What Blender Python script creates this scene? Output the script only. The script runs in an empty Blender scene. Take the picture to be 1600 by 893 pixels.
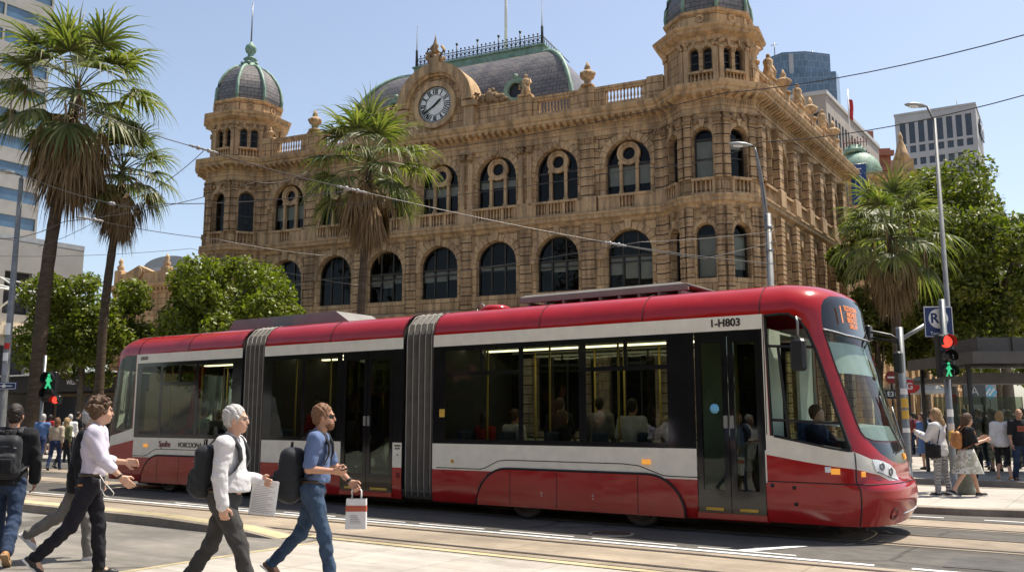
import bpy, math, random
import numpy as np
from mathutils import Matrix, Vector
from mathutils.geometry import delaunay_2d_cdt
random.seed(7); rng = np.random.default_rng(7)
PI = math.pi
SC = bpy.context.scene
COL = SC.collection
R = math.radians

def link(o, parent=None):
    COL.objects.link(o)
    if parent is not None: o.parent = parent
    return o
def tag(o, label, cat, group=None, kind=None):
    o['label'] = label; o['category'] = cat
    if group: o['group'] = group
    if kind: o['kind'] = kind
    return o
def thing(name, label, cat, loc=(0,0,0), rz=0, group=None):
    o = bpy.data.objects.new(name, None); o.empty_display_size = .2
    o.location = loc; o.rotation_euler = (0,0,rz); link(o)
    return tag(o, label, cat, group)
def mesh_obj(name, me, mat, parent=None, loc=None, rz=0):
    o = bpy.data.objects.new(name, me)
    for m in (mat if isinstance(mat,(list,tuple)) else [mat]): me.materials.append(m)
    if loc is not None: o.location = loc
    o.rotation_euler = (0,0,rz)
    return link(o, parent)
def np_mesh(name, V, F, smooth=True, uv=None):
    """V (n,3) array, F (m,k) array of equal polygons"""
    V = np.asarray(V, np.float32); F = np.asarray(F, np.int32)
    me = bpy.data.meshes.new(name); k = F.shape[1]; m = len(F)
    me.vertices.add(len(V)); me.vertices.foreach_set('co', V.ravel())
    me.loops.add(m*k); me.loops.foreach_set('vertex_index', F.ravel())
    me.polygons.add(m); me.polygons.foreach_set('loop_start', np.arange(0, m*k, k, dtype=np.int32))
    me.polygons.foreach_set('use_smooth', np.full(m, smooth))
    if uv is not None:
        u = me.uv_layers.new(name='UVMap'); u.data.foreach_set('uv', np.asarray(uv, np.float32)[F.ravel()].ravel())
    me.update(calc_edges=True); me.validate()
    return me
I4 = Matrix.Identity(4)
class MB:
    """collects polygons in a local panel frame (x along, y inward, z up), then moves them by self.M"""
    def __init__(s): s.v=[]; s.l=[]; s.f=[]; s.sm=[]; s.mi=[]; s.M=I4; s.mat=0
    def add(s, pts, faces, smooth=False):
        b=len(s.v)
        for p in pts:
            p=Vector(p); s.l.append(p); s.v.append(s.M@p)
        for f in faces:
            s.f.append([b+i for i in f]); s.sm.append(smooth); s.mi.append(s.mat)
        return s
    def poly(s, *pts): return s.add(pts, [range(len(pts))])
    def box(s,x0,x1,y0,y1,z0,z1):
        p=[(x,y,z) for z in (z0,z1) for y in (y0,y1) for x in (x0,x1)]
        return s.add(p,[(0,2,3,1),(4,5,7,6),(0,1,5,4),(2,6,7,3),(0,4,6,2),(1,3,7,5)])
    def bbox(s,x0,x1,y0,y1,z0,z1,b=.02):
        """box with chamfered edges (vertical + top)"""
        pl=[(x0+b,y0),(x1-b,y0),(x1,y0+b),(x1,y1-b),(x1-b,y1),(x0+b,y1),(x0,y1-b),(x0,y0+b)]
        cx,cy=(x0+x1)/2,(y0+y1)/2
        def ins(p,k): return (p[0]-math.copysign(k,p[0]-cx),p[1]-math.copysign(k,p[1]-cy))
        rings=[[(*ins(p,b*.7),z0) for p in pl],[(*p,z0+b) for p in pl],[(*p,z1-b) for p in pl],[(*ins(p,b*.7),z1) for p in pl]]
        return s.loft(rings,True,True)
    def loft(s, rings, cap0=False, cap1=False, closed=True, smooth=False):
        n=len(rings[0]); pts=[p for r in rings for p in r]; F=[]
        for i in range(len(rings)-1):
            for j in range(n if closed else n-1):
                k=(j+1)%n; F.append((i*n+j,i*n+k,(i+1)*n+k,(i+1)*n+j))
        b=len(s.v); s.add(pts,F,smooth)
        if cap0: s.f.append([b+i for i in reversed(range(n))]); s.sm.append(False); s.mi.append(s.mat)
        if cap1: s.f.append([b+(len(rings)-1)*n+i for i in range(n)]); s.sm.append(False); s.mi.append(s.mat)
        return s
    def lathe(s, prof, c=(0,0,0), n=8, smooth=True, ph=0):
        rings=[[(c[0]+r*math.cos(ph+2*PI*k/n),c[1]+r*math.sin(ph+2*PI*k/n),c[2]+z) for k in range(n)] for r,z in prof]
        return s.loft(rings,True,True,True,smooth)
    def tube(s, path, r, n=6, smooth=True, cap=True):
        P=[Vector(p) for p in path]; rs=r if isinstance(r,(list,tuple)) else [r]*len(P); rings=[]
        up=Vector((0,0,1))
        for i,p in enumerate(P):
            d=(P[min(i+1,len(P)-1)]-P[max(i-1,0)])
            d=d.normalized() if d.length>1e-9 else Vector((0,0,1))
            a=d.cross(up) if abs(d.dot(up))<.95 else d.cross(Vector((1,0,0)))
            a.normalize(); b=d.cross(a)
            rings.append([p+rs[i]*(a*math.cos(2*PI*k/n)+b*math.sin(2*PI*k/n)) for k in range(n)])
        return s.loft(rings,cap,cap,True,smooth)
    def prism(s, pl, y0, y1):
        """2-D outline in x,z extruded along y"""
        n=len(pl); p=[(x,y0,z) for x,z in pl]+[(x,y1,z) for x,z in pl]
        F=[tuple(range(n)),tuple(range(2*n-1,n-1,-1))]+[(i,i+n,(i+1)%n+n,(i+1)%n) for i in range(n)]
        return s.add(p,F)
    def sphere(s, c, r, n=10, m=6, sc=(1,1,1)):
        rings=[]
        for i in range(m+1):
            t=PI*i/m; q=max(math.sin(t),.02)
            rings.append([(c[0]+r*sc[0]*q*math.cos(2*PI*k/n),c[1]+r*sc[1]*q*math.sin(2*PI*k/n),c[2]-r*sc[2]*math.cos(t)) for k in range(n)])
        return s.loft(rings,True,True,True,True)
    def sweep(s, path, prof, closed=False):
        """path: plan points; prof: (out, z) closed outline swept along it with mitres; out is to the right of travel"""
        P=[Vector(p) for p in path]; n=len(P); rings=[]
        for i in range(n):
            if closed: a,b=P[i-1],P[(i+1)%n]
            else: a,b=P[max(i-1,0)],P[min(i+1,n-1)]
            d1=(P[i]-a) if (P[i]-a).length>1e-6 else (b-P[i]); d2=(b-P[i]) if (b-P[i]).length>1e-6 else d1
            d1=d1.normalized(); d2=d2.normalized()
            n1=Vector((d1.y,-d1.x)); n2=Vector((d2.y,-d2.x)); m=n1+n2; m=m/max(m.dot(n1),.25)
            rings.append([(P[i].x+m.x*o,P[i].y+m.y*o,z) for o,z in prof])
        if closed: rings.append(rings[0])
        return s.loft(rings,not closed,not closed,True,False)
    def build(s, name, mat, parent=None, loc=None, rz=0, uv=True):
        me=bpy.data.meshes.new(name)
        me.from_pydata([tuple(v) for v in s.v],[],s.f)
        me.polygons.foreach_set('use_smooth', s.sm)
        if any(s.mi): me.polygons.foreach_set('material_index', s.mi)
        if uv:
            L=me.uv_layers.new(name='UVMap'); uvs=[]
            for f in s.f:
                p=[s.l[i] for i in f]; nx=ny=nz=0.
                for i in range(len(p)):
                    a=p[i]; b=p[(i+1)%len(p)]
                    nx+=(a.y-b.y)*(a.z+b.z); ny+=(a.z-b.z)*(a.x+b.x); nz+=(a.x-b.x)*(a.y+b.y)
                nx,ny,nz=abs(nx),abs(ny),abs(nz)
                if nz>=nx and nz>=ny: uvs+=[(q.x,q.y) for q in p]
                elif nx>ny: uvs+=[(q.y,q.z) for q in p]
                else: uvs+=[(q.x,q.z) for q in p]
            flat=[c for u in uvs for c in u]
            if len(flat)==2*len(me.loops): L.data.foreach_set('uv',flat)
        me.update()
        return mesh_obj(name,me,mat,parent,loc,rz)
def frame(p, ang):
    return Matrix.Translation(Vector((p[0],p[1],p[2] if len(p)>2 else 0)))@Matrix.Rotation(ang,4,'Z')
def lettering(body, size, mat, parent, M, align='CENTER', name='lettering', ext=.004, sx=1.0, bold=0):
    c=bpy.data.curves.new(name,'FONT'); c.body=body; c.size=size; c.align_x=align; c.align_y='CENTER'; c.extrude=ext; c.offset=bold
    o=bpy.data.objects.new(name,c); c.materials.append(mat); link(o,parent)
    o.matrix_local=M@Matrix.Diagonal((sx,1,1,1)); return o
STAND=Matrix.Rotation(PI/2,4,'X')   # text plane upright, reading along +x, facing -y
def tri_regions(x0,x1,z0,z1,polys,sp):
    """constrained triangulation of a rectangle with outlined regions -> verts, {name: tris}"""
    def dens(pl):
        out=[]
        for i in range(len(pl)):
            a=Vector(pl[i]); b=Vector(pl[(i+1)%len(pl)]); k=max(1,int((b-a).length/sp))
            out+=[tuple(a.lerp(b,j/k)) for j in range(k)]
        return out
    outer=dens([(x0,z0),(x1,z0),(x1,z1),(x0,z1)])
    loops=[outer]+[dens([(min(max(x,x0),x1),min(max(z,z0),z1)) for x,z in pl]) for _,pl in polys]
    pts=[];edges=[];E=[]
    for lp in loops:
        b=len(pts); pts+=lp; n=len(lp); edges+=[(b+i,b+(i+1)%n) for i in range(n)]
    A=np.array(pts); B=A[[e[0] for e in edges]]; Cc=A[[e[1] for e in edges]]
    nx=max(2,int((x1-x0)/sp)); nz=max(2,int((z1-z0)/sp))
    gx,gz=np.meshgrid(np.linspace(x0,x1,nx+1)[1:-1],np.linspace(z0,z1,nz+1)[1:-1]); G=np.stack([gx.ravel(),gz.ravel()],1)
    keep=np.ones(len(G),bool)
    for b,c in zip(B,Cc):
        d=c-b; t=np.clip(((G-b)@d)/max(d@d,1e-12),0,1); keep&=np.linalg.norm(G-b-t[:,None]*d,axis=1)>sp*.45
    pts+= [tuple(g) for g in G[keep]]
    vs,_,fs,_,_,_=delaunay_2d_cdt([Vector(p) for p in pts],edges,[],0,1e-5)
    vs=np.array([(v.x,v.y) for v in vs]); fs=np.array([f for f in fs if len(f)==3])
    cen=vs[fs].mean(1); lab=np.array(['base']*len(fs),dtype=object)
    for name,pl in polys:
        q=np.array(pl); ins=np.zeros(len(cen),bool); j=len(q)-1
        for i in range(len(q)):
            c=((q[i,1]>cen[:,1])!=(q[j,1]>cen[:,1]))
            with np.errstate(divide='ignore',invalid='ignore'):
                xx=(q[j,0]-q[i,0])*(cen[:,1]-q[i,1])/(q[j,1]-q[i,1])+q[i,0]
            ins^=c&(cen[:,0]<xx); j=i
        lab[ins]=name
    return vs,fs,lab
def region_mesh(name,vs,fs,S,mat,parent,off=0.,flip=False):
    """maps triangles fs of the flat domain through surface S(u,v), with exact normals"""
    used=np.unique(fs); idx={u:i for i,u in enumerate(used)}
    P=[];N=[];e=1e-3
    for u in used:
        a,b=vs[u]; p=np.array(S(a,b)); du=np.array(S(a+e,b))-np.array(S(a-e,b)); dv=np.array(S(a,b+e))-np.array(S(a,b-e))
        n=np.cross(du,dv); L=np.linalg.norm(n); n=n/L if L>1e-12 else np.array([0,0,1.])
        if flip: n=-n
        P.append(p+n*off); N.append(n)
    F=np.array([[idx[i] for i in f] for f in fs])
    P=np.array(P); N=np.array(N)
    fn=np.cross(P[F[:,1]]-P[F[:,0]],P[F[:,2]]-P[F[:,0]]); bad=(fn*N[F[:,0]]).sum(1)<0
    F[bad]=F[bad][:,::-1]
    me=np_mesh(name,P,F,True,uv=vs[used])
    if len(me.vertices)==len(N): me.normals_split_custom_set_from_vertices([tuple(n) for n in N])
    return mesh_obj(name,me,mat,parent)
# ---------------------------------------------------------------- materials (all procedural)
class NT:
    def __init__(s,name):
        s.m=bpy.data.materials.new(name); s.m.use_nodes=True; s.t=s.m.node_tree; s.t.nodes.clear()
        s.out=s.n('ShaderNodeOutputMaterial')
    def n(s,t,**kw):
        x=s.t.nodes.new(t)
        for k,v in kw.items():
            if k in x.inputs: x.inputs[k].default_value=v
            else: setattr(x,k,v)
        return x
    def l(s,a,ao,b,bi): s.t.links.new(a.outputs[ao],b.inputs[bi])
    def co(s,what='Object',scale=(1,1,1)):
        c=s.n('ShaderNodeTexCoord'); m=s.n('ShaderNodeMapping'); m.inputs['Scale'].default_value=scale
        s.l(c,what,m,'Vector'); return m
    def noise(s,co,scale,detail=4,rough=.55,dist=0):
        x=s.n('ShaderNodeTexNoise',Scale=scale,Detail=detail,Roughness=rough,Distortion=dist); s.l(co,0,x,'Vector'); return x
    def ramp(s,src,o,stops):
        x=s.n('ShaderNodeValToRGB'); e=x.color_ramp.elements
        while len(e)<len(stops): e.new(.5)
        for i,(p,c) in enumerate(stops): e[i].position=p; e[i].color=(*c,1) if len(c)==3 else c
        s.l(src,o,x,'Fac'); return x
    def mix(s,a,ao,b,bo,fac=None,fo=0,f=.5,mode='MIX'):
        x=s.n('ShaderNodeMix',data_type='RGBA',blend_type=mode); x.inputs[0].default_value=f
        for src,so,i in ((a,ao,6),(b,bo,7)):
            if isinstance(src,tuple): x.inputs[i].default_value=(*src,1)
            else: s.t.links.new(src.outputs[so],x.inputs[i])
        if fac is not None: s.t.links.new(fac.outputs[fo],x.inputs[0])
        return x
    def bump(s,h,ho,strength=.3,dist=.02,prev=None):
        x=s.n('ShaderNodeBump',Strength=strength,Distance=dist); s.l(h,ho,x,'Height')
        if prev is not None: s.l(prev,0,x,'Normal')
        return x
    def bsdf(s,col=None,co=None,rough=.7,metal=0,bump=None,spec=.5,**kw):
        b=s.n('ShaderNodeBsdfPrincipled',Roughness=rough,Metallic=metal); b.inputs['Specular IOR Level'].default_value=spec
        for k,v in kw.items(): b.inputs[k].default_value=v
        if isinstance(col,tuple): b.inputs['Base Color'].default_value=(*col,1)
        elif col is not None: s.t.links.new(col.outputs[co],b.inputs['Base Color'])
        if bump is not None: s.l(bump,0,b,'Normal')
        s.l(b,0,s.out,'Surface'); return b
def mat_plain(name,col,rough=.6,metal=0,var=.12,scale=3,bump=.0,spec=.4,coat=0,bscale=None,what='Object'):
    t=NT(name); c=t.co(what); n=t.noise(c,scale,5)
    d=tuple(x*(1-var) for x in col); u=tuple(min(1,x*(1+var)) for x in col)
    r=t.ramp(n,'Fac',[(.3,d),(.7,u)]); bp=None
    if bump: bp=t.bump(t.noise(c,bscale or scale*8,4),'Fac',bump,.01)
    b=t.bsdf(r,'Color',rough,metal,bp,spec); b.inputs['Coat Weight'].default_value=coat; b.inputs['Coat Roughness'].default_value=.05
    return t.m
def mat_stone(name,c1,c2,mortar,bw=1.1,rh=.42,msize=.018,stain=.6,bump=.7,joints=True):
    t=NT(name); uv=t.co('UV'); ob=t.co('Object')
    big=t.noise(ob,.35,5,.6); fine=t.noise(ob,9,6,.65)
    if joints:
        br=t.n('ShaderNodeTexBrick',Scale=1.0); br.inputs['Brick Width'].default_value=bw; br.inputs['Row Height'].default_value=rh
        br.inputs['Mortar Size'].default_value=msize; br.inputs['Mortar Smooth'].default_value=.3; br.inputs['Bias'].default_value=0
        br.inputs['Color1'].default_value=(*c1,1); br.inputs['Color2'].default_value=(*c2,1); br.inputs['Mortar'].default_value=(*mortar,1)
        t.l(uv,0,br,'Vector'); base=(br,'Color')
    else:
        base=(t.ramp(t.noise(ob,1.4,4),'Fac',[(.3,c1),(.7,c2)]),'Color')
    f=t.ramp(fine,'Fac',[(.25,(.72,.70,.68)),(.75,(1.12,1.1,1.08))])
    m1=t.mix(base[0],base[1],f,'Color',f=.75,mode='MULTIPLY')
    # vertical weather streaks
    st=t.co('Object',(2.2,2.2,.22)); sn=t.noise(st,1.6,5,.6); sr=t.ramp(sn,'Fac',[(.44,(0,0,0)),(.62,(1,1,1))])
    m2=t.mix(m1,2,(mortar[0]*.8,mortar[1]*.8,mortar[2]*.85),0,sr,'Color'); m2.inputs[0].default_value=0
    mm=t.n('ShaderNodeMath',operation='MULTIPLY'); mm.inputs[1].default_value=stain; t.l(sr,'Color',mm,0); t.t.links.new(mm.outputs[0],m2.inputs[0])
    bg=t.ramp(big,'Fac',[(.3,(.78,.76,.74)),(.7,(1.1,1.1,1.08))])
    m3=t.mix(m2,2,bg,'Color',f=.8,mode='MULTIPLY')
    bp=t.bump(fine,'Fac',.35,.02)
    if joints: 
        inv=t.n('ShaderNodeMath',operation='SUBTRACT'); inv.inputs[0].default_value=1; t.l(br,'Fac',inv,1)
        bp=t.bump(inv,0,bump,.03,bp)
    t.bsdf(m3,2,.85,0,bp,.25); return t.m
def mat_glass(name,tint,refl=.10,rough=.02,bumpy=0,mult=.9):
    """architectural glass: tinted see-through mixed with a mirror by fresnel"""
    t=NT(name); tr=t.n('ShaderNodeBsdfTransparent'); tr.inputs['Color'].default_value=(*tint,1)
    gl=t.n('ShaderNodeBsdfGlossy',Roughness=rough); gl.inputs['Color'].default_value=(.9,.95,.95,1)
    lw=t.n('ShaderNodeFresnel',IOR=1.52); mx=t.n('ShaderNodeMixShader')
    ad=t.n('ShaderNodeMath',operation='MULTIPLY_ADD'); ad.inputs[1].default_value=mult; ad.inputs[2].default_value=refl; ad.use_clamp=True
    if bumpy:
        bp=t.bump(t.noise(t.co('Object'),.9,2),'Fac',bumpy,.05); t.l(bp,0,gl,'Normal'); t.l(bp,0,lw,'Normal')
    t.l(lw,0,ad,0); t.l(ad,0,mx,0); t.l(tr,0,mx,1); t.l(gl,0,mx,2); t.l(mx,0,t.out,'Surface'); return t.m
def mat_leaf(name,cols,rough=.45,trans=.35):
    t=NT(name); g=t.n('ShaderNodeNewGeometry'); r=t.ramp(g,'Random Per Island',[(i/(len(cols)-1),c) for i,c in enumerate(cols)])
    b=t.n('ShaderNodeBsdfPrincipled',Roughness=rough); b.inputs['Specular IOR Level'].default_value=.4
    t.l(r,'Color',b,'Base Color'); tl=t.n('ShaderNodeBsdfTranslucent')
    y=t.mix(r,'Color',(1.0,1.25,.35),0,f=1.,mode='MULTIPLY'); t.l(y,2,tl,'Color')
    mx=t.n('ShaderNodeMixShader',Fac=trans); t.l(b,0,mx,1); t.l(tl,0,mx,2); t.l(mx,0,t.out,'Surface'); return t.m
def mat_emit(name,col,s): 
    t=NT(name); b=t.bsdf(tuple(x*.6 for x in col),rough=.4); b.inputs['Emission Color'].default_value=(*col,1); b.inputs['Emission Strength'].default_value=s; return t.m
def mat_check(name,c1,c2,scale):
    t=NT(name); c=t.co('Object'); k=t.n('ShaderNodeTexChecker',Scale=scale); k.inputs['Color1'].default_value=(*c1,1); k.inputs['Color2'].default_value=(*c2,1)
    t.l(c,0,k,'Vector'); t.bsdf(k,'Color',.85,0,None,.2); return t.m
def mat_spots(name,base,spot,scale,size=.25,more=None):
    t=NT(name); c=t.co('Object'); v=t.n('ShaderNodeTexVoronoi',Scale=scale); t.l(c,0,v,'Vector')
    r=t.ramp(v,'Distance',[(size*.8,spot),(size,base)])
    if more:
        n=t.noise(c,scale*.6,3); r2=t.ramp(n,'Fac',[(.48,(0,0,0)),(.56,(1,1,1))]); r=t.mix(r,'Color',more,0,r2,'Color'); t.bsdf(r,2,.85,0,None,.2)
    else: t.bsdf(r,'Color',.8,0,None,.2)
    return t.m
def mat_paint(name,col,wave=.12,rough=.16,dirt=.25):
    """glossy coach paint on slightly uneven panels, road dust low down"""
    t=NT(name); c=t.co('Object'); w=t.noise(t.co('Object',(1,1,2.2)),1.1,2,.4); bp=t.bump(w,'Fac',wave,.12)
    n=t.noise(c,5,5); d=tuple(x*.86 for x in col); r=t.ramp(n,'Fac',[(.3,d),(.7,col)])
    se=t.n('ShaderNodeSeparateXYZ'); t.l(c,0,se,0); mr=t.n('ShaderNodeMapRange'); t.l(se,'Z',mr,'Value')
    mr.inputs['From Min'].default_value=.9; mr.inputs['From Max'].default_value=.2; mr.inputs['To Max'].default_value=dirt
    n2=t.noise(c,2.5,6,.7); mu=t.n('ShaderNodeMath',operation='MULTIPLY'); t.l(mr,0,mu,0); t.l(n2,'Fac',mu,1)
    m=t.mix(r,'Color',(.16,.12,.09),0,mu,0)
    b=t.bsdf(m,2,rough,0,bp,.4); b.inputs['Coat Weight'].default_value=.25; b.inputs['Coat Roughness'].default_value=.04
    return t.m
def mat_ground(name,c1,c2,scale=6,crack=.0,bump=.25,rough=.85,stains=.35,joint=None,grain=180):
    t=NT(name); c=t.co('Object'); n=t.noise(c,scale,6,.65); g=t.noise(c,grain,3,.7); big=t.noise(c,.28,5,.6)
    r=t.ramp(n,'Fac',[(.3,c1),(.7,c2)]); gr=t.ramp(g,'Fac',[(.3,(.7,.7,.7)),(.7,(1.25,1.25,1.25))])
    m=t.mix(r,'Color',gr,'Color',f=.7,mode='MULTIPLY'); br=t.ramp(big,'Fac',[(.38,(1-stains,)*3),(.60,(1.08,)*3)])
    m=t.mix(m,2,br,'Color',f=.9,mode='MULTIPLY')
    # wear streaks along the street (object x)
    sk=t.noise(t.co('Object',(.12,2.6,1)),1.5,4,.6); sr=t.ramp(sk,'Fac',[(.4,(.80,.80,.81)),(.62,(1.06,1.05,1.04))]); m=t.mix(m,2,sr,'Color',f=.8,mode='MULTIPLY')
    sp=t.noise(c,1.7,7,.75); s2=t.ramp(sp,'Fac',[(.50,(1.03,1.03,1.03)),(.66,(.80,.79,.77)),(.74,(.62,.60,.58))]); m=t.mix(m,2,s2,'Color',f=.75,mode='MULTIPLY')
    if crack:
        v=t.n('ShaderNodeTexVoronoi',Scale=crack,feature='DISTANCE_TO_EDGE'); dn=t.noise(c,1.2,4); ad=t.mix(c,0,dn,'Color',f=.18); t.l(ad,2,v,'Vector')
        cr=t.ramp(v,'Distance',[(.004,(.25,.24,.23)),(.012,(1,1,1))]); m=t.mix(m,2,cr,'Color',f=.55,mode='MULTIPLY')
    if joint:
        br2=t.n('ShaderNodeTexBrick',Scale=1.,offset=0.); br2.inputs['Brick Width'].default_value=joint[0]; br2.inputs['Row Height'].default_value=joint[1]
        br2.inputs['Mortar Size'].default_value=.008; br2.inputs['Color1'].default_value=(1,1,1,1); br2.inputs['Color2'].default_value=(.93,.92,.9,1); br2.inputs['Mortar'].default_value=(.6,.58,.55,1)
        t.l(c,0,br2,'Vector'); m=t.mix(m,2,br2,'Color',f=1,mode='MULTIPLY')
    bp=t.bump(g,'Fac',bump,.01)
    t.bsdf(m,2,rough,0,bp,.25); return t.m
def mat_cloth(name,col,var=.16,bump=.7,rough=.9):
    t=NT(name); c=t.co('Object'); n=t.noise(c,7,4); f=t.noise(c,160,2)
    r=t.ramp(n,'Fac',[(.3,tuple(x*(1-var) for x in col)),(.7,tuple(min(1,x*(1+var)) for x in col))])
    wn=t.noise(t.co('Object',(1,1,.45)),11,2,.45,1.6); bp=t.bump(n,'Fac',bump*.6,.03); bp=t.bump(wn,'Fac',bump*.9,.022,bp); bp=t.bump(f,'Fac',.15,.004,bp); b=t.bsdf(r,'Color',rough,0,bp,.2); b.inputs['Sheen Weight'].default_value=.04; return t.m
ST1,ST2,STM=(.65,.45,.255),(.46,.305,.165),(.19,.13,.08)
M_wall=mat_stone('sandstone ashlar',ST1,ST2,(.17,.11,.06))
M_rust=mat_stone('sandstone rusticated',(.58,.395,.225),(.44,.29,.16),(.08,.052,.032),bw=2.2,rh=.46,msize=.03,bump=1.)
M_trim=mat_stone('sandstone trim',(.64,.44,.255),(.48,.325,.18),STM,joints=False,stain=.6)
M_carve=mat_stone('sandstone carved',(.48,.33,.19),(.30,.20,.11),STM,joints=False,stain=.7)
M_slate=None
def mat_slate():
    t=NT('slate roof'); uv=t.co('UV'); br=t.n('ShaderNodeTexBrick',Scale=1.); br.inputs['Brick Width'].default_value=.42; br.inputs['Row Height'].default_value=.24
    br.inputs['Mortar Size'].default_value=.015; br.inputs['Color1'].default_value=(.115,.105,.105,1); br.inputs['Color2'].default_value=(.165,.15,.14,1); br.inputs['Mortar'].default_value=(.02,.02,.022,1)
    t.l(uv,0,br,'Vector'); n=t.noise(t.co('Object'),1.3,5); r=t.ramp(n,'Fac',[(.35,(.75,.75,.75)),(.7,(1.35,1.28,1.2))]); m=t.mix(br,'Color',r,'Color',f=.9,mode='MULTIPLY')
    bp=t.bump(br,'Fac',-.6,.02); t.bsdf(m,2,.42,0,bp,.5); return t.m
M_slate=mat_slate()
def mat_copper():
    t=NT('green copper'); c=t.co('Object'); n=t.noise(c,1.6,6,.65); r=t.ramp(n,'Fac',[(.25,(.09,.15,.11)),(.5,(.20,.31,.235)),(.8,(.33,.44,.35))])
    s=t.noise(t.co('Object',(4,4,.4)),2,4); r2=t.ramp(s,'Fac',[(.45,(1,1,1)),(.75,(.6,.58,.52))]); m=t.mix(r,'Color',r2,'Color',f=.8,mode='MULTIPLY'); t.bsdf(m,2,.6,0,t.bump(n,'Fac',.2,.02),.4); return t.m
M_copper=mat_copper()
M_iron=mat_plain('black iron',(.03,.035,.035),.5,0)
M_wframe=mat_plain('dark window joinery',(.035,.028,.022),.45)
M_pane=mat_glass('old window glass',(.66,.68,.64),-.02,.015,.35,.8)
M_blind=mat_plain('window blind',(.58,.56,.50),.8)
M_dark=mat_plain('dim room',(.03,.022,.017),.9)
M_white=mat_plain('white enamel',(.75,.74,.70),.4)
M_black=mat_plain('black paint',(.015,.015,.016),.4)
M_steel=mat_plain('galvanised steel',(.22,.225,.22),.42,.55,.15,6)
M_greypaint=mat_plain('grey pole paint',(.20,.20,.195),.5,0,.18,5)
M_wire=mat_plain('wire',(.06,.055,.05),.5,.3)
M_wirel=mat_plain('pale wire',(.085,.078,.07),.4,.4)
# ---------------------------------------------------------------- camera, light
cam=bpy.data.cameras.new('camera'); cam.sensor_width=36; cam.lens=31.5; cam.clip_end=3000; cam.clip_start=.1
HC=1.65; PITCH=R(8.3506)
co=bpy.data.objects.new('camera',cam); co.location=(0,0,HC); co.rotation_euler=(PI/2+PITCH,0,0); link(co); SC.camera=co
SUN_AZ=R(115); SUN_EL=R(67)          # azimuth from -y towards +x
sd=Vector((math.sin(SUN_AZ)*math.cos(SUN_EL),-math.cos(SUN_AZ)*math.cos(SUN_EL),math.sin(SUN_EL)))
sl=bpy.data.lights.new('sun','SUN'); sl.energy=4.7; sl.angle=R(.53); sl.color=(1,.93,.81)
so=bpy.data.objects.new('sun',sl); so.rotation_euler=(-sd).to_track_quat('-Z','Y').to_euler(); link(so)
W=bpy.data.worlds.new('World'); SC.world=W; W.use_nodes=True; wt=W.node_tree
sky=wt.nodes.new('ShaderNodeTexSky'); sky.sky_type='NISHITA'; sky.sun_disc=False; sky.sun_elevation=SUN_EL
sky.sun_rotation=math.atan2(sd.x,sd.y); sky.air_density=1.0; sky.dust_density=1.6; sky.ozone_density=1.0; sky.altitude=50
bg=wt.nodes['Background']; bg.inputs['Strength'].default_value=.135; hs=wt.nodes.new('ShaderNodeHueSaturation'); hs.inputs['Saturation'].default_value=.82; hs.inputs['Value'].default_value=.86; wt.links.new(sky.outputs[0],hs.inputs['Color']); wt.links.new(hs.outputs[0],bg.inputs[0])
SC.view_settings.view_transform='Standard'; SC.view_settings.look='None'; SC.view_settings.exposure=0.72; SC.view_settings.gamma=1
SC.render.engine='CYCLES'; cy=SC.cycles; cy.use_denoising=True; cy.max_bounces=8; cy.diffuse_bounces=4; cy.glossy_bounces=4; cy.transparent_max_bounces=16; cy.transmission_bounces=4
cy.sample_clamp_indirect=6; cy.caustics_reflective=False; cy.caustics_refractive=False
# ---------------------------------------------------------------- frames
def ray(px,py):
    x,y,z=px-800.,1400.,446.5-py; c,s=math.cos(PITCH),math.sin(PITCH)
    return Vector((x,y*c-z*s,y*s+z*c))
def at(px,py,Y): r=ray(px,py); return Vector((0,0,HC))+r*(Y/r.y)
def gp(px,py,z=0.): r=ray(px,py); return Vector((0,0,HC))+r*((z-HC)/r.z)
RZ=R(-34.099351); T0=Vector((4.54822,12.12354,0)); RF=frame(T0,RZ)      # street frame: x along the tram (nose +), y away from the camera
def rd(a,b,z=0.): return RF@Vector((a,b,z))
BZ=R(-24.67482); BP=Vector((-.80934,45.,0))                              # hall frame
# ---------------------------------------------------------------- ground
def sheet(name,pl,z,mat,h=None):
    mb=MB(); n=len(pl)
    if h is None: mb.poly(*[(x,y,z) for x,y in pl])
    else:
        mb.add([(x,y,z) for x,y in pl]+[(x,y,h) for x,y in pl],[tuple(range(n,2*n))]+[(i,(i+1)%n,(i+1)%n+n,i+n) for i in range(n)])
    o=mb.build(name,mat,None,T0,RZ); o['kind']='structure'; return o
def rect(a0,a1,b0,b1): return [(a0,b0),(a1,b0),(a1,b1),(a0,b1)]
M_asph=mat_ground('asphalt',(.085,.079,.07),(.125,.115,.102),5,.35,.3)
M_asph2=mat_ground('pale asphalt',(.18,.165,.145),(.245,.225,.195),4,.3,.3)
M_slab=mat_ground('track concrete',(.30,.245,.185),(.37,.305,.23),3,.0,.2,stains=.35,grain=140,joint=(3.6,40))
M_pave=mat_ground('pale paving',(.385,.352,.305),(.455,.42,.37),4,.0,.15,stains=.18,joint=(1.2,.9),grain=160)
M_kerb=mat_ground('kerb stone',(.27,.23,.18),(.36,.31,.25),5,0,.3)
M_yel=mat_ground('yellow paint',(.44,.36,.20),(.54,.46,.29),9,0,.2,stains=.4)
M_line=mat_ground('white road paint',(.66,.65,.62),(.76,.75,.72),12,0,.1,stains=.2)
M_rail=mat_plain('rail steel',(.16,.15,.14),.35,.8,.2,4)
M_groove=mat_plain('rail groove',(.035,.03,.027),.8)
g=MB(); g.poly((-900,-500,-.02),(900,-500,-.02),(900,1500,-.02),(-900,1500,-.02)); o=g.build('ground',M_asph2); o['kind']='structure'
sheet('road',rect(-160,90,-30,12),0.,M_asph)
sheet('crossing',rect(-60,-6.05,-30,-3.62),.004,M_asph2)
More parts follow.
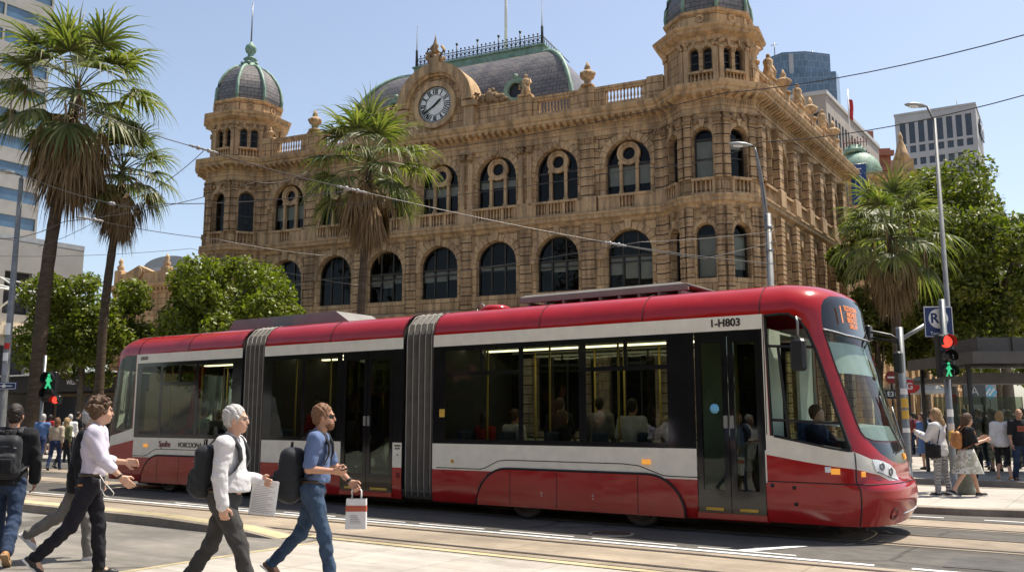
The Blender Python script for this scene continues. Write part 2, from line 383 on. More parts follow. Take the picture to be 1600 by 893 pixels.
sheet('pavement',[(-6.05,-30),(60,-30),(60,-3.55),(-6.05,-3.55)],.006,M_pave)
for b0,b1 in ((-3.3,-1.78),(.2,1.5),(2.5,3.75)):
    sheet('track_bed',rect(-160,90,b0,b1),.005 if b0<0 else .006,M_slab)
rl=MB()
for b in (-2.04,-3.1,.34,1.38,2.62,3.64):
    rl.mat=0; rl.box(-150,80,b-.03,b+.03,.0,.013); rl.mat=1; rl.box(-150,80,b+.031,b+.075,.0,.0095)
o=rl.build('tram_rails',[M_rail,M_groove],None,T0,RZ); o['kind']='structure'
ln=MB()
ln.box(-90,.55,-1.70,-1.60,0,.008); 
a=.95
while a<30: ln.box(a,a+1.6,-1.70,-1.6,0,.008); a+=2.2
for a in range(-8,3): ln.box(a*1.55-.1,a*1.55+1.15,-1.44,-1.38,0,.0075) if a<0 else None
for a in (-.55,1.0,2.5,4.0): ln.box(a,a+.95,4.05,4.13,0,.008)
ln.add([(-.62,-.55,.008),(-.50,-.55,.008),(-.95,-1.35,.008),(-1.15,-1.35,.008)],[(3,2,1,0)])
o=ln.build('road_markings',M_line,None,T0,RZ); o['kind']='structure'
yl=MB(); yl.box(-6.6,60,-3.52,-3.37,0,.011); yl.box(-6.10,-6.0,-30,-3.6,0,.010)
o=yl.build('yellow_edge_line',M_yel,None,T0,RZ); o['kind']='structure'
# raised kerb with a yellow top, running down to nothing near the crossing
kb=MB(); st=[(-90,.15),(-9.5,.15),(-7.6,.10),(-6.7,.012)]
rings=[[(a,-3.98,0),(a,-3.96,h*.9),(a,-3.93,h),(a,-3.5,h),(a,-3.5,0)] for a,h in st]; kb.loft(rings,True,True)
o=kb.build('kerb',M_kerb,None,T0,RZ); o['kind']='structure'
ky=MB(); ky.loft([[(a,-3.90,h+.004),(a,-3.60,h+.004),(a,-3.60,h),(a,-3.90,h)] for a,h in st],True,True); o=ky.build('kerb_yellow_top',M_yel,None,T0,RZ); o['kind']='structure'
# right-hand island with its kerb, far footpath
isl=[(-2.5,4.75),(.9,4.78),(1.7,5.0),(2.6,5.5),(60,30),(60,60),(-2.5,60)]
isl=[(-1.9,5.2),(-1.5,4.8),(-.6,4.62),(.6,4.72),(1.6,4.95),(3.2,5.25),(60,5.6),(60,10.2),(-1.2,10.2),(-1.9,9.5)]
sheet('traffic_island',isl,0,M_pave,.115)
kk=MB(); kk.sweep(isl,[(.0,0),(.012,0),(.012,.11),(.0,.121),(-.28,.121),(-.28,.10)],True); o=kk.build('island_kerb',M_kerb,None,T0,RZ); o['kind']='structure'
sheet('far_footpath',rect(-160,90,12.15,120),0,M_pave,.14)
fk=MB(); fk.box(-160,90,12.0,12.15,0,.15); o=fk.build('far_kerb',M_kerb,None,T0,RZ); o['kind']='structure'
# manhole covers and asphalt patches
for a,b,lab in ((-3.2,-.85,'round iron manhole cover in the road beside the tram nose shadow'),(3.4,1.95,'round iron manhole cover between the tracks at right')):
    P=rd(a,b,.004); t=thing('manhole_cover',lab,'manhole',P,RZ); m=MB(); m.lathe([(.33,0),(.33,.006),(.01,.006)],(0,0,0),24); m.build('frame',M_kerb,t); m=MB(); m.lathe([(.28,.002),(.28,.010),(.01,.010)],(0,0,0),24)
    for q in range(-3,4): m.box(-.2,.2,q*.06-.012,q*.06+.012,.010,.013)
    m.build('lid',M_rail,t)
M_patch=mat_ground('fresh asphalt patch',(.075,.072,.068),(.105,.10,.095),6,0,.3)
for i,(a0,a1,b0,b1) in enumerate(((-11.2,-8.4,-1.2,-.3),(1.2,3.9,-1.3,-.4),(-12.4,-10.2,-6.8,-5.9),(-4.6,-2.2,8.1,9.4))):
    sheet('road_patch',rect(a0,a1,b0,b1),.0065,M_patch)
# ---------------------------------------------------------------- the sandstone hall
hall=thing('station_hall','ornate sandstone hall with arched windows, clock gable, slate mansard roof and domed corner towers','building',BP,BZ)
def arc(cx,zs,r,n=14,a0=0,a1=PI): return [(cx+r*math.cos(a0+(a1-a0)*i/n),zs+r*math.sin(a0+(a1-a0)*i/n)) for i in range(n+1)]
def arch_panel(mb,x0,x1,z0,z1,ops,dep=.42,n=14):
    """wall panel z0..z1 with round-headed holes (cx,r,sill,spring) and their reveals"""
    x=x0
    for cx,r,sill,spr in ops:
        l,rr=cx-r,cx+r
        if l>x+1e-4: mb.poly((x,0,z0),(l,0,z0),(l,0,z1),(x,0,z1))
        if sill>z0+1e-4: mb.poly((l,0,z0),(rr,0,z0),(rr,0,sill),(l,0,sill))
        A=arc(cx,spr,r,n)
        for i in range(n):
            (xa,za),(xb,zb)=A[i],A[i+1]; mb.poly((xb,0,zb),(xa,0,za),(xa,0,z1),(xb,0,z1)); mb.poly((xa,0,za),(xb,0,zb),(xb,dep,zb),(xa,dep,za))
        mb.poly((l,0,sill),(l,0,spr),(l,dep,spr),(l,dep,sill)); mb.poly((rr,0,spr),(rr,0,sill),(rr,dep,sill),(rr,dep,spr)); mb.poly((rr,0,sill),(l,0,sill),(l,dep,sill),(rr,dep,sill))
        x=rr
    if x1>x+1e-4: mb.poly((x,0,z0),(x1,0,z0),(x1,0,z1),(x,0,z1))
def voussoirs(mb,cx,spr,r0,r1,n,proud=.06,key=True):
    for i in range(n):
        a0=PI*i/n+.012; a1=PI*(i+1)/n-.012; k=key and i==n//2
        p=proud*(2.2 if k else 1); R1=r1+(.16 if k else 0)
        pl=[(cx+r0*math.cos(a0),spr+r0*math.sin(a0)),(cx+R1*math.cos(a0),spr+R1*math.sin(a0)),(cx+R1*math.cos(a1),spr+R1*math.sin(a1)),(cx+r0*math.cos(a1),spr+r0*math.sin(a1))]
        mb.prism([(x,z) for x,z in pl],-p,.03)
def baluster(mb,x,y,z,h,n=6):
    k=h; mb.lathe([(.055,0),(.055,.1*k),(.03,.16*k),(.062,.36*k),(.03,.78*k),(.05,.86*k),(.055,k)],(x,y,z),n)
def balustrade(mb_,x0,x1,z0,z1,y0=-.22,y1=-.02,groups=None):
    mb=MB(); mb.M=mb_.M.copy()
    mb.box(x0,x1,y0,y1,z0,z0+.12); mb.box(x0,x1,y0-.04,y1,z1-.12,z1)
    groups=groups or [(x0,x1)]; prev=x0
    for a,b in groups:
        if a>prev+.01: mb.box(prev,a,y0+.02,y1-.003,z0+.12,z1-.12)
        nb=max(2,int((b-a)/.17))
        for i in range(nb): baluster(mb,a+(b-a)*(i+.5)/nb,(y0+y1)/2,z0+.12,z1-z0-.24)
        prev=b
    if x1>prev+.01: mb.box(prev,x1,y0+.02,y1-.003,z0+.12,z1-.12)
    mb.build('balustrade',M_trim,getattr(mb_,'root',None) or hall)
def window(M,cx,r,sill,spr,style,blind=0.,lab=None,y=.34):
    """window > pane, arch_moulding, blind, tracery"""
    f=MB(); f.M=M; n=14; A=arc(cx,spr,r,n); B=arc(cx,spr,r-.07,n)
    for i in range(n):
        f.add([(A[i][0],y-.05,A[i][1]),(A[i+1][0],y-.05,A[i+1][1]),(B[i+1][0],y-.05,B[i+1][1]),(B[i][0],y-.05,B[i][1]),(B[i][0],y+.03,B[i][1]),(B[i+1][0],y+.03,B[i+1][1])],[(0,3,2,1),(3,4,5,2)])
    f.box(cx-r,cx-r+.07,y-.05,y+.03,sill,spr); f.box(cx+r-.07,cx+r,y-.05,y+.03,sill,spr)
    f.box(cx-r,cx+r,y-.06,y+.03,sill,sill+.08)
    if style=='wide':
        for q in (-.34,.34): f.box(cx+q*r-.04,cx+q*r+.04,y-.06,y+.03,sill+.08,spr+r*math.sqrt(1-q*q)-.03)
        f.box(cx-r+.07,cx+r-.07,y-.07,y+.02,spr-.17,spr-.07); f.box(cx-r+.07,cx+r-.07,y-.055,y+.02,spr-.42,spr-.37)
    elif style in('plain','tall'):
        f.box(cx-r+.07,cx+r-.07,y-.06,y+.02,spr-.1,spr-.02); f.box(cx-r+.07,cx+r-.07,y-.055,y+.02,(sill+spr)/2-.03,(sill+spr)/2+.03)
    else: f.box(cx-r+.07,cx+r-.07,y-.05,y+.02,spr-.1,spr)
    w=f.build('window',M_wframe,hall)
    if lab: w['label']=lab
    p=MB(); p.M=M; C=arc(cx,spr,r-.03,n); tx,tz=rng.uniform(-.022,.022),rng.uniform(-.018,.018); p.poly(*[(a,y+(a-cx)*tx+(b-spr)*tz,b) for a,b in [(cx-r+.03,sill+.03),(cx+r-.03,sill+.03)]+C]); p.build('pane',M_pane,w)
    m=MB(); m.M=M; nv=13 if r>.9 else 9
    voussoirs(m,cx,spr,r+.02,r+(.36 if r>.9 else .2),nv,.07); 
    if style=='oculus':
        for i in range(nv-2): pass
    m.build('arch_moulding',M_trim,w)
    if blind>0:
        b=MB(); b.M=M; t=spr-.1
        if style=='wide':
            for q0,q1,k in ((-.97,-.37,rng.uniform(.6,1.3)),(-.31,.31,1),(.37,.97,rng.uniform(.7,1.1))): b.box(cx+q0*r+.02,cx+q1*r-.02,y+.06,y+.075,max(sill,t-blind*k),t)
        else: b.box(cx-r+.05,cx+r-.05,y+.06,y+.075,max(sill+.05,t-blind),t)
        b.build('blind',M_blind,w)
    if style=='oculus':
        t=MB(); t.M=M; rc=r*.52; zc=spr+r-rc-.06; k=18
        for (ra,rb,pa) in ((rc*.55,rc*.78,.12),(rc*.78,rc,.17)):
            for i in range(k):
                a0,a1=2*PI*i/k,2*PI*(i+1)/k
                q=[(cx+rr*math.cos(a),zc+rr*math.sin(a)) for rr,a in ((ra,a0),(rb,a0),(rb,a1),(ra,a1))]
                t.prism(q,y-pa-.04,y+.02)
        for sx in (-1,1):
            x=cx+sx*.36*r; t.box(x-.075,x+.075,y-.16,y+.02,sill+.08,spr-.05); t.box(x-.12,x+.12,y-.2,y+.02,spr-.05,spr+.09); t.box(x-.11,x+.11,y-.19,y+.02,sill+.05,sill+.2)
            t.sphere((x+sx*.02,y-.1,spr+.13),.1,6,4)
        t.box(cx-.36*r,cx+.36*r,y-.1,y+.02,spr-.02,spr+.05)
        t.build('tracery',M_trim,w)
    return w
def pilaster(mb_,x,w,z0,z1,blocks=True,proud=.14):
    mb=MB(); mb.M=mb_.M.copy()
    if blocks:
        z=z0
        while z<z1-.05:
            zz=min(z+.46,z1); mb.bbox(x-w/2,x+w/2,-proud,.02,z+.012,zz-.012,.025); z=zz
        mb.box(x-w/2+.03,x+w/2-.03,-proud+.035,.02,z0,z1)
    else:
        mb.bbox(x-w/2-.05,x+w/2+.05,-proud-.04,.02,z0,z0+.25,.02); mb.bbox(x-w/2,x+w/2,-proud,.02,z0+.25,z1-.35,.02)
    mb.build('colonnette' if not blocks else ('pilaster' if w>.4 else 'corner_pilaster'),M_rust if blocks else M_trim,hall)
def capital(mb_,x,w,z,proud=.16,h=.36):
    mb=MB(); mb.M=mb_.M.copy()
    mb.box(x-w/2-.1,x+w/2+.1,-proud-.08,.02,z+h-.08,z+h)
    k=max(3,int(w/.14))
    for i in range(k):
        for j in range(2):
            mb.sphere((x-w/2+w*(i+.5)/k+(.03 if j else -.02),-proud,z+.1+.13*j),.085,6,4)
    mb.box(x-w/2,x+w/2,-proud+.02,.02,z,z+h-.08)
    mb.build('capital',M_carve,hall)
# plan of the outside wall, left to right
AP=2.1124; HF=.875; CL,CR=-17.4,10.98; YC=.875; WDIR=R(80.8); WL=16.6
PA=[(-19.512,24),(-19.512,YC+HF),(CL-AP,YC-HF),(CL-HF,YC-AP),(CL+HF,YC-AP),(CL+AP,0),(CR-AP,0),(CR-HF,YC-AP),(CR+HF,YC-AP),(CR+AP,0)]
PA[1]=(CL-AP,YC+HF); PE=(CR+AP+WL*math.cos(WDIR),WL*math.sin(WDIR)); PA+= [PE,(PE[0]-12,PE[1]+2)]
PATH=[(CL-AP,24)]+PA[1:]
def seg(i):
    a,b=Vector(PATH[i]),Vector(PATH[i+1]); d=b-a; return frame((a.x,a.y,0),math.atan2(d.y,d.x)),d.length
wall=MB(); pil=MB(); cap=MB(); rail=MB(); carve=MB()
def own(mb,name,mat,fn):
    q=MB(); q.M=mb.M.copy(); fn(q); q.build(name,mat,hall)
ROW=((1.0,4.3,1.05),(7.78,9.45,1.12),(12.32,13.9,1.1))
Z1,Z2,Z3=6.9,11.3,15.42
def front(M,L,bays,style):
    for mb in (wall,pil,cap,rail,carve): mb.M=M
    arch_panel(wall,0,L,0,Z1,[(x,r,1.0,4.3) for x,r in bays]); arch_panel(wall,0,L,Z1,Z2,[(x,r,ROW[1][0],ROW[1][1]-(0 if r>.6 else -.35)) for x,r in bays])
    arch_panel(wall,0,L,Z2,16.2,[(x,r,ROW[2][0],ROW[2][1]-(0 if r>.6 else -.35)) for x,r in bays])
# main front
M,L=seg(5); s0=CL+AP; bays=[(s-s0,1.12) for s in (7.05,3.35,0,-3.35,-6.68,-9.98,-13.35)]
front(M,L,sorted(bays),'f')
for i,(x,r) in enumerate(bays):
    nm=['right end','sixth','fifth','centre','third','second','left end'][i]
    window(M,x,r,1.0,4.3,'wide'); window(M,x,r,*ROW[1][:2],'wide',[1.1,.55,.3,.6,.75,0,.3][i]); window(M,x,r,ROW[2][0],ROW[2][1],'oculus',[.95,0,.35,.5,0,.4,.8][i])
    end=i in(0,6)
    balustrade(rail,x-1.45,x+1.45,11.5,12.3,groups=[(x-.36,x+.36)] if end else [(x-1.05,x-.5),(x-.36,x+.36),(x+.5,x+1.05)])
    own(cap,'keystone_carving',M_carve,lambda q: (q.sphere((x,-.18,15.15),.17,8,5),q.sphere((x-.15,-.12,15.02),.1,6,4),q.sphere((x+.15,-.12,15.02),.1,6,4)))
    if end:                                        # wide rusticated arch
        vz=MB(); vz.M=M.copy()
        for k in range(15):
            a0=PI*k/15+.02; a1=PI*(k+1)/15-.02; vz.prism([(x+q*math.cos(a),13.9+q*math.sin(a)) for q,a in ((1.5,a0),(2.0,a0),(2.0,a1),(1.5,a1))] if False else [(x+q*math.cos(a),13.9+min(q*math.sin(a),1.42)) for q,a in ((1.5,a0),(2.05,a0),(2.05,a1),(1.5,a1))],-.045,.02)
        vz.build('rusticated_arch',M_rust,hall)
    for sx in (-1,1):                              # impost blocks
        own(pil,'impost',M_trim,lambda q:q.bbox(x+sx*1.42-.26,x+sx*1.42+.26,-.09,.02,9.2,9.45,.02)); own(pil,'impost',M_trim,lambda q:q.bbox(x+sx*1.42-.26,x+sx*1.42+.26,-.09,.02,13.65,13.88,.02))
mids=[(5.0,.75,1),(1.68,.62,0),(-1.68,.62,0),(-5.02,.62,0),(-8.33,.62,0),(-11.7,.75,1),(8.62,.42,1),(-15.0,.42,1)]
for s,w,solid in mids:
    x=s-s0; pilaster(pil,x,w,7.1,11.0); pilaster(pil,x,w+.1,.3,6.6,True,.2)
    if solid: pilaster(pil,x,w,12.3,15.0); capital(cap,x,w,15.0)
    else:
        for q in (-.24,.24): pilaster(pil,x+q,.24,12.3,15.1,False,.2); capital(cap,x+q,.24,14.95,.2,.4)
    own(pil,'pedestal',M_trim,lambda q:q.bbox(x-w/2-.12,x+w/2+.12,-.26,.02,11.5,12.32,.02))
# tower facets and side wing
for i,bl in ((3,0),(4,0),(2,0)):
    M,L=seg(i); front(M,L,[(L/2,.44)],'t')
    for k,row in ((1,ROW[1]),(2,ROW[2])): window(M,L/2,.44,row[0],row[1]+.35,'tall',0)
    window(M,L/2,.44,1.0,4.3,'tall')
for i,bl in ((6,(1.3,1.5)),(7,(1.8,1.9)),(8,(1.5,.4))):  # tower blinds added in place of a pale building's reflection, tallest on middle facet
    M,L=seg(i); front(M,L,[(L/2,.44)],'t')
    for k,row in ((0,ROW[1]),(1,ROW[2])): window(M,L/2,.44,row[0],row[1]+.35,'tall',bl[k])
    window(M,L/2,.44,1.0,4.3,'tall')
for i in (2,3,4,6,7,8):
    M,L=seg(i)
    for mb in (wall,pil,cap,rail,carve): mb.M=M
    for x in (.19,L-.19):
        pilaster(pil,x,.34,7.1,11.0); pilaster(pil,x,.34,.3,6.6); pilaster(pil,x,.34,12.3,14.85); capital(cap,x,.34,14.85,.16,.5)
    balustrade(rail,.36,L-.36,11.5,12.3,groups=[(L/2-.42,L/2+.42)])
    own(carve,'carved_ornament',M_carve,lambda q: [q.sphere((L/2+rng.uniform(-.42,.42),-.05,15.0+rng.uniform(-.05,.3)),rng.uniform(.06,.12),6,4) for _ in range(12)])
    own(carve,'keystone',M_carve,lambda q: q.box(L/2-.14,L/2+.14,-.16,.02,10.75,11.05))
M,L=seg(9); tb=[(1.55+2.42*k,.74) for k in range(7) if 1.55+2.42*k<L-.8]
front(M,L,tb,'s')
for k,(x,r) in enumerate(tb):
    window(M,x,r,1.0,4.3,'plain'); window(M,x,r,ROW[1][0],9.75,'plain',.5 if k%2 else 0) if False else window(M,x,r,ROW[1][0],ROW[1][1],'plain',.5 if k%2 else 0); window(M,x,r,ROW[2][0],ROW[2][1],'plain')
    for mb in (pil,cap,rail,carve): mb.M=M
    balustrade(rail,x-.85,x+.85,11.5,12.3)
    own(carve,'carved_ornament',M_carve,lambda q: [q.sphere((x+rng.uniform(-.5,.5),-.05,14.95+rng.uniform(-.05,.3)),rng.uniform(.07,.13),6,4) for _ in range(10)])
    xx=x+1.21
    pilaster(pil,xx,.6,7.1,11.0,True,.3); pilaster(pil,xx,.6,.3,6.6,True,.3); pilaster(pil,xx,.6,12.3,14.9,True,.34); capital(cap,xx,.6,14.9,.34,.45); own(pil,'pedestal',M_trim,lambda q:q.bbox(xx-.42,xx+.42,-.4,.02,11.5,12.32,.02))
pilaster(pil,.28,.5,7.1,11,True,.3); pilaster(pil,.28,.5,12.3,14.9,True,.34); capital(cap,.28,.5,14.9,.34,.45)
# left flank and back, plain
for i in (0,1,10):
    M,L=seg(i); wall.M=M; wall.poly((0,0,0),(L,0,0),(L,0,16.2),(0,0,16.2))
wall.M=I4; wall.poly((PATH[0][0],24,0),(PATH[0][0],24,16.2),(PATH[-1][0],PATH[-1][1],16.2),(PATH[-1][0],PATH[-1][1],0))
wall.build('wall',M_wall,hall); pass
# mouldings that run round the whole front
pth=PATH[:]
sc_=MB(); sc_.sweep(pth,[(0,6.6),(.1,6.62),(.16,6.8),(.34,6.86),(.34,6.98),(.12,7.06),(0,7.12)]); sc_.sweep(pth,[(0,10.98),(.07,11.0),(.12,11.14),(.30,11.22),(.30,11.38),(.36,11.42),(.36,11.5),(0,11.502)])
sc_.sweep(pth,[(0,9.22),(.07,9.24),(.07,9.42),(0,9.44)]) if False else None
sc_.build('string_course',M_trim,hall)
cn=MB(); cn.sweep(pth,[(0,15.35),(.06,15.37),(.06,15.62),(.11,15.64),(.11,15.92),(.2,15.98),(.2,16.12),(.62,16.2),(.62,16.34),(.7,16.38),(.78,16.56),(.78,16.62),(0,16.75)])
for i in range(1,len(pth)-2):
    M,L=seg(i); cn.M=M; k=max(2,int(L/.36))
    for j in range(k):
        x=L*(j+.5)/k; cn.add([(x-.09,-.18,15.94),(x+.09,-.18,15.94),(x+.09,-.58,16.1),(x-.09,-.58,16.1),(x-.09,-.18,16.21),(x+.09,-.18,16.21),(x+.09,-.58,16.21),(x-.09,-.58,16.21)],[(0,3,2,1),(3,7,6,2),(0,4,7,3),(1,2,6,5)])
    k=int(L/.13)
    for j in range(k): x=L*(j+.5)/k; cn.box(x-.035,x+.035,-.15,-.1,15.78,15.9)
cn.build('cornice',M_trim,hall)
# parapet with balustrades and pedestals
pp=MB(); pth2=PATH
def parapet(M,L,opens,peds,z0=16.72,z1=17.92):
    for mb in (pp,rail): mb.M=M
    x=0
    for a,b in opens+[(L,L)]:
        if a>x: pp.box(x,a,.04,.3,z0,z1-.13)
        if b>a: pp.box(a,b,.04,.3,z0,z0+.22); balustrade(rail,a,b,z0+.22,z1-.13,.08,.26)
        x=b
    pp.box(0,L,0,.34,z1-.13,z1)
    for p in peds: pp.bbox(p-.42,p+.42,-.05,.4,z0,z1+.1,.03); pp.box(p-.3,p+.3,-.075,-.05,z0+.3,z1-.25)
M,L=seg(5); parapet(M,L,[(s-s0,e-s0) for s,e in ((-14.4,-12.6),(-11.0,-9.3),(2.35,4.1),(5.95,7.85))],[s-s0 for s in (-11.75,-8.4,1.62,5.0,8.5,-15.0)])
M,L=seg(9); peds=[.5+2.42*k for k in range(7)]
parapet(M,L,[(p+.6,p+1.82) for p in peds if p+1.9<L],peds)
for i in (0,1,10):
    M,L=seg(i); parapet(M,L,[],[])
pp.build('parapet',M_wall,hall)
roofd=MB(); roofd.poly(*[(x,y,16.7) for x,y in PATH]); roofd.build('flat_roof',mat_plain('lead roof',(.42,.41,.39),.7),hall)
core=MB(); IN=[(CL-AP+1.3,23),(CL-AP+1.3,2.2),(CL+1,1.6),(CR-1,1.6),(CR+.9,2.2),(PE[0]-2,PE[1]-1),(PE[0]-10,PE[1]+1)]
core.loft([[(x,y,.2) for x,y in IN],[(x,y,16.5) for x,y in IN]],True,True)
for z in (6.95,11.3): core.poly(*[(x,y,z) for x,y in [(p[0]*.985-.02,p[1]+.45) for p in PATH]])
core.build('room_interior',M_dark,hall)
# statues and urns on the parapet
def statue(x,y,z,h,kind,parent=hall,M=I4):
    m=MB(); m.M=M; k=h
    if kind=='urn':
        m.lathe([(.28*k,0),(.28*k,.08*k),(.16*k,.12*k),(.12*k,.25*k),(.27*k,.38*k),(.31*k,.52*k),(.2*k,.62*k),(.1*k,.68*k),(.13*k,.76*k),(.08*k,.86*k),(.02*k,k)],(x,y,z),8)
        for q in range(6): m.sphere((x+.24*k*math.cos(q),y+.24*k*math.sin(q),z+.5*k),.09*k,6,4)
    else:
        m.bbox(x-.3*k,x+.3*k,y-.22*k,y+.22*k,z,z+.1*k,.02); m.lathe([(.24*k,.1*k),(.2*k,.3*k),(.15*k,.5*k),(.19*k,.68*k),(.15*k,.78*k),(.06*k,.84*k)],(x,y,z),9)
        m.sphere((x,y-.02,z+.9*k),.085*k,8,6,(1,1,1.25)); m.tube([(x+.17*k,y,z+.74*k),(x+.25*k,y-.06,z+.58*k),(x+.12*k,y-.18*k,z+.5*k)],.055*k); m.tube([(x-.17*k,y,z+.74*k),(x-.27*k,y-.03,z+.55*k),(x-.24*k,y-.1*k,z+.36*k)],.055*k); m.tube([(x+.1*k,y-.16*k,z+.1*k),(x+.13*k,y-.2*k,z+.3*k),(x,y-.1*k,z+.5*k)],.08*k)
    return m.build('statue' if kind!='urn' else 'urn',M_trim,parent)
statue(1.62,.15,18.02,1.25,'fig'); statue(5.0,.15,18.02,1.35,'urn'); statue(-11.75,.15,18.02,1.3,'urn'); statue(-8.4,.15,18.02,1.25,'fig'); statue(-14.95,.15,18.02,.7,'urn')
M,L=seg(9)
for k,p in enumerate(peds[:7]):
    if p<L: statue(p,.15,18.02,1.35,'fig' if k%2 else 'urn',hall,M)
# pediment reliefs beside the clock
for cx in (-.35,-6.7):
    rel=MB()
    for q in range(46):
        a=rng.uniform(-1,1); rel.sphere((cx+a*1.05,-.02,17.98+rng.uniform(0,1)*(.75*(1-abs(a))**1.2+.1)),rng.uniform(.07,.14),6,4)
    rel.sphere((cx,-.1,18.3),.26,8,6,(1,.5,1.3))
    rel.prism([(cx-1.25,17.9),(cx+1.25,17.9),(cx+.9,18.2),(cx+.3,18.62),(cx,18.72),(cx-.3,18.62),(cx-.9,18.2)],.02,.12)
    rel.build('carved_relief',M_carve,hall)
# clock gable
CX,CZ=-3.57,18.28
gb=MB(); A=arc(CX,CZ,2.05,24); 
gb.prism([(CX+2.05,16.75)]+A+[(CX-2.05,16.75)],-.1,.9)
gb.build('clock_gable',M_wall,hall)
gm=MB()
for ra,rb,p in ((1.78,2.3,.34),(1.62,1.78,.2),(1.02,1.3,.2)):
    full=rb<1.4; n=30; a1=2*PI if full else PI
    pts=[(math.cos(a1*i/n),math.sin(a1*i/n)) for i in range(n+1)]
    for i in range(n):
        (c0,s0_),(c1,s1)=pts[i],pts[i+1]
        gm.prism([(CX+ra*c0,CZ+ra*s0_),(CX+rb*c0,CZ+rb*s0_),(CX+rb*c1,CZ+rb*s1),(CX+ra*c1,CZ+ra*s1)],-.1-p,.95 if not full and rb>2 else -.08)
for i in range(22):
    a=PI*(i+.5)/22; gm.box(CX+1.9*math.cos(a)-.05,CX+1.9*math.cos(a)+.05,-.46,-.43,CZ+1.9*math.sin(a)-.05,CZ+1.9*math.sin(a)+.05)
for sx in (-1,1):
    gm.bbox(CX+sx*2.08-.42,CX+sx*2.08+.42,-.38,.9,17.9,18.22,.03); gm.bbox(CX+sx*2.05-.3,CX+sx*2.05+.3,-.28,.8,16.75,17.9,.03)
    gm.tube([(CX+sx*2.45,-.2,18.25),(CX+sx*2.62,-.2,18.5),(CX+sx*2.45,-.2,18.62),(CX+sx*2.4,-.2,18.45)],.1)
gm.build('gable_moulding',M_trim,hall)
fn=MB(); fn.bbox(CX-.3,CX+.3,-.5,.1,CZ+1.7,CZ+2.6,.05)
for q in range(26):
    t=rng.uniform(0,1); fn.sphere((CX+rng.uniform(-.55,.55)*(1-.6*t),-.25+rng.uniform(-.15,.15),CZ+2.35+t*.9),rng.uniform(.09,.17),6,4)
fn.tube([(CX-.3,-.25,CZ+2.7),(CX-.55,-.25,CZ+3.0),(CX-.4,-.25,CZ+3.25)],.09); fn.tube([(CX+.3,-.25,CZ+2.7),(CX+.55,-.25,CZ+3.0),(CX+.4,-.25,CZ+3.25)],.09)
fn.lathe([(.2,2.9),(.14,3.15),(.2,3.3),(.12,3.45),(.05,3.7),(.01,4.0)],(CX,-.25,CZ),8); fn.build('gable_finial',M_carve,hall)
ck=MB(); ck.prism(arc(CX,CZ,1.0,40,0,2*PI)[:-1],-.2,-.12); clock=ck.build('clock_face',M_white,hall)
rm=MB()
for i in range(60):
    a0,a1=2*PI*i/60,2*PI*(i+1)/60
    for ra,rb in ((.97,1.05),(.9,.925),(.56,.58)): rm.prism([(CX+q*math.cos(a),CZ+q*math.sin(a)) for q,a in ((ra,a0),(rb,a0),(rb,a1),(ra,a1))],-.225,-.19)
rm.build('clock_rings',M_black,clock)
nm=MB(); NUM=['III','II','I','XII','XI','X','IX','VIII','VII','VI','V','IIII']
for i,t in enumerate(NUM):
    a=PI*i/6; u=Vector((math.cos(a),math.sin(a))); v=Vector((-u.y,u.x))
    def stroke(o0,o1,w=.028):
        p0=u*.61+v*o0; p1=u*.87+v*o1; nm.prism([(CX+p.x,CZ+p.y) for p in (p0-v*w,p1-v*w,p1+v*w,p0+v*w)],-.215,-.19)
    x=-.055*(len(t)-1)
    for ch in t:
        if ch=='I': stroke(x,x)
        elif ch=='V': stroke(x,x-.05); stroke(x,x+.05)
        else: stroke(x-.05,x+.05); stroke(x+.05,x-.05)
        x+=.11
nm.build('clock_numerals',M_black,clock)
for deg,ln_,w in ((50,.52,.05),(-122,.86,.04)):
    h=MB(); a=R(90-deg); u=Vector((math.cos(a),math.sin(a))); v=Vector((-u.y,u.x)); p=[u*-.18-v*w,u*-.18+v*w,u*ln_*.7+v*w*1.2,u*ln_,u*ln_*.7-v*w*1.2]
    h.prism([(CX+q.x,CZ+q.y) for q in p],-.25,-.232 if w>.045 else -.228); h.build('clock_hand',M_black,clock)
# mansard roof
def inset(t): return 3.3*(1-math.cos(t*PI/2*.93)), 17.2+5.05*math.sin(t*PI/2*.93)/math.sin(PI/2*.93)
MXC,MYC,MHX,MHY=-3.45,6.7,7.1,5.1
ms=MB(); N=14; rr=[]
for i in range(N+1):
    k,z=inset(i/N); rr.append((MHX-k,MHY-k,z))
for side in range(4):
    for i in range(N):
        (ax,ay,az),(bx,by,bz)=rr[i],rr[i+1]; L0=i*.5; L1=L0+math.dist((ax,az),(bx,bz))
        c=[[(-1,-1),(1,-1)],[(1,-1),(1,1)],[(1,1),(-1,1)],[(-1,1),(-1,-1)]][side]
        P=[(MXC+c[0][0]*ax,MYC+c[0][1]*ay,az),(MXC+c[1][0]*ax,MYC+c[1][1]*ay,az),(MXC+c[1][0]*bx,MYC+c[1][1]*by,bz),(MXC+c[0][0]*bx,MYC+c[0][1]*by,bz)]
        ms.poly(*P)
ob=ms.build('mansard_roof',M_slate,hall,uv=False)
uvl=ob.data.uv_layers.new(name='UVMap'); d=[]
cum=[0]
for i in range(N): cum.append(cum[-1]+math.dist((rr[i][0],rr[i][2]),(rr[i+1][0],rr[i+1][2])))
for side in range(4):
    for i in range(N):
        h0=rr[i][0 if side%2==0 else 1]; h1=rr[i+1][0 if side%2==0 else 1]; d+=[-h0,cum[i],h0,cum[i],h1,cum[i+1],-h1,cum[i+1]]
uvl.data.foreach_set('uv',d)
kx,ky_,kz=rr[-1]; cu=MB()
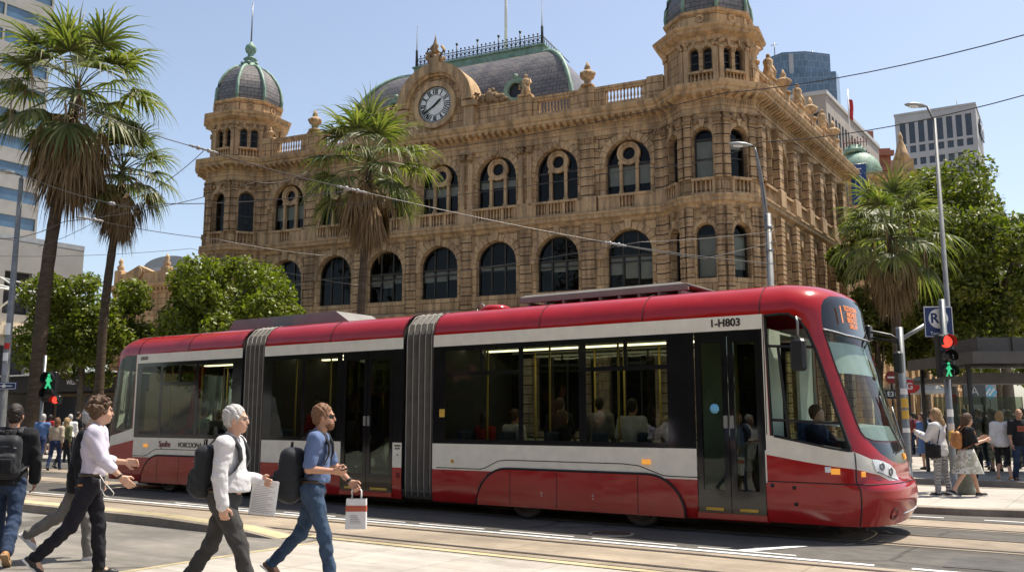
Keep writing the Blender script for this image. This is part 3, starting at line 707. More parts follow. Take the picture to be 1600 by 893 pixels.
cu.sweep([(MXC-kx,MYC-ky_),(MXC+kx,MYC-ky_),(MXC+kx,MYC+ky_),(MXC-kx,MYC+ky_)],[(-.3,kz-.1),(.22,kz-.15),(.26,kz+.02),(.12,kz+.1),(.12,kz+.42),(.2,kz+.46),(.2,kz+.56),(-.3,kz+.56)],True)
cu.poly((MXC-kx-.1,MYC-ky_-.1,kz+.5),(MXC+kx+.1,MYC-ky_-.1,kz+.5),(MXC+kx+.1,MYC+ky_+.1,kz+.5),(MXC-kx-.1,MYC+ky_+.1,kz+.5))
for cxs,cys in ((-1,-1),(1,-1),(1,1),(-1,1)): cu.tube([(MXC+cxs*(a+.02),MYC+cys*(b+.02),z) for a,b,z in rr],.13,6)
cu.sweep([(MXC-MHX,MYC-MHY),(MXC+MHX,MYC-MHY),(MXC+MHX,MYC+MHY),(MXC-MHX,MYC+MHY)],[(-.2,16.7),(.15,16.7),(.15,17.3),(-.2,17.35)],True)
cu.build('copper_ridge',M_copper,hall)
ir=MB(); zc=kz+.56
for y in (MYC-ky_,):
    n=30
    for i in range(n+1):
        x=MXC-kx+2*kx*i/n; h=.95 if i%5==0 else .62
        ir.tube([(x,y,zc),(x,y,zc+h)],.028 if i%5 else .045,4)
        ir.sphere((x,y,zc+h+.05),.06 if i%5 else .09,5,4)
        if i<n:
            xm=x+kx/n; ir.tube([(xm+.1*math.cos(q*PI/4),y,zc+.32+.1*math.sin(q*PI/4)) for q in range(9)],.018,4); ir.tube([(x,y,zc+.2),(xm,y,zc+.42),(x+2*kx/n,y,zc+.2)],.016,4)
    for z in (.12,.5): ir.box(MXC-kx,MXC+kx,y-.02,y+.02,zc+z,zc+z+.04)
    ir.box(MXC+kx-.02,MXC+kx+.02,y,y+2*ky_,zc+.12,zc+.16); ir.box(MXC+kx-.02,MXC+kx+.02,y,y+2*ky_,zc+.5,zc+.54)
    for q in range(10): ir.tube([(MXC+kx,y+q*.34,zc),(MXC+kx,y+q*.34,zc+.62)],.026,4)
for sx in (-1,1): ir.tube([(MXC+sx*kx,MYC-ky_,zc),(MXC+sx*kx,MYC-ky_,zc+1.1),(MXC+sx*kx,MYC-ky_,zc+1.15),(MXC+sx*kx,MYC-ky_,zc+2.7)],[.09,.07,.035,.012],6)
ir.build('iron_cresting',M_iron,hall)
fp=MB(); fp.tube([(-2.6,MYC,kz+.5),(-2.6,MYC,kz+9)],[.11,.07],8); fp.build('flagpole',M_white,hall)
for x,y,ro in ((.35,1.75,0),(-7.2,1.75,0),(3.3,4.6,PI/2)):       # round dormers
    dm=MB(); dm.M=frame((x,y,0),ro); r0=.55; zc_=19.1; Q=24
    for ra,rb,p in ((.42,.62,.22),(.62,.74,.12)):
        for i in range(Q):
            a0,a1=2*PI*i/Q,2*PI*(i+1)/Q; dm.prism([(q*math.cos(a),zc_+q*math.sin(a)) for q,a in ((ra,a0),(rb,a0),(rb,a1),(ra,a1))],-p,1.6)
    dm.box(-.75,.75,-.12,1.6,zc_-1.1,zc_-.62); dm.sphere((0,-.1,zc_+.82),.14,6,4)
    q=dm.build('dormer',M_copper,hall); gl=MB(); gl.M=dm.M; gl.prism(arc(0,zc_,.44,20,0,2*PI)[:-1],-.02,.05); gl.build('dormer_pane',M_black,q)
# tower tops
def octa(cx,ap,ph=0): return [(cx+ap/math.cos(PI/8)*math.cos(PI/8+PI/4*k),YC+ap/math.cos(PI/8)*math.sin(PI/8+PI/4*k)) for k in range(8)]
def octa_cw(cx,ap):   # order so that outside is on the right of travel (counter-clockwise)
    return octa(cx,ap)
for cx,pairs in ((CL,{5:2,6:2,7:1}),(CR,{5:2,6:2,7:2})):
    tw=MB(); tr=MB(); cv=MB(); rl_=MB(); ap=1.95; V=octa(cx,ap); zb,zt=16.6,19.0
    for k in range(8):
        a,b=Vector(V[k]),Vector(V[(k+1)%8]); d=b-a; L=d.length; M=frame((a.x,a.y,0),math.atan2(d.y,d.x))
        for m in (tw,tr,cv,rl_): m.M=M
        np_=pairs.get(k,0)
        if k==4 and cx==CL: np_=0
        if cx==CR and k==0: np_=0
        ops=[(L/2-.3,.21,17.4,18.35),(L/2+.3,.21,17.4,18.35)] if np_==2 else ([(L/2,.26,17.4,18.35)] if np_==1 else [])
        arch_panel(tw,0,L,zb,zt,ops,.3,8)
        for (x,r,a_,s_) in ops: window(M,x,r,a_,s_,'tall',0,None,.22)
        for x in (.13,L-.13): tr.bbox(x-.12,x+.12,-.1,.02,16.9,18.5,.02); [tr.sphere((x+rng.uniform(-.1,.1),-.10,18.5+rng.uniform(0,.35)),.09,6,4) for q in range(5)]
        if np_: balustrade(rl_,.26,L-.26,16.75,17.38,-.2,-.02)
        tr.prism([(L/2+q[0]*.24,20.0+q[1]*.24) for q in [(math.cos(t*PI/5),math.sin(t*PI/5)) for t in range(10)]],-.14,.02) if False else None
    for m in (tw,tr,cv): m.M=I4
    tr.sweep(V,[(0,18.85),(.08,18.87),(.1,19.05),(.45,19.2),(.45,19.32),(.55,19.38),(.58,19.5),(0,19.62)],True)
    V2=octa(cx,1.9); tw.loft([[(x,y,19.4) for x,y in V2],[(x,y,20.42) for x,y in V2]],True,True)
    tr.sweep(V2,[(0,20.22),(.1,20.26),(.14,20.4),(0,20.46)],True); tr.sweep(V2,[(0,19.6),(.07,19.6),(.07,19.72),(0,19.75)],True)
    for k in range(8):
        a,b=Vector(V2[k]),Vector(V2[(k+1)%8]); d=b-a; tr.M=frame((a.x,a.y,0),math.atan2(d.y,d.x)); L=d.length
        for i in range(14):
            a0,a1=2*PI*i/14,2*PI*(i+1)/14; tr.prism([(L/2+q*math.cos(t),20.0+q*math.sin(t)) for q,t in ((.11,a0),(.2,a0),(.2,a1),(.11,a1))],-.06,.02)
        k2=int(L/.3)
    for i in range(8):
        tr.M=I4
    tt=tw.build('tower_wall',M_wall,hall); tr.build('tower_moulding',M_trim,tt)
    prof=[(1.86,20.42),(1.9,20.75),(1.86,21.2),(1.74,21.65),(1.54,22.1),(1.24,22.55),(.86,22.9),(.42,23.1)]
    dm=MB(); uvs=[]; s=[0]
    for i in range(len(prof)-1): s.append(s[-1]+math.dist(prof[i],prof[i+1]))
    for i in range(len(prof)-1):
        A,B=octa(cx,prof[i][0]),octa(cx,prof[i+1][0])
        for k in range(8):
            j=(k+1)%8; dm.poly((*A[k],prof[i][1]),(*A[j],prof[i][1]),(*B[j],prof[i+1][1]),(*B[k],prof[i+1][1])); la=prof[i][0]*.414; lb=prof[i+1][0]*.414
            uvs+=[-la,s[i],la,s[i],lb,s[i+1],-lb,s[i+1]]
    do=dm.build('dome',M_slate,hall,uv=False); do.data.uv_layers.new(name='UVMap').data.foreach_set('uv',uvs)
    rb=MB()
    for k in range(8): rb.tube([(*octa(cx,r+.02)[k],z) for r,z in prof],.1,5)
    rb.build('dome_ribs',M_copper,do)
    la=MB(); la.lathe([(.62,23.0),(.6,23.1),(.42,23.2),(.36,23.55),(.44,23.62),(.2,23.8),(.16,23.95),(.3,24.1),(.36,24.32),(.3,24.52),(.12,24.66),(.05,24.8)],(cx,YC,0),10)
    for k in range(6): la.sphere((cx+.5*math.cos(k*PI/3),YC+.5*math.sin(k*PI/3),23.28),.12,6,4)
    la.build('dome_lantern',M_copper,do); sp=MB(); sp.tube([(cx,YC,24.7),(cx,YC,27.4)],[.05,.03],6); sp.build('mast',M_steel,do)
# ---------------------------------------------------------------- other buildings
M_conc=mat_plain('office concrete',(.29,.275,.255),.8,0,.12,.6,.2); M_conc2=mat_plain('office concrete pale',(.44,.43,.42),.8,0,.08,.5)
M_beige=mat_plain('beige office stone',(.34,.30,.26),.8,0,.1,.4); M_brick=mat_plain('red brown cladding',(.32,.13,.08),.8,0,.15,1)
M_bglass=mat_plain('blue office glass',(.06,.12,.19),.12,0,.35,.25,0,.8); M_dglass=mat_plain('dark office glass',(.03,.035,.045),.15,0,.4,.3,0,.8)
M_roofw=mat_plain('white metal roof',(.62,.62,.60),.5); M_roofg=mat_plain('grey metal roof',(.30,.31,.32),.5)
M_cream=mat_plain('cream render',(.58,.50,.38),.8,0,.1,1)
M_blue=mat_plain('sign blue',(.012,.03,.11),.4); M_red=mat_plain('sign red',(.5,.02,.015),.4)
ANG_T=RZ; ANG_V=RZ+PI/2
def block(name,label,P,ang,w,d,h,mwall,cat='building',group=None):
    """box building: local x along its front (towards +x), y back; P = front left ground corner"""
    t=thing(name,label,cat,(P[0],P[1],0),ang,group); return t
def facade(root,mwall,mglass,w,h,M,rows,wins,z_off=.25,sill=True):
    """wall with real recessed openings laid out on a grid: rows [(z0,z1)], wins [(x0,x1)]"""
    mb=MB(); mb.M=M; zs=0
    for z0,z1 in rows:
        if z0>zs: mb.poly((0,0,zs),(w,0,zs),(w,0,z0),(0,0,z0))
        x=0
        for a,b in wins:
            if a>x: mb.poly((x,0,z0),(a,0,z0),(a,0,z1),(x,0,z1))
            mb.poly((a,0,z0),(b,0,z0),(b,z_off,z0),(a,z_off,z0)); mb.poly((a,z_off,z1),(b,z_off,z1),(b,0,z1),(a,0,z1)); mb.poly((a,0,z0),(a,z_off,z0),(a,z_off,z1),(a,0,z1)); mb.poly((b,z_off,z0),(b,0,z0),(b,0,z1),(b,z_off,z1)); x=b
        if x<w: mb.poly((x,0,z0),(w,0,z0),(w,0,z1),(x,0,z1))
        zs=z1
    if zs<h: mb.poly((0,0,zs),(w,0,zs),(w,0,h),(0,0,h))
    mb.build('wall',mwall,root)
    wl=[(a,b,z0,z1) for z0,z1 in rows for a,b in wins]
    if len(wl)<=100:
        for a,b,z0,z1 in wl:
            g=MB(); g.M=M; g.poly((a,z_off,z0),(b,z_off,z0),(b,z_off,z1),(a,z_off,z1))
            for q in range(1,max(1,int((b-a)/1.6))+1):
                x=a+(b-a)*q/(max(1,int((b-a)/1.6))+1); g.box(x-.04,x+.04,z_off-.06,z_off-.005,z0,z1)
            g.build('window',mglass,root)
    else:
        g=MB(); g.M=M
        for a,b,z0,z1 in wl: g.poly((a,z_off,z0),(b,z_off,z0),(b,z_off,z1),(a,z_off,z1))
        o=g.build('windows',mglass,root); o['kind']='stuff'
def shell(root,mwall,w,d,h,roof=None,sides=('l','r','b')):
    mb=MB()
    if 'l' in sides: mb.poly((0,d,0),(0,0,0),(0,0,h),(0,d,h))
    if 'r' in sides: mb.poly((w,0,0),(w,d,0),(w,d,h),(w,0,h))
    mb.poly((w,d,0),(0,d,0),(0,d,h),(w,d,h)); mb.build('side_wall',mwall,root)
    r=MB(); r.box(-.02,w+.02,-.02,d+.02,h,h+.35); r.build('roof',roof or mwall,root)
def hgt(px,py,Y): return at(px,py,Y).z
# left: tall banded office tower, its long face turned to the right
E1=at(62,300,125); w=60
t=block('office_tower','tall pale office tower with bands of blue windows behind the left palms',rd(0,0),0,0,0,0,None); t.location=(E1.x-w*math.cos(ANG_V),E1.y-w*math.sin(ANG_V),0); t.rotation_euler=(0,0,ANG_V)
rows=[(z,z+1.75) for z in np.arange(9,84,3.75)]
facade(t,M_conc,M_bglass,w,88,I4,rows,[(.6+k*6.6,.6+k*6.6+6.3) for k in range(9)],.2); shell(t,M_conc,w,25,88)
E2=at(131,400,66); w=30; h=hgt(131,392,66)
t=thing('office_block','lower grey office block with square dark windows left of the hall','building',(E2.x-w*math.cos(ANG_V),E2.y-w*math.sin(ANG_V),0),ANG_V)
ws=[(1.2+k*2.9,1.2+k*2.9+1.9) for k in range(10)]
facade(t,M_conc,M_dglass,w,h,I4,[(4.4,6.6),(h-5.2,h-2.2)],ws,.5); shell(t,M_conc,w,9,h,M_roofg)
cr=MB(); cr.box(-.5,w+.15,-.7,.0,7.3,7.9); cr.box(-.5,w+.15,-.5,.0,7.9,8.15); cr.build('cornice',M_cream,t)
tr=MB()
for k in range(6):
    x=w-2-k*4; tr.tube([(x,-.2,9.0),(x,-3.4,10.0)],.07,5); tr.tube([(x,-.2,11.2),(x,-3.4,10.0)],.07,5)
    if k: tr.tube([(x,-3.4,10.0),(x+4,-3.4,10.0)],.07,5); tr.tube([(x,-.2,11.2),(x+4,-3.4,10.0)],.05,5); tr.tube([(x,-3.4,10.0),(x+4,-.2,9.0)],.05,5)
tr.build('truss',M_white,t)
# shop with a black awning at its foot
E3=at(222,600,56); wS=17
t=thing('corner_shop','street level shop with black awning and white letters under the left trees','shop',(E3.x-wS*math.cos(RZ),E3.y-wS*math.sin(RZ),0),RZ)
sh=MB(); sh.box(0,wS,.3,8,0,4.6); sh.build('wall',mat_plain('brown render',(.20,.15,.10),.8,0,.2,1),t)
for k in range(5):
    g=MB(); g.box(.5+k*3.3,3.3+k*3.3,.2,.32,.4,3.0); q=g.build('shop_window',M_dglass,t)
aw=MB(); aw.box(-.3,wS+.3,-2.6,.3,3.25,4.35); a=aw.build('awning',M_black,t)
aw=MB(); aw.box(-.35,wS+.35,-2.65,.35,4.35,4.45); aw.build('awning_trim',M_white,t)
lettering('WILBCRK',.40,M_white,t,Matrix.Translation((wS-3.0,-2.63,3.8))@STAND,sx=1.05)
# left wing annex of the same sandstone
hx=lambda s,y: Vector((BP.x,BP.y,0))+Matrix.Rotation(BZ,3,'Z')@Vector((s,y,0))
P=hx(-37.2,9); h=hgt(240,432,62)
t=thing('annex_building','low sandstone annex with paired window and small gable left of the hall','building',(P.x,P.y,0),BZ)
w=20.2; mb=MB(); arch_panel(mb,0,w,0,5.6,[(2.2,.95,1,3.4),(6.1,.95,1,3.4),(10.2,.95,1,3.4),(14.4,.95,1,3.4)]); 
zz=5.6; WN=[(5.5,6.7),(9.6,10.8),(13.8,15.0)]
x=0
for a,b in WN:
    mb.poly((x,0,zz),(a,0,zz),(a,0,h),(x,0,h)); mb.poly((a,0,zz),(b,0,zz),(b,0,zz+.9),(a,0,zz+.9)); mb.poly((a,0,zz+2.8),(b,0,zz+2.8),(b,0,h),(a,0,h)); x=b
mb.poly((x,0,zz),(w,0,zz),(w,0,h),(x,0,h)); mb.build('wall',M_wall,t)
for a,b in WN:
    g=MB(); g.box(a,b,.18,.25,zz+.9,zz+2.8); q=g.build('window',M_pane,t); f=MB(); f.box(a+.5,a+.7,.05,.17,zz+.9,zz+2.8); f.box(a-.12,b+.12,-.12,.1,zz+.75,zz+.9); f.box(a-.12,b+.12,-.1,.06,zz+2.8,zz+3.0); f.build('window_frame',M_trim,q)
for x in (2.2,6.1,10.2,14.4):
    g=MB(); g.prism([(x-.95,1),(x+.95,1)]+arc(x,3.4,.95,12),.3,.36); q=g.build('window',M_pane,t); v=MB(); voussoirs(v,x,3.4,.97,1.25,11,.05); v.build('arch_moulding',M_trim,q)
tr=MB(); tr.sweep([(0,0),(w,0)],[(0,h-.5),(.1,h-.48),(.14,h-.2),(.5,h),(.55,h+.25),(0,h+.3)]); 
for k in range(46): tr.box(.2+k*.38,.38+k*.38,-.4,0,h-.28,h-.12)
tr.sweep([(0,0),(w,0)],[(0,5.45),(.1,5.5),(.12,5.7),(0,5.75)]); tr.build('cornice',M_trim,t)
pb=MB(); pb.box(0,w,0,.35,h+.28,h+1.2); pb.prism([(1.2,h+1.2),(4.0,h+1.2),(2.6,h+1.75)],-.08,.4); pb.prism(arc(2.6,h+1.2,.45,14,0,2*PI)[:-1],-.2,-.05)
for x in (.4,5.2,w-.4): pb.bbox(x-.35,x+.35,-.1,.5,h+.28,h+1.5,.04); pb.lathe([(.22,0),(.28,.3),(.12,.5),(.2,.7),(.03,1.0)],(x,.2,h+1.5),8)
pb.build('parapet',M_trim,t)
rf=MB(); rf.loft([[(.5,.4,h+.4),(w,.4,h+.4),(w,12,h+.4),(.5,12,h+.4)],[(5.5,4,h+2.3),(w,4,h+2.3),(w,8,h+2.3),(5.5,8,h+2.3)]],False,True); rf.build('roof',M_roofw,t)
sw=MB(); sw.box(0,w,.4,14,0,h+.2); sw.build('side_wall',M_wall,t) if False else None
# grey roofs behind the annex
P=at(205,520,84); hr=hgt(240,398,84)
t=thing('rear_building','grey building with barrel roof and chimneys behind the sandstone annex','building',(P.x,P.y,0),BZ)
mb=MB(); mb.box(0,14,0,10,0,hr-1.4); mb.build('wall',M_conc2,t)
mb=MB(); mb.add([(4+3*math.cos(PI*i/12),y,hr-1.4+1.0*math.sin(PI*i/12)) for y in (0,10) for i in range(13)],[tuple(range(12,-1,-1)),tuple(range(13,26))]+[(i,i+1,i+14,i+13) for i in range(12)]); mb.loft([[(7,0,hr-1.4),(13.5,0,hr-1.4),(13.5,10,hr-1.4),(7,10,hr-1.4)],[(8,3,hr-.2),(13,3,hr-.2),(13,7,hr-.2),(8,7,hr-.2)]],False,True); mb.build('roof',M_roofg,t)
mb=MB(); mb.box(11.6,12.5,1,1.8,hr-1.6,hr+1.2); mb.box(11.5,12.6,.9,1.9,hr+.85,hr+1.05); mb.build('chimney',M_conc,t)
# right: glass tower
def boxb(name,label,P,ang,w,d,h,mat):
    t=thing(name,label,'building',(P[0],P[1],0),ang); return t
Y=230; P=at(1258,80,Y); ht=P.z
t=thing('glass_tower','distant blue glass tower with stepped top behind the right corner tower','building',(P.x,P.y,0),R(-8))
gt=mat_stone('tower curtain wall',(.10,.17,.25),(.14,.21,.29),(.30,.34,.38),bw=1.6,rh=1.9,msize=.06,stain=0,bump=0)
gt.node_tree.nodes['Principled BSDF'].inputs['Roughness'].default_value=.2; gt.node_tree.nodes['Principled BSDF'].inputs['Specular IOR Level'].default_value=.7
mb=MB(); mb.loft([[(-9,3,z),(-6,0,z),(0,0,z),(7,3,z),(7,14,z),(-9,14,z)] for z in (0,ht)],False,True); mb.build('upper_storeys',gt,t)
mb=MB(); hl=hgt(1258,118,Y); mb.loft([[(-10,-2,z),(7.2,-2,z),(9.4,4,z),(9.4,15,z),(-10,15,z)] for z in (0,hl)],False,True); mb.build('lower_storeys',gt,t)
mb=MB(); mb.box(-4.4,-3.2,-.3,.2,hl,ht-.6); mb.build('pale_fin',M_conc2,t); mb=MB(); mb.tube([(-7,6,ht),(-7,6,ht+5.5)],.14,5); mb.tube([(-8,6,ht+4.6),(-6,6,ht+5)],.1,4); mb.tube([(3,6,ht),(3,6,ht+2.5)],.2,5); mb.build('aerial',M_steel,t)
# beige office with dark window strips
Y=130; P=at(1290,150,Y); ht=hgt(1290,146,Y)
t=thing('striped_office','beige office building with tall dark window strips beyond the hall','building',(P.x,P.y,0),R(-24.7))
wl=16; facade(t,M_beige,M_dglass,wl,ht,Matrix.Translation((-wl,0,0)),[(6,ht-2.7)],[(1+k*3.1,1+k*3.1+1.9) for k in range(5)],.8)
L2=34; facade(t,M_beige,M_dglass,L2,ht,frame((0,0,0),R(80)),[(6,ht-2.7)],[(.9+k*1.9,.9+k*1.9+1.25) for k in range(17)],.12)
mb=MB(); e=(L2*math.cos(R(80)),L2*math.sin(R(80))); mb.poly((-wl,0,ht),(0,0,ht),(e[0],e[1],ht),(e[0]-wl,e[1],ht)); mb.sweep([(-wl,0),(0,0),e],[(0,ht-.1),(.25,ht-.1),(.25,ht+.5),(0,ht+.5)]); mb.build('roof',M_conc2,t)
lettering('anc',2.0,M_black,t,Matrix.Translation((-5.0,-.1,ht-2.5))@STAND,ext=.05,bold=.03)
Y=165; P=at(1352,230,Y); ht=hgt(1352,205,Y)
t=thing('red_building','distant red brown building with stepped balconies beside the striped office','building',(P.x,P.y,0),R(-10))
mb=MB(); mb.box(-3,1.6,0,10,0,ht); mb.box(1.6,4.6,.5,10,0,ht-3.4)
for k in range(5): mb.box(1.4,5.0,-.6,.5,ht-5-k*3,ht-4.1-k*3)
mb.build('wall',M_brick,t)
# white tower
Y=200; P=at(1524,170,Y); ht=hgt(1524,163,Y)
t=thing('white_tower','white office tower with rows of small square windows at the far right','building',(P.x,P.y,0),R(-30))
wl=17.4; rw=[(ht-6.9-2.6-k*3.1,ht-6.9-.9-k*3.1) for k in range(11)][::-1]; wc=[(1.0+k*2.02,1.0+k*2.02+1.3) for k in range(8)]
facade(t,M_conc2,M_dglass,wl,ht,Matrix.Translation((-wl,0,0)),rw[3:]+[(ht-7.2,ht-1.9)],wc,.35)
L2=18; facade(t,M_conc2,M_dglass,L2,ht,frame((0,0,0),R(88)),[(z0,z1) for z0,z1 in rw],[(.8+k*1.7,.8+k*1.7+1.0) for k in range(10)],.3)
mb=MB(); mb.loft([[(-wl-.15,-.15,z),(.15,-.15,z),(.15+L2*.035,L2,z),(-wl,L2,z)] for z in (ht,ht+.5)],True,True); mb.box(-8,-6,8,10,ht+.4,ht+1.6); mb.tube([(-4,6,ht),(-4,6,ht+4)],.1,4); mb.build('roof',M_conc2,t)
mb=MB(); mb.M=frame((0,0,0),R(88)); mb.box(5,15,-.5,-.15,ht-5.4,ht-2.2); sg=mb.build('sign_panel',M_dglass,t); lettering('ONCUS',2.4,M_white,t,frame((0,0,0),R(88))@Matrix.Translation((10,-.55,ht-3.8))@STAND,ext=.05)
# green domed building further along the side street
Y=78; P=at(1343,275,Y); zb=P.z
t=thing('domed_building','sandstone building with pale green dome and flagpole behind the hall','building',(P.x,P.y,0),R(-20))
mb=MB(); mb.box(-4,4.5,-1.5,8,0,zb-.3); mb.sweep([(-4,-1.5),(4.5,-1.5),(4.5,8)],[(0,zb-1),(.4,zb-.6),(.4,zb-.3),(0,zb-.2)]); mb.build('wall',M_wall,t)
mb=MB(); mb.lathe([(2.0*math.cos(a)+.02,2.45*math.sin(a)) for a in np.linspace(0,PI/2,10)],(0,0,zb-.3),20); mb.lathe([(.95,0),(.95,.35),(.7,.4),(.7,.7),(.1,.8)],(-.3,0,zb+2.05),12); mb.build('dome',M_copper,t)
mb=MB()
for k in range(9): x=-1.2+k*.24; mb.tube([(x,-.5,zb+2.6),(x,-.5,zb+3.2+.2*(k%2))],.03,4); mb.sphere((x,-.5,zb+3.25+.2*(k%2)),.07,5,4)
mb.tube([(-1.2,-.5,zb+3),(.8,-.5,zb+3)],.04,4); mb.build('roof_railing',mat_plain('rusty railing',(.16,.05,.04),.7),t)
mb=MB(); mb.box(2.6,4.4,-1.4,0,zb-.3,zb+.8); mb.lathe([(.8,0),(.5,.8),(.35,1.4),(.15,1.9),(.2,2.2),(.02,2.7)],(3.5,-.7,zb+.8),8); mb.build('turret',M_trim,t)
mb=MB(); mb.tube([(-.6,-.3,zb+2.5),(-.6,-.3,hgt(1331,140,Y))],.07,6); mb.build('flagpole',M_white,t)
mb=MB(); F=[]; zt=hgt(1331,155,Y)
for i in range(6):
    for j in range(4): F.append((-.55+j*.11+.05*math.sin(i),-.3+.16*math.sin(j*2.2+i*.6),zt-i*.38-j*.06))
fl=MB(); fl.add(F,[(i*4+j,i*4+j+1,i*4+j+5,i*4+j+4) for i in range(5) for j in range(3)],True); flag=fl.build('flag',M_red,None); 
flag.location=t.location; flag.rotation_euler=t.rotation_euler; tag(flag,'red flag hanging limp from the pole above the green dome','flag')
# stone street front continuing beyond the hall
q0=hx(PATH[10][0],PATH[10][1]); wv=BZ+WDIR; P=q0+Vector((math.cos(wv),math.sin(wv),0))*4
t=thing('terrace_building','three storey sandstone terrace along the side street beyond the hall','building',(P.x,P.y,0),wv)
w=46; h=9.6; mb=MB(); bs=[(1.3+k*2.6,.7) for k in range(17)]
arch_panel(mb,0,w,0,4.2,[(x,.8,.2,2.4) for x,r in bs]); arch_panel(mb,0,w,4.2,h,[(x,r,5.4,7.2) for x,r in bs]); mb.poly((0,12,0),(0,0,0),(0,0,h),(0,12,h)); mb.poly((0,0,h),(w,0,h),(w,12,h),(0,12,h)); mb.build('wall',M_wall,t)
for x,r in bs:
    for z0,z1,rr_ in ((.2,2.4,.8),(5.4,7.2,.7)):
        g=MB(); g.prism([(x-rr_,z0),(x+rr_,z0)]+arc(x,z1,rr_,8),.3,.36); g.build('window',M_pane,t)
tr=MB(); tr.sweep([(0,0),(w,0)],[(0,h-.5),(.15,h-.4),(.5,h-.1),(.55,h+.15),(0,h+.2)]); tr.sweep([(0,0),(w,0)],[(0,4.1),(.25,4.2),(.25,4.4),(0,4.5)])
for x,r in bs: tr.bbox(x+1.05,x+1.55,-.2,.02,0,4.1,.03); tr.bbox(x+1.1,x+1.5,-.2,.02,4.5,h-.5,.03)
tr.build('cornice',M_trim,t)
# blue banner on the hall's end
P=q0+Vector((math.cos(wv),math.sin(wv),0))*.6; z0,z1=hgt(1330,338,57),hgt(1330,280,57)
t=thing('banner','blue vertical banner with white letters hanging at the far end of the hall','banner',(P.x,P.y,0),R(-20))
mb=MB(); mb.box(.25,1.15,-.02,.02,z0,z1); mb.build('cloth',mat_plain('banner blue',(.03,.08,.26),.7),t); mb=MB(); mb.tube([(0,0,z1+.03),(1.2,0,z1+.03)],.03,5); mb.tube([(0,0,z0-.03),(1.2,0,z0-.03)],.03,5); mb.tube([(0,0,z0-.03),(0,0,z1+.1)],.05,5); mb.build('bracket',M_steel,t)
lettering('NTCUM',.62,M_white,t,Matrix.Translation((.7,-.03,(z0+z1)/2))@Matrix.Rotation(PI/2,4,'Y')@STAND@Matrix.Rotation(0,4,'Z'),ext=.005) if False else lettering('NTCUM',.58,M_white,t,Matrix.Translation((.7,-.03,(z0+z1)/2))@STAND@Matrix.Rotation(PI/2,4,'Z'),ext=.005)
# street front behind the viewpoint: what the tram's glass mirrors
for i,(a0,w,h,mw,lab) in enumerate(((-46,22,13,M_brick,'red brown shop building with dark shopfronts across the street'),(-23,20,17,M_conc,'grey office building with wide windows across the street'),(-2,26,12,M_beige,'beige shop building with long awning across the street'))):
    P=rd(a0+w,-31); t=thing('street_building',lab,'building',(P.x,P.y,0),RZ+PI)
    facade(t,mw,M_dglass,w,h,I4,[(.3,3.0)]+[(z,z+2.1) for z in np.arange(5.2,h-2.4,3.6)],[(.6+k*2.4,.6+k*2.4+1.7) for k in range(int((w-1)/2.4))],.3); shell(t,mw,w,10,h)
    mb=MB(); mb.box(.2,w-.2,-2.8,0,3.3,3.9); mb.build('awning',[M_blue,M_black,M_red][i],t)
# ---------------------------------------------------------------- the tram
M_tred=mat_paint('tram red paint',(.37,.008,.010),.2,.14,.09); M_tcream=mat_paint('tram cream paint',(.80,.75,.64),.06,.28,.05)
M_tblack=mat_plain('tram black glass surround',(.010,.010,.011),.08,0,.2,2,0,.6); M_rub=mat_plain('black rubber',(.018,.017,.016),.7)
M_tglass=mat_glass('tram window glass',(.52,.57,.50),-.005,.01,.22,.9); M_scr=mat_glass('windscreen glass',(.82,.90,.86),-.01,.01,.02,.6)
M_in=mat_plain('tram lining',(.60,.63,.52),.6); M_floor=mat_plain('tram floor',(.12,.12,.12),.7); M_seat=mat_plain('seat cloth',(.03,.05,.10),.9,0,.4,20)
M_pole=mat_plain('yellow handrail',(.46,.34,.06),.4); M_bel=mat_plain('bellows fabric',(.085,.075,.062),.65,0,.25,4); M_bele=mat_plain('bellows edge',(.30,.28,.24),.5)
M_und=mat_plain('underframe dirt',(.035,.030,.025),.85,0,.3,6); M_wheel=mat_plain('wheel steel',(.10,.08,.065),.6,.4,.3,8)
M_hvac=mat_plain('roof equipment grey',(.19,.18,.165),.75); M_amber=mat_emit('amber lamp',(1.,.42,.06),.35); M_lamp=mat_plain('lamp glass',(.72,.74,.74),.1,0,.1,9,0,.7)
M_led=mat_emit('orange led',(1.,.27,.03),.45); M_strip=mat_emit('ceiling light',(1.,.88,.56),2.2); M_sticker=mat_plain('sticker blue',(.15,.42,.62),.5); M_ystep=mat_plain('yellow step edge',(.60,.36,.05),.5)
tram=thing('tram','long red and cream articulated tram crossing the street in three sections','tram',T0,RZ)
VT,LA,TW=3.12,.70,2.5
A_T=[(.22,.34),(.35,.43),(.55,.48),(.74,.46),(.80,.37),(1.0,.37),(1.15,.34),(1.4,.25),(2.0,.10),(2.6,-.05),(2.9,-.12),(3.12,-.15),(3.3,-.17),(3.45,-.24),(3.6,-.42),(3.82,-.95)]
A_S=[(.22,-.22),(.7,-.20),(1.2,-.30),(2.0,-.48),(2.75,-.64),(3.12,-.72),(3.4,-.85),(3.82,-1.06)]
def _sm(T):
    x=np.linspace(.1,3.95,386); y=np.interp(x,[t[0] for t in T],[t[1] for t in T]); k=np.hanning(13); k/=k.sum(); yp=np.pad(y,6,mode='edge'); return x,np.convolve(yp,k,'valid')
XT,XS=_sm(A_T),_sm(A_S)
def prof(v):
    if v<=VT: return .03*max(0,(.5-v)/.28)**2, v
    t=min(1.,(v-VT)/LA)*PI/2; return .5*(1-math.cos(t)), VT+.46*math.sin(t)
CAB0=-1.18
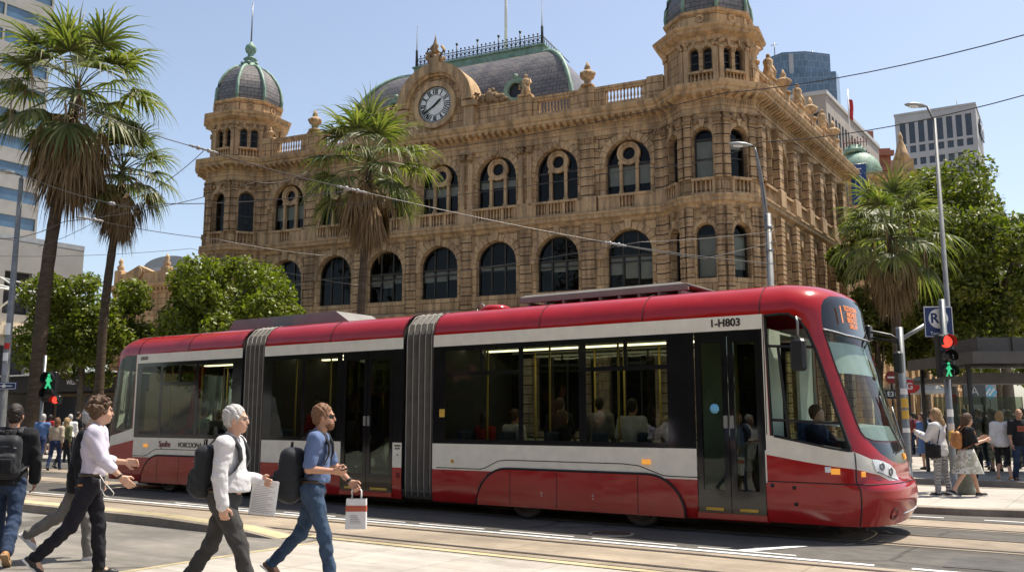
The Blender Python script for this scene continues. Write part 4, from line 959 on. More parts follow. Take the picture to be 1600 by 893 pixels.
def cabS(w,v):
    c,z=prof(v); s=float(np.interp(v,*XS)); t=float(np.interp(v,*XT)); Wd=1.25-c
    if w<=0: return (CAB0+(w+1)*(s-CAB0),c,z)
    if w>=2: return (CAB0+(3-w)*(s-CAB0),TW-c,z)
    m=w>1; u=2-w if m else w; ph=u*PI/2
    a=s+(t-s)*max(math.sin(ph),0)**.9; y=1.25-Wd*max(math.cos(ph),0)**.72
    return (a,TW-y if m else y,z)
REAR0=-16.15
def rearS(w,v):     # the trailing cab: the same shell turned round and shorter
    x,y,z=cabS(w,v); tip=float(np.interp(v,*XT)); tg=float(np.interp(v,[.2,.8,1.2,3.1,3.3,3.45,3.6,3.82],[1.35,1.42,1.38,1.3,1.22,1.1,.85,.22])); return (REAR0-(x-CAB0)*tg/(tip-CAB0),y,z)
def sideS(u,v): c,z=prof(v); return (u,c,z)
def farS(u,v): c,z=prof(v); return (u,TW-c,z)
def mir(pl): return [(2-w,v) for w,v in pl][::-1]
def rectp(a,b,c,d): return [(a,c),(b,c),(b,d),(a,d)]
# cab outlines (w along the shell, v up)
W_side=[(-.90,1.40),(-.90,3.10),(-.45,3.11),(-.15,3.10),(.03,3.03),(.12,2.86),(.165,2.6),(.19,2.2),(.21,1.8),(.235,1.45),(.245,1.2),(-.40,1.315)]
W_cream=[(-1,1.14),(-1,1.42),(-.487,1.325),(.279,1.196),(.494,1.09),(.67,.958),(.86,.80),(.70,.81),(.559,.885),(.239,.968),(-.4,1.05)]
W_post=[(-1,1.42),(-1,3.12),(-.93,3.12),(-.93,1.41)]
W_disp=[(.352,2.885),(.375,3.06),(.41,3.20),(.47,3.30),(.58,3.365),(.8,3.385),(1,3.39),(1.2,3.385),(1.42,3.365),(1.53,3.30),(1.59,3.2),(1.625,3.06),(1.648,2.885),(1.3,2.82),(1,2.81),(.7,2.82)]
W_scr=[(.357,2.855),(.381,2.366),(.414,1.97),(.441,1.60),(.46,1.46),(.50,1.385),(.60,1.345),(.776,1.325),(1,1.32),(1.224,1.325),(1.40,1.345),(1.50,1.385),(1.54,1.46),(1.559,1.6),(1.586,1.97),(1.619,2.366),(1.643,2.855),(1.3,2.79),(1,2.78),(.7,2.79)]
W_blk=[(.505,1.365),(.60,1.325),(.776,1.305),(1,1.30),(1.224,1.305),(1.4,1.325),(1.495,1.365),(1.36,1.165),(1.2,1.06),(1.1,1.02),(1,1.01),(.9,1.02),(.8,1.06),(.64,1.165)]
W_head=[(.479,1.098),(.56,1.09),(.643,1.065),(.745,1.015),(.825,.945),(.868,.80),(.76,.825),(.659,.868),(.56,.905),(.498,.945)]
def cab(S,front):
    polys=[('cream',W_cream),('cream',mir(W_cream)),('cream',W_post),('cream',mir(W_post)),('side_window',W_side),('side_window_far',mir(W_side)),('display',W_disp),('windscreen',W_scr),('black',W_blk),('head',W_head),('head2',mir(W_head)),('roof',rectp(-1,3,3.12,3.82))] 
    polys=[polys[-1]]+polys[:-1]
    vs,fs,lab=tri_regions(-1,3,.22,3.82,polys,.075)
    mats=dict(base=M_tred,roof=M_tred,cream=M_tcream,side_window=M_tblack,display=M_tblack,windscreen=M_scr,black=M_tblack,head=M_lamp)
    P={}
    for k,nm,m in (('base','cab_body',M_tred),('roof','cab_roof',M_tred),('cream','cream_panel',M_tcream),('side_window','side_window',M_scr),('side_window_far','side_window',M_scr),('display','destination_display',M_tblack),('windscreen','windscreen',M_scr),('black','front_panel',M_tblack),('head','headlight',M_lamp),('head2','headlight',M_lamp)):
        f=fs[lab==k]
        if len(f): P[k]=region_mesh(nm,vs,f,S,m,tram,.006 if k.startswith('head') else 0.,flip=not front)
    return P
fc=cab(cabS,True); rc=cab(rearS,False)
for k_ in ('side_window','side_window_far','windscreen'): rc[k_].data.materials[0]=M_tglass
def onS(S,w,v,off=0.):
    e=1e-3; p=Vector(S(w,v)); du=(Vector(S(w+e,v))-Vector(S(w-e,v))).normalized(); dv=(Vector(S(w,v+e))-Vector(S(w,v-e))); n=du.cross(dv).normalized(); dv=n.cross(du)
    M=Matrix((du,dv,n)).transposed().to_4x4(); M.translation=p+n*off; return M
def strip(S,pts,wd,name,mat,parent,closed=False,off=.004):
    """thin raised line following the shell through points (w,v)"""
    P=[]; 
    for i in range(len(pts)-1+(1 if closed else 0)):
        a=Vector(pts[i]); b=Vector(pts[(i+1)%len(pts)]); k=max(2,int((b-a).length/.04))
        P+=[a.lerp(b,j/k) for j in range(k)]
    if not closed: P.append(Vector(pts[-1]))
    m=MB(); m.tube([onS(S,p.x,p.y,off).translation for p in P],wd/2,4,True); return m.build(name,mat,parent)
B=fc['base']
strip(cabS,[(-1,.775),(.1,.772),(.5,.768),(1,.765),(1.9,.768),(3,.775)],.014,'panel_seam',M_rub,B); strip(cabS,[(.279,1.19),(.215,.78),(.235,.23)],.016,'panel_seam',M_rub,B)
strip(cabS,W_side,.05,'window_seal',M_rub,fc['side_window'],True,-.012); strip(cabS,W_scr,.026,'window_seal',M_rub,fc['windscreen'],True,-.004); strip(cabS,[(.355,2.87),(.7,2.805),(1,2.795),(1.3,2.805),(1.645,2.87)],.02,'trim_bar',M_lamp,fc['display'],False,.006)
strip(cabS,[(-.98,1.42),(-.95,3.12)],.012,'panel_seam',M_rub,B)
strip(cabS,[(.52,.93),(.6,.905),(.7,.86),(.85,.81)],.012,'headlight_rim',M_rub,fc['head'])
for w,v,r in ((.60,1.0,.055),(.735,.925,.06)):
    m=MB(); m.M=onS(cabS,w,v,.0); m.lathe([(r,-.03),(r,.012),(r*.8,.02),(r*.55,.008),(.01,.002)],(0,0,0),14); m.build('lens',M_steel,fc['head'])
for s,sx in ((.58,.14),):
    pass
# window bars in the cab side
m=MB()
for w0,v0,w1,v1 in ((-.62,1.36,-.60,2.66),(-.90,2.66,.15,2.62),(-.9,1.62,.22,1.58)):
    m.tube([onS(cabS,w0+(w1-w0)*i/6,v0+(v1-v0)*i/6,-.012).translation for i in range(7)],.022,6)
m.build('window_bar',M_rub,fc['side_window'])
def lampbox(S,w,v,sx,sz,mats,name='side_lamp',parent=tram):
    m=MB(); m.M=onS(S,w,v,0); m.add([(-sx,-sz,0),(sx,-sz,0),(sx,sz,0),(-sx,sz,0),(-sx*.9,-sz*.8,.02),(sx*.9,-sz*.8,.02),(sx*.9,sz*.8,.02),(-sx*.9,sz*.8,.02)],[(4,5,6,7),(0,1,5,4),(1,2,6,5),(2,3,7,6),(3,0,4,7)]); return m.build(name,mats,parent)
lampbox(cabS,-.10,.955,.04,.04,M_lamp); lampbox(cabS,.0,.935,.06,.04,M_amber); lampbox(cabS,.325,.90,.03,.033,M_amber); lampbox(cabS,1.05,1.10,.05,.045,M_amber)
for w,v in ((-.93,.72),(-.62,.70),(-.6,.48)): m=MB(); m.M=onS(cabS,w,v,0); m.lathe([(.028,-.01),(.028,.006),(.01,.008)],(0,0,0),10); m.build('jacking_point',M_rub,B)
m=MB(); m.M=onS(cabS,.68,.37,0); m.lathe([(.085,-.01),(.085,.006),(.07,.004),(.06,-.004),(.01,-.006)],(0,0,0),14); m.build('fog_lamp',mat_plain('dark red lens',(.10,.004,.006),.15),B)
lettering('5tou',.13,M_white,tram,onS(cabS,1.22,.88,.006),sx=1.0); m=MB(); 
strip(cabS,[(.85,.36),(1.0,.37),(1.2,.38)],.02,'bumper_strip',M_lamp,B)
# destination text
DM=onS(cabS,.86,3.10,.012)
for i,tx in enumerate(('TECITACIONA','ANCIARDE','BRIDACAZ','UAEL AV')):
    lettering(tx,.105,M_led,fc['display'],DM@Matrix.Translation((.06+(.02 if i%2 else 0),.10-.085*i,0)),ext=.001,sx=.8)
lettering('1',.36,M_led,fc['display'],DM@Matrix.Translation((-.36,-.02,0)),ext=.001)
# wipers, blind, dashboard
m=MB(); 
for (w0,v0),(w1,v1) in (((1.02,1.2),(.96,1.95)),((1.12,1.2),(1.22,1.8))): m.tube([onS(cabS,w0+(w1-w0)*i/5,v0+(v1-v0)*i/5,.03).translation for i in range(6)],.012,5)
m.build('wiper',M_steel,fc['windscreen'])
vs,fs,lab=tri_regions(.42,1.5,2.28,2.72,[],.09); region_mesh('sun_blind',vs,fs,cabS,mat_plain('pale blind',(.55,.62,.56),.8),tram,-.09)
M_dash=mat_plain('dashboard',(.42,.47,.43),.5)
m=MB(); ring=lambda z,k: [((cabS(w,z)[0]-.05)*1.0-k,1.25+(cabS(w,z)[1]-1.25)*.9,z) for w in np.linspace(.35,1.65,14)]
m.loft([ring(1.28,.0),ring(1.52,.03),[(p[0]-.42,p[1],1.56) for p in ring(1.52,0)]],closed=False); m.build('dashboard',M_dash,tram)
# near mirror, far mirror on its arm
m=MB(); m.bbox(-.70,-.50,-.30,-.16,2.28,2.72,.035); mm=m.build('mirror',M_black,tram); m=MB(); m.tube([(-.62,.02,3.0),(-.62,-.20,3.02),(-.60,-.22,2.95),(-.60,-.22,2.72)],.018,6); m.build('mirror_arm',M_steel,mm)
pm=Vector(cabS(1.45,2.98)); inv=tram.matrix_basis.inverted() if False else frame(T0,RZ).inverted()
q1=inv@at(1403,530,13.9); q2=inv@at(1405,552,13.9); q3=inv@at(1404,566,13.9)
m=MB(); m.tube([pm+Vector((-.02,0,0)),pm+Vector((.12,.02,.0)),q1+Vector((-.1,0,.07)),q1,q2],.024,6); m.tube([pm+Vector((.02,0,-.08)),q1+Vector((-.08,0,-.02)),q1+Vector((0,0,-.05))],.018,5); m.bbox(pm.x-.02,pm.x+.1,pm.y-.1,pm.y+.1,pm.z-.14,pm.z+.1,.02); ma=m.build('mirror_arm',M_black,tram)
m=MB(); m.bbox(q3.x-.06,q3.x+.06,q3.y-.1,q3.y+.1,q3.z-.17,q3.z+.17,.03); m.build('mirror',M_black,ma)
# body sections
def arch_cover(a0,a1,zt=.80): 
    n=8; L=[(a0+.62*(1-math.cos(PI/2*i/n)),.2+(zt-.2)*math.sin(PI/2*i/n)) for i in range(n+1)]; Rr=[(a1-.62*(1-math.cos(PI/2*i/n)),.2+(zt-.2)*math.sin(PI/2*i/n)) for i in range(n+1)][::-1]
    return L+Rr
SECT=[dict(x=(-16.15,-12.42),pan=[(-15.95,-15.25),(-15.15,-13.95),(-13.85,-12.72)],door=None,bog=(-15.75,-12.5)),
      dict(x=(-11.72,-7.92),pan=[(-11.45,-10.58),(-10.48,-9.6)],door=(-9.46,-8.14),bog=None),
      dict(x=(-7.2,-1.18),pan=[(-6.92,-5.36),(-5.26,-4.2),(-4.06,-2.66)],door=(-2.22,-1.2),bog=(-6.2,-2.42))]
def door(a0,a1,far=False):
    am=(a0+a1)/2; sx=-1 if far else 1; fy=TW if far else 0
    for l,r in ((a0+.01,am-.006),(am+.006,a1-.01)):
        m=MB(); y0,y1=(fy+.005*sx,fy+.05*sx); lo,hi=min(y0,y1),max(y0,y1); b=.085
        m.box(l,l+b,lo,hi,.3,2.9); m.box(r-b,r,lo,hi,.3,2.9); m.box(l+b,r-b,lo,hi,.3,.62); m.box(l+b,r-b,lo,hi,2.74,2.9)
        d=m.build('door_leaf',M_tblack,tram); g=MB(); g.box(l+b,r-b,fy+.02*sx-.002,fy+.02*sx+.002,.62,2.74); g.build('pane',M_tglass,d)
        if not far:
            s=MB(); s.box(l+b+.03,r-b-.03,-.004,.004,.335,.375); s.build('step_edge',M_ystep,d)
            h=MB(); e=r-b/2 if l<am-.1 else l+b/2; h.box(e-.03,e+.03,-.012,.004,1.5,1.68); h.build('door_button',M_steel,d)
    s=MB(); s.box(a0,a1,-.012 if not far else TW-.03,.03 if not far else TW+.012,.22,.298); s.build('door_sill',M_tred,tram)
for sc in SECT:
    x0,x1=sc['x']
    for far in (False,True):
        S=farS if far else sideS
        polys=[('cream',rectp(x0,x1,.755,1.2)),('band',rectp(x0,x1,1.2,2.91)),('upper',rectp(x0,x1,2.91,3.12)),('roof',rectp(x0,x1,3.12,3.82))]
        for a,b in sc['pan']: polys.append(('pane%g'%a,rectp(a,b,1.28,2.82)))
        if sc['door']: polys.append(('door',rectp(*sc['door'],.22,2.91)))
        vs,fs,lab=tri_regions(x0,x1,.2,3.82,polys,.16)
        for k,nm,m in (('base','lower_panel',M_tred),('cream','cream_panel',M_tcream),('band','window_band',M_tblack),('upper','upper_cream_band',M_tcream),('roof','roof_side',M_tred)):
            f=fs[lab==k]; dm_=sum(sc['door'])/2 if sc['door'] and k in('base','cream','band') else 1e9; cu_=vs[f].mean(1)[:,0] if len(f) else np.zeros(0)
            for f in (f[cu_<dm_],f[cu_>=dm_]):
                if len(f): region_mesh(nm,vs,f,S,m,tram,flip=far)
        for a,b in sc['pan']:
            p=region_mesh('window_pane',vs,fs[lab=='pane%g'%a],S,M_tglass,tram,-.004,flip=far)
            if not far and (b-a>1.2):
                m=MB(); m.box(a,b,.0,.03,2.38,2.45); 
                if a<-6 or a>-4.3: m.box((a+b)/2-.03,(a+b)/2+.03,.0,.03,2.45,2.82)
                m.build('window_bar',M_tblack,p)
        if sc['door']: door(*sc['door'],far)
    r=MB(); r.poly((x0,.5,3.58),(x1,.5,3.58),(x1,2.0,3.58),(x0,2.0,3.58)); r.build('roof_top',M_tred,tram)
    for a in [x0+.02,x1-.02]+([-4.95,-3.05] if x0>-8 else [(x0+x1)/2]):
        strip(sideS,[(a,3.12),(a,3.82)],.012,'panel_seam',M_rub,tram)
    e=MB(); yz=[(prof(v)[0]+.02,prof(v)[1]-.01) for v in np.linspace(.25,3.82,14)]
    for x in (x0+.03,x1-.03):
        if x>-1.5 or x<-16: continue
        e=MB(); e.poly(*([(x,y,z) for y,z in yz]+[(x,TW-y,z) for y,z in yz[::-1]])); e.build('gangway_frame',M_rub,tram)
    # line above the bogie and the bogie cover itself
    if sc['bog']:
        a0,a1=sc['bog']; m=MB(); m.prism(arch_cover(a0,a1),-.022,.01); c=m.build('bogie_cover',M_tred,tram)
        m=MB(); m.tube([(x,-.016,z) for x,z in arch_cover(a0-.012,a1+.012,.812)],.019,5); m.build('cover_gap',M_rub,c)
        m=MB(); 
        for x in (a0+(a1-a0)*.18,a0+(a1-a0)*.42,a0+(a1-a0)*.80): m.box(x-.006,x+.006,-.0235,-.02,.22,.78)
        m.build('panel_seam',M_rub,c)
        g0=max(x0,a0-.9); g1=min(x1-.02,a1+.25)
        m=MB(); m.tube([(g0,-.002,.785),(a0+.05,-.002,.785),(a0+.16,-.002,.81),(a0+.42,-.002,.93),(a0+.6,-.002,.95),(a1-1.0,-.002,.95),(a1-.75,-.002,.93),(a1-.35,-.002,.80),(a1-.25,-.002,.79),(g1,-.002,.79)],.007,4); m.build('panel_seam',M_rub,tram)
for a in (-12.3+.0,):
    pass
# small fittings along the side
for a,z in ((-15.65,1.02),(-3.03,.99)): m=MB(); m.bbox(a-.075,a+.075,-.03,.0,z-.035,z+.035,.01); m.build('side_lamp',M_amber,tram)
for a,z,r in ((-6.75,.90,.035),(-8.0,.62,.045),(-16.0,.55,.05)):
    m=MB(); m.M=Matrix.Translation((a,0,z))@Matrix.Rotation(PI/2,4,'X'); m.lathe([(r,-.004),(r,.008),(r*.7,.01),(r*.65,.003),(.01,.003)],(0,0,0),16); m.build('socket_cover',M_ystep if z>.8 else mat_plain('dark red',(.16,.008,.01),.4),tram)
for a,z in ((-6.95,.72),(-6.0,.70),(-5.8,.70),(-8.02,.98)):
    m=MB(); m.sphere((a,-.002,z),.014,8,5); m.build('bolt',M_rub,tram)
m=MB(); m.bbox(-7.05,-6.93,-.006,.0,1.66,1.80,.003); m.build('notice_sticker',M_ystep,tram)
m=MB(); m.M=Matrix.Translation((-1.92,-.004,1.78))@Matrix.Rotation(PI/2,4,'X'); m.lathe([(.07,-.002),(.07,.004),(.01,.005)],(0,0,0),20); m.build('round_sticker',M_sticker,tram)
M_ink=mat_plain('sign ink',(.02,.015,.015),.5); M_inkr=mat_plain('sign ink red',(.16,.02,.02),.5)
lettering('1-H803',.155,M_ink,tram,Matrix.Translation((-1.72,-.004,3.02))@STAND,bold=.004); lettering('U1GV',.11,M_ink,tram,Matrix.Translation((-15.9,-.004,3.02))@STAND,bold=.002)
lettering('Spuihe',.19,M_inkr,tram,Matrix.Translation((-14.95,-.004,1.06))@STAND,sx=.85,bold=.003); lettering('VOIICOONA',.155,M_ink,tram,Matrix.Translation((-14.05,-.004,1.05))@STAND,sx=.95)
lettering('YUWA\n45 84',.05,M_ink,tram,Matrix.Translation((-8.02,-.004,1.12))@STAND)
for a in (-4.9,-3.95): lettering('Ft\n≡',.05,M_white,tram,Matrix.Translation((a,-.0245,.42))@STAND,ext=.001)
# cream stub beyond the middle door and black pillars already belong to the bands
# bellows
for x0,x1 in ((-12.42,-11.72),(-7.92,-7.2)):
    n=20; rings=[]; rl_=[]
    for i in range(n+1):
        x=x0+(x1-x0)*i/n; d=.035+.055*(.5+.5*math.cos(2*PI*i/4)); 
        pts=[(prof(v)[0]+d,prof(v)[1]-d*.4) for v in np.linspace(.24,3.82,18)]
        rings.append([(x,y,z) for y,z in pts]+[(x,TW-y,z) for y,z in pts[::-1]])
    m=MB(); m.loft(rings,True,True,True,False); bl=m.build('bellows',M_bel,tram)
    for i in range(0,n+1):
        if i%4==2 :
            m=MB(); x=x0+(x1-x0)*i/n; m.tube([(x,prof(v)[0]+.03,prof(v)[1]) for v in np.linspace(.26,3.8,16)],.011,4); m.build('bellows_rib',M_bele,bl)
# underside, wheels
m=MB(); m.box(-16.4,-.6,.35,2.15,.13,.24); m.box(-16.6,-.5,.06,2.44,.24,.34)
for a in (-15.6,-12.9,-5.9,-2.7,-10.5,-8.5): m.bbox(a-.4,a+.4,.3,.6,.1,.26,.03)
m.build('underframe',M_und,tram)
for a in (-14.95,-13.25,-5.32,-3.22):
    for y in (.22,2.16):
        m=MB(); m.M=Matrix.Translation((a,y,.315))@Matrix.Rotation(PI/2,4,'X'); m.lathe([(.29,-.06),(.315,-.05),(.315,.03),(.30,.05),(.24,.055),(.22,.03),(.1,.03),(.09,.07),(.01,.07)],(0,0,0),24); m.build('wheel',M_wheel,tram)
m=MB(); m.tube([(-.25,.3,.24),(-.25,.3,.1)],.08,8); m.box(-.3,.05,.22,.38,.16,.2); m.build('coupler_bracket',M_und,tram)
# roof gear
m=MB(); m.loft([[(-13.9,.75,3.58),(-10.0,.75,3.58),(-10.0,1.95,3.58),(-13.9,1.95,3.58)],[(-13.75,.8,3.86),(-10.5,.8,3.86),(-10.5,1.9,3.86),(-13.75,1.9,3.86)]],False,True); m.build('air_conditioner',M_hvac,tram)
m=MB(); m.box(-5.75,-2.55,.62,.68,3.66,3.76); m.box(-5.75,-2.55,1.5,1.56,3.66,3.76); m.loft([[(-5.75,.62,3.76),(-2.6,.62,3.76),(-2.6,1.56,3.76),(-5.75,1.56,3.76)],[(-5.65,.66,3.80),(-2.7,.66,3.80),(-2.7,1.52,3.80),(-5.65,1.52,3.80)]],True,True)
for k in range(9): x=-5.6+k*.36; m.box(x,x+.05,.64,1.54,3.57,3.67)
m.tube([(-2.6,.64,3.76),(-2.1,.64,3.58)],.02,5); m.build('roof_equipment',M_hvac,tram)
m=MB(); m.lathe([(.3,0),(.29,.05),(.2,.1),(.02,.12)],(-6.35,.75,3.575),16); m.build('aerial_dome',M_tred,tram); m=MB(); m.tube([(-6.6+.09*math.cos(q*PI/6),.62,3.62+.09*math.sin(q*PI/6)) for q in range(13)],.014,5); m.build('lifting_eye',M_steel,tram)
# inside
m=MB(); m.box(-16.3,-.55,.06,2.44,.34,.36); m.build('floor',M_floor,tram)
m=MB(); m.box(-16.1,-1.3,.3,2.2,2.93,2.96); m.build('ceiling',M_in,tram)
for y in (.85,1.65): m=MB(); m.box(-15.8,-2.6,y-.06,y+.06,2.905,2.928); m.build('ceiling_light',M_strip,tram)
m=MB(); m.box(-2.52,-2.46,.9,2.44,.36,2.93); m.box(-1.22,-1.17,.06,.8,.36,2.93); m.box(-1.22,-1.17,1.7,2.44,.36,2.93); m.build('partition',M_in,tram)
m=MB(); m.box(-7.1,-2.6,2.38,2.42,.36,1.25); m.box(-15.9,-12.6,2.38,2.42,.36,1.25); m.build('side_lining',M_in,tram)
for a in (-15.4,-14.3,-13.2,-11.2,-10.2,-9.5,-8.1,-6.3,-5.0,-4.4,-3.7,-2.75,-1.75):
    for y in ((.42,2.0) if a not in(-9.5,-8.1,-1.75) else (.5,)):
        m=MB(); m.tube([(a,y,.36),(a,y,2.93)],.018,6); m.build('handrail',M_pole,tram)
for a in (-15.2,-14.2,-13.2,-11.1,-10.1,-6.5,-5.6,-4.7,-3.8,-3.0):
    for y in (.35,1.95):
        m=MB(); m.bbox(a-.24,a+.2,y-.22,y+.22,.72,.82,.03); m.bbox(a-.26,a-.17,y-.22,y+.22,.8,1.42,.03); m.box(a-.1,a+.1,y-.06,y+.06,.36,.72); m.build('seat',M_seat,tram)
m=MB(); m.bbox(-.95,-.5,.85,1.35,.8,.9,.03); m.bbox(-1.0,-.88,.85,1.35,.9,1.6,.03); m.build('driver_seat',M_seat,tram)
# ---------------------------------------------------------------- planting
sheet('median',[(-70,6.2),(-17.5,6.2),(-16.6,6.8),(-16.6,10.4),(-17.5,11),(-70,11)],0,M_pave,.12)
M_leafA=mat_leaf('bright leaves',[(.055,.07,.010),(.11,.135,.014),(.22,.235,.026),(.155,.18,.018)],.42,.42)
M_leafB=mat_leaf('plane leaves',[(.045,.058,.012),(.09,.11,.017),(.16,.175,.028),(.25,.24,.05)],.45,.42)
M_palm=mat_leaf('palm leaf',[(.06,.075,.025),(.10,.12,.035),(.17,.175,.065),(.27,.25,.12)],.5,.42)
M_dead=mat_leaf('dead palm leaf',[(.16,.10,.05),(.23,.15,.08),(.30,.20,.11),(.12,.07,.035)],.85,.15)
def mat_bark(name,c1,c2,rings):
    t=NT(name); c=t.co('Object',(1,1,rings)); n=t.noise(c,2.5,6,.7); r=t.ramp(n,'Fac',[(.3,c1),(.7,c2)]); b=t.bump(n,'Fac',.9,.06); t.bsdf(r,'Color',.9,0,b,.15); return t.m
M_barkp=mat_bark('palm bark',(.055,.038,.026),(.13,.095,.065),5); M_bark=mat_bark('bark',(.07,.055,.04),(.20,.17,.13),1.2)
def leaf_cloud(clumps,n,size,flat=.35):
    """n small folded leaves spread through a list of clumps (x,y,z,r)"""
    C=np.array(clumps); w=C[:,3]**2; k=rng.choice(len(C),n,p=w/w.sum())
    d=rng.normal(size=(n,3)); d/=np.linalg.norm(d,axis=1)[:,None]; rr=C[k,3]*(rng.uniform(.25,1.08,n)**.55)
    P=C[k,:3]+d*rr[:,None]*np.array([1,1,.8])
    nr=d*.7+rng.normal(size=(n,3))*.75+np.array([0,0,.55]); nr/=np.linalg.norm(nr,axis=1)[:,None]
    t=np.cross(nr,rng.normal(size=(n,3))); t/=np.linalg.norm(t,axis=1)[:,None]; b=np.cross(nr,t)
    s=size*rng.uniform(.55,1.45,n)[:,None]
    V=np.stack([P-t*s*.62,P+b*s*.34-nr*s*.1,P+t*s*.62-nr*s*.14,P-b*s*.34-nr*s*.1],1).reshape(-1,3)
    return np_mesh('crown',V,np.arange(4*n).reshape(-1,4),False)
def leafy_tree(label,base,rad,z0,z1,n,size,mat,nc=26,seed=1,group=None,trunk_r=.18,lean=(0,0)):
    global rng; keep=rng; rng=np.random.default_rng(seed)
    t=thing('leafy_tree',label,'tree',base,rng.uniform(0,6),group); cz=(z0+z1)/2; hz=(z1-z0)/2
    cl=[]
    while len(cl)<nc:
        d=rng.normal(size=3); d/=np.linalg.norm(d); q=rng.uniform(.35,1.06)**.6; r=rad*rng.uniform(.13,.34)
        p=(d[0]*rad*q*.95+lean[0],d[1]*rad*q*.95+lean[1],cz+d[2]*hz*q)
        cl.append((*p,r))
    mesh_obj('crown',leaf_cloud(cl,n,size),mat,t)
    m=MB(); m.tube([(0,0,0),(.04,.02,z0*.5),(0,.05,z0+.2),(.05,0,cz)],[trunk_r*1.35,trunk_r,trunk_r*.85,trunk_r*.4],9)
    for c in cl[:12]: 
        zz=rng.uniform(z0*.8,cz); m.tube([(0,.03,zz),(c[0]*.5,c[1]*.5,(zz+c[2])/2+.2),(c[0]*.92,c[1]*.92,c[2])],[trunk_r*.5,trunk_r*.3,trunk_r*.1],5)
    m.build('trunk',M_bark,t); rng=keep; return t
def fan_blade(V,F,org,dirv,up,L,nl,spread,droop,wid):
    """a pleated fan of nl leaflets"""
    d=Vector(dirv).normalized(); s=d.cross(Vector(up)); s=s.normalized() if s.length>1e-3 else Vector((1,0,0)); u=s.cross(d)
    for i in range(nl):
        a=spread*(i/(nl-1)-.5); l=L*(1-.28*abs(i/(nl-1)-.5)*2)*rng.uniform(.88,1.08)
        ld=d*math.cos(a)+s*math.sin(a)+u*(.16*(1-abs(2*i/(nl-1)-1))); ld.normalize(); lt=(s*math.cos(a)-d*math.sin(a)).normalized()
        pts=[];p=Vector(org); st=l/4; dv=ld.copy()
        ws=(.25,1.,.8,.34,.05)
        for k in range(5):
            w=wid*ws[k]; f=u*(w*.45*(1 if i%2 else -1))
            pts.append((p-lt*w+f*.0,p+lt*w+f)); 
            dv=(dv+Vector((0,0,-1))*droop*(k*.22)+Vector(rng.normal(size=3))*.03).normalized(); p=p+dv*st
        b=len(V)
        for x,y in pts: V+= [tuple(x),tuple(y)]
        F+=[(b+2*k,b+2*k+1,b+2*k+3,b+2*k+2) for k in range(4)]
def palm(label,base,H,R_,tr,seed,nfr=38,nd=60,skirt=1.0,lean=0.,group='tall fan palms along the street'):
    global rng; keep=rng; rng=np.random.default_rng(seed)
    t=thing('fan_palm',label,'palm tree',base,0,group)
    m=MB(); path=[];rs=[]
    n=26
    for i in range(n+1):
        q=i/n; path.append((lean*q*q+.03*math.sin(q*9),.03*math.cos(q*7),H*q)); rs.append(tr*(1.25-.5*min(q*5,1)*.4-.30*q)*(1+.035*(-1)**i))
    m.tube(path,rs,12); m.build('trunk',M_barkp,t); cx,cy,cz=path[-1]
    V=[];F=[];pt=MB()
    for i in range(nfr):
        q=(i+.5)/nfr; el=R(84-118*q**.9+rng.uniform(-9,9)); az=i*2.39996+rng.uniform(-.25,.25)
        Lp=R_*rng.uniform(.46,.60)*(.85+.25*q); d=Vector((math.cos(el)*math.cos(az),math.cos(el)*math.sin(az),math.sin(el)))
        p0=Vector((cx,cy,cz+.25-.4*q)); p1=p0+d*Lp*.55; d2=(d+Vector((0,0,-.28))).normalized(); p2=p1+d2*Lp*.5
        pt.tube([p0,p1,p2],[.035,.026,.02],4); h=Vector((d2.x,d2.y,0)); side=h.cross(Vector((0,0,1))); up=side.cross(d2) if h.length>.1 else Vector((1,0,0))
        fd=(d2+Vector((0,0,-.25*q))).normalized()
        fan_blade(V,F,p2,fd,up,R_*rng.uniform(.50,.64),27,R(rng.uniform(170,235)),.75+.7*q,.015*R_)
    c=mesh_obj('crown',np_mesh('crown',V,F,False),M_palm,t); pt.build('leaf_stalks',mat_plain('leaf stalk',(.14,.16,.05),.6),t)
    V=[];F=[]
    for i in range(nd):
        az=i*2.39996; r0=tr*.9; q=rng.uniform(0,1)
        el=R(-30-56*q+rng.uniform(-14,14)); d=Vector((math.cos(el)*math.cos(az),math.cos(el)*math.sin(az),math.sin(el)))
        p0=Vector((cx,cy,cz-.15*R_-.42*R_*skirt*q)); p1=p0+d*R_*(.42-.2*q); dd=Vector((.22*math.cos(az),.22*math.sin(az),-1)).normalized()
        fan_blade(V,F,p1,dd,Vector((math.cos(az),math.sin(az),0)),R_*rng.uniform(.34,.72)*skirt,13,R(rng.uniform(35,95)),.8,.013*R_)
        fan_blade(V,F,p0,d,Vector((0,0,1)),R_*.3,3,R(12),.3,.012*R_)
    for i in range(26):          # loose hanging threads
        az=rng.uniform(0,6.28); r=R_*rng.uniform(.3,.8); p=Vector((cx+r*math.cos(az),cy+r*math.sin(az),cz-R_*rng.uniform(-.1,.4)))
        fan_blade(V,F,p,Vector((.1,0,-1)),Vector((math.cos(az),math.sin(az),0)),R_*rng.uniform(.3,.6),2,R(6),.9,.007*R_)
    mesh_obj('dead_fronds',np_mesh('dead_fronds',V,F,False),M_dead,t); rng=keep; return t
def gnd(px,Y): p=at(px,652,Y); return Vector((p.x,p.y,0.12))
def zz(py,Y): return HC+(652-py)*Y/1400.
palm('tallest fan palm with thick trunk and long brown skirt at the far left',gnd(50,40),zz(132,40),4.5,.31,11,32,84,1.1,.9)
palm('shorter fan palm with slim trunk just right of the tallest palm',gnd(150,42),zz(266,42),3.0,.22,12,30,64,1.0,.45)
palm('fan palm standing in front of the hall facade behind the tram',gnd(560,34),zz(256,34),2.95,.175,13,32,66,.95,.15)
palm('fan palm in front of the leafy plane trees at right',gnd(1410,31),zz(372,31),2.5,.19,14,32,60,.88,0)
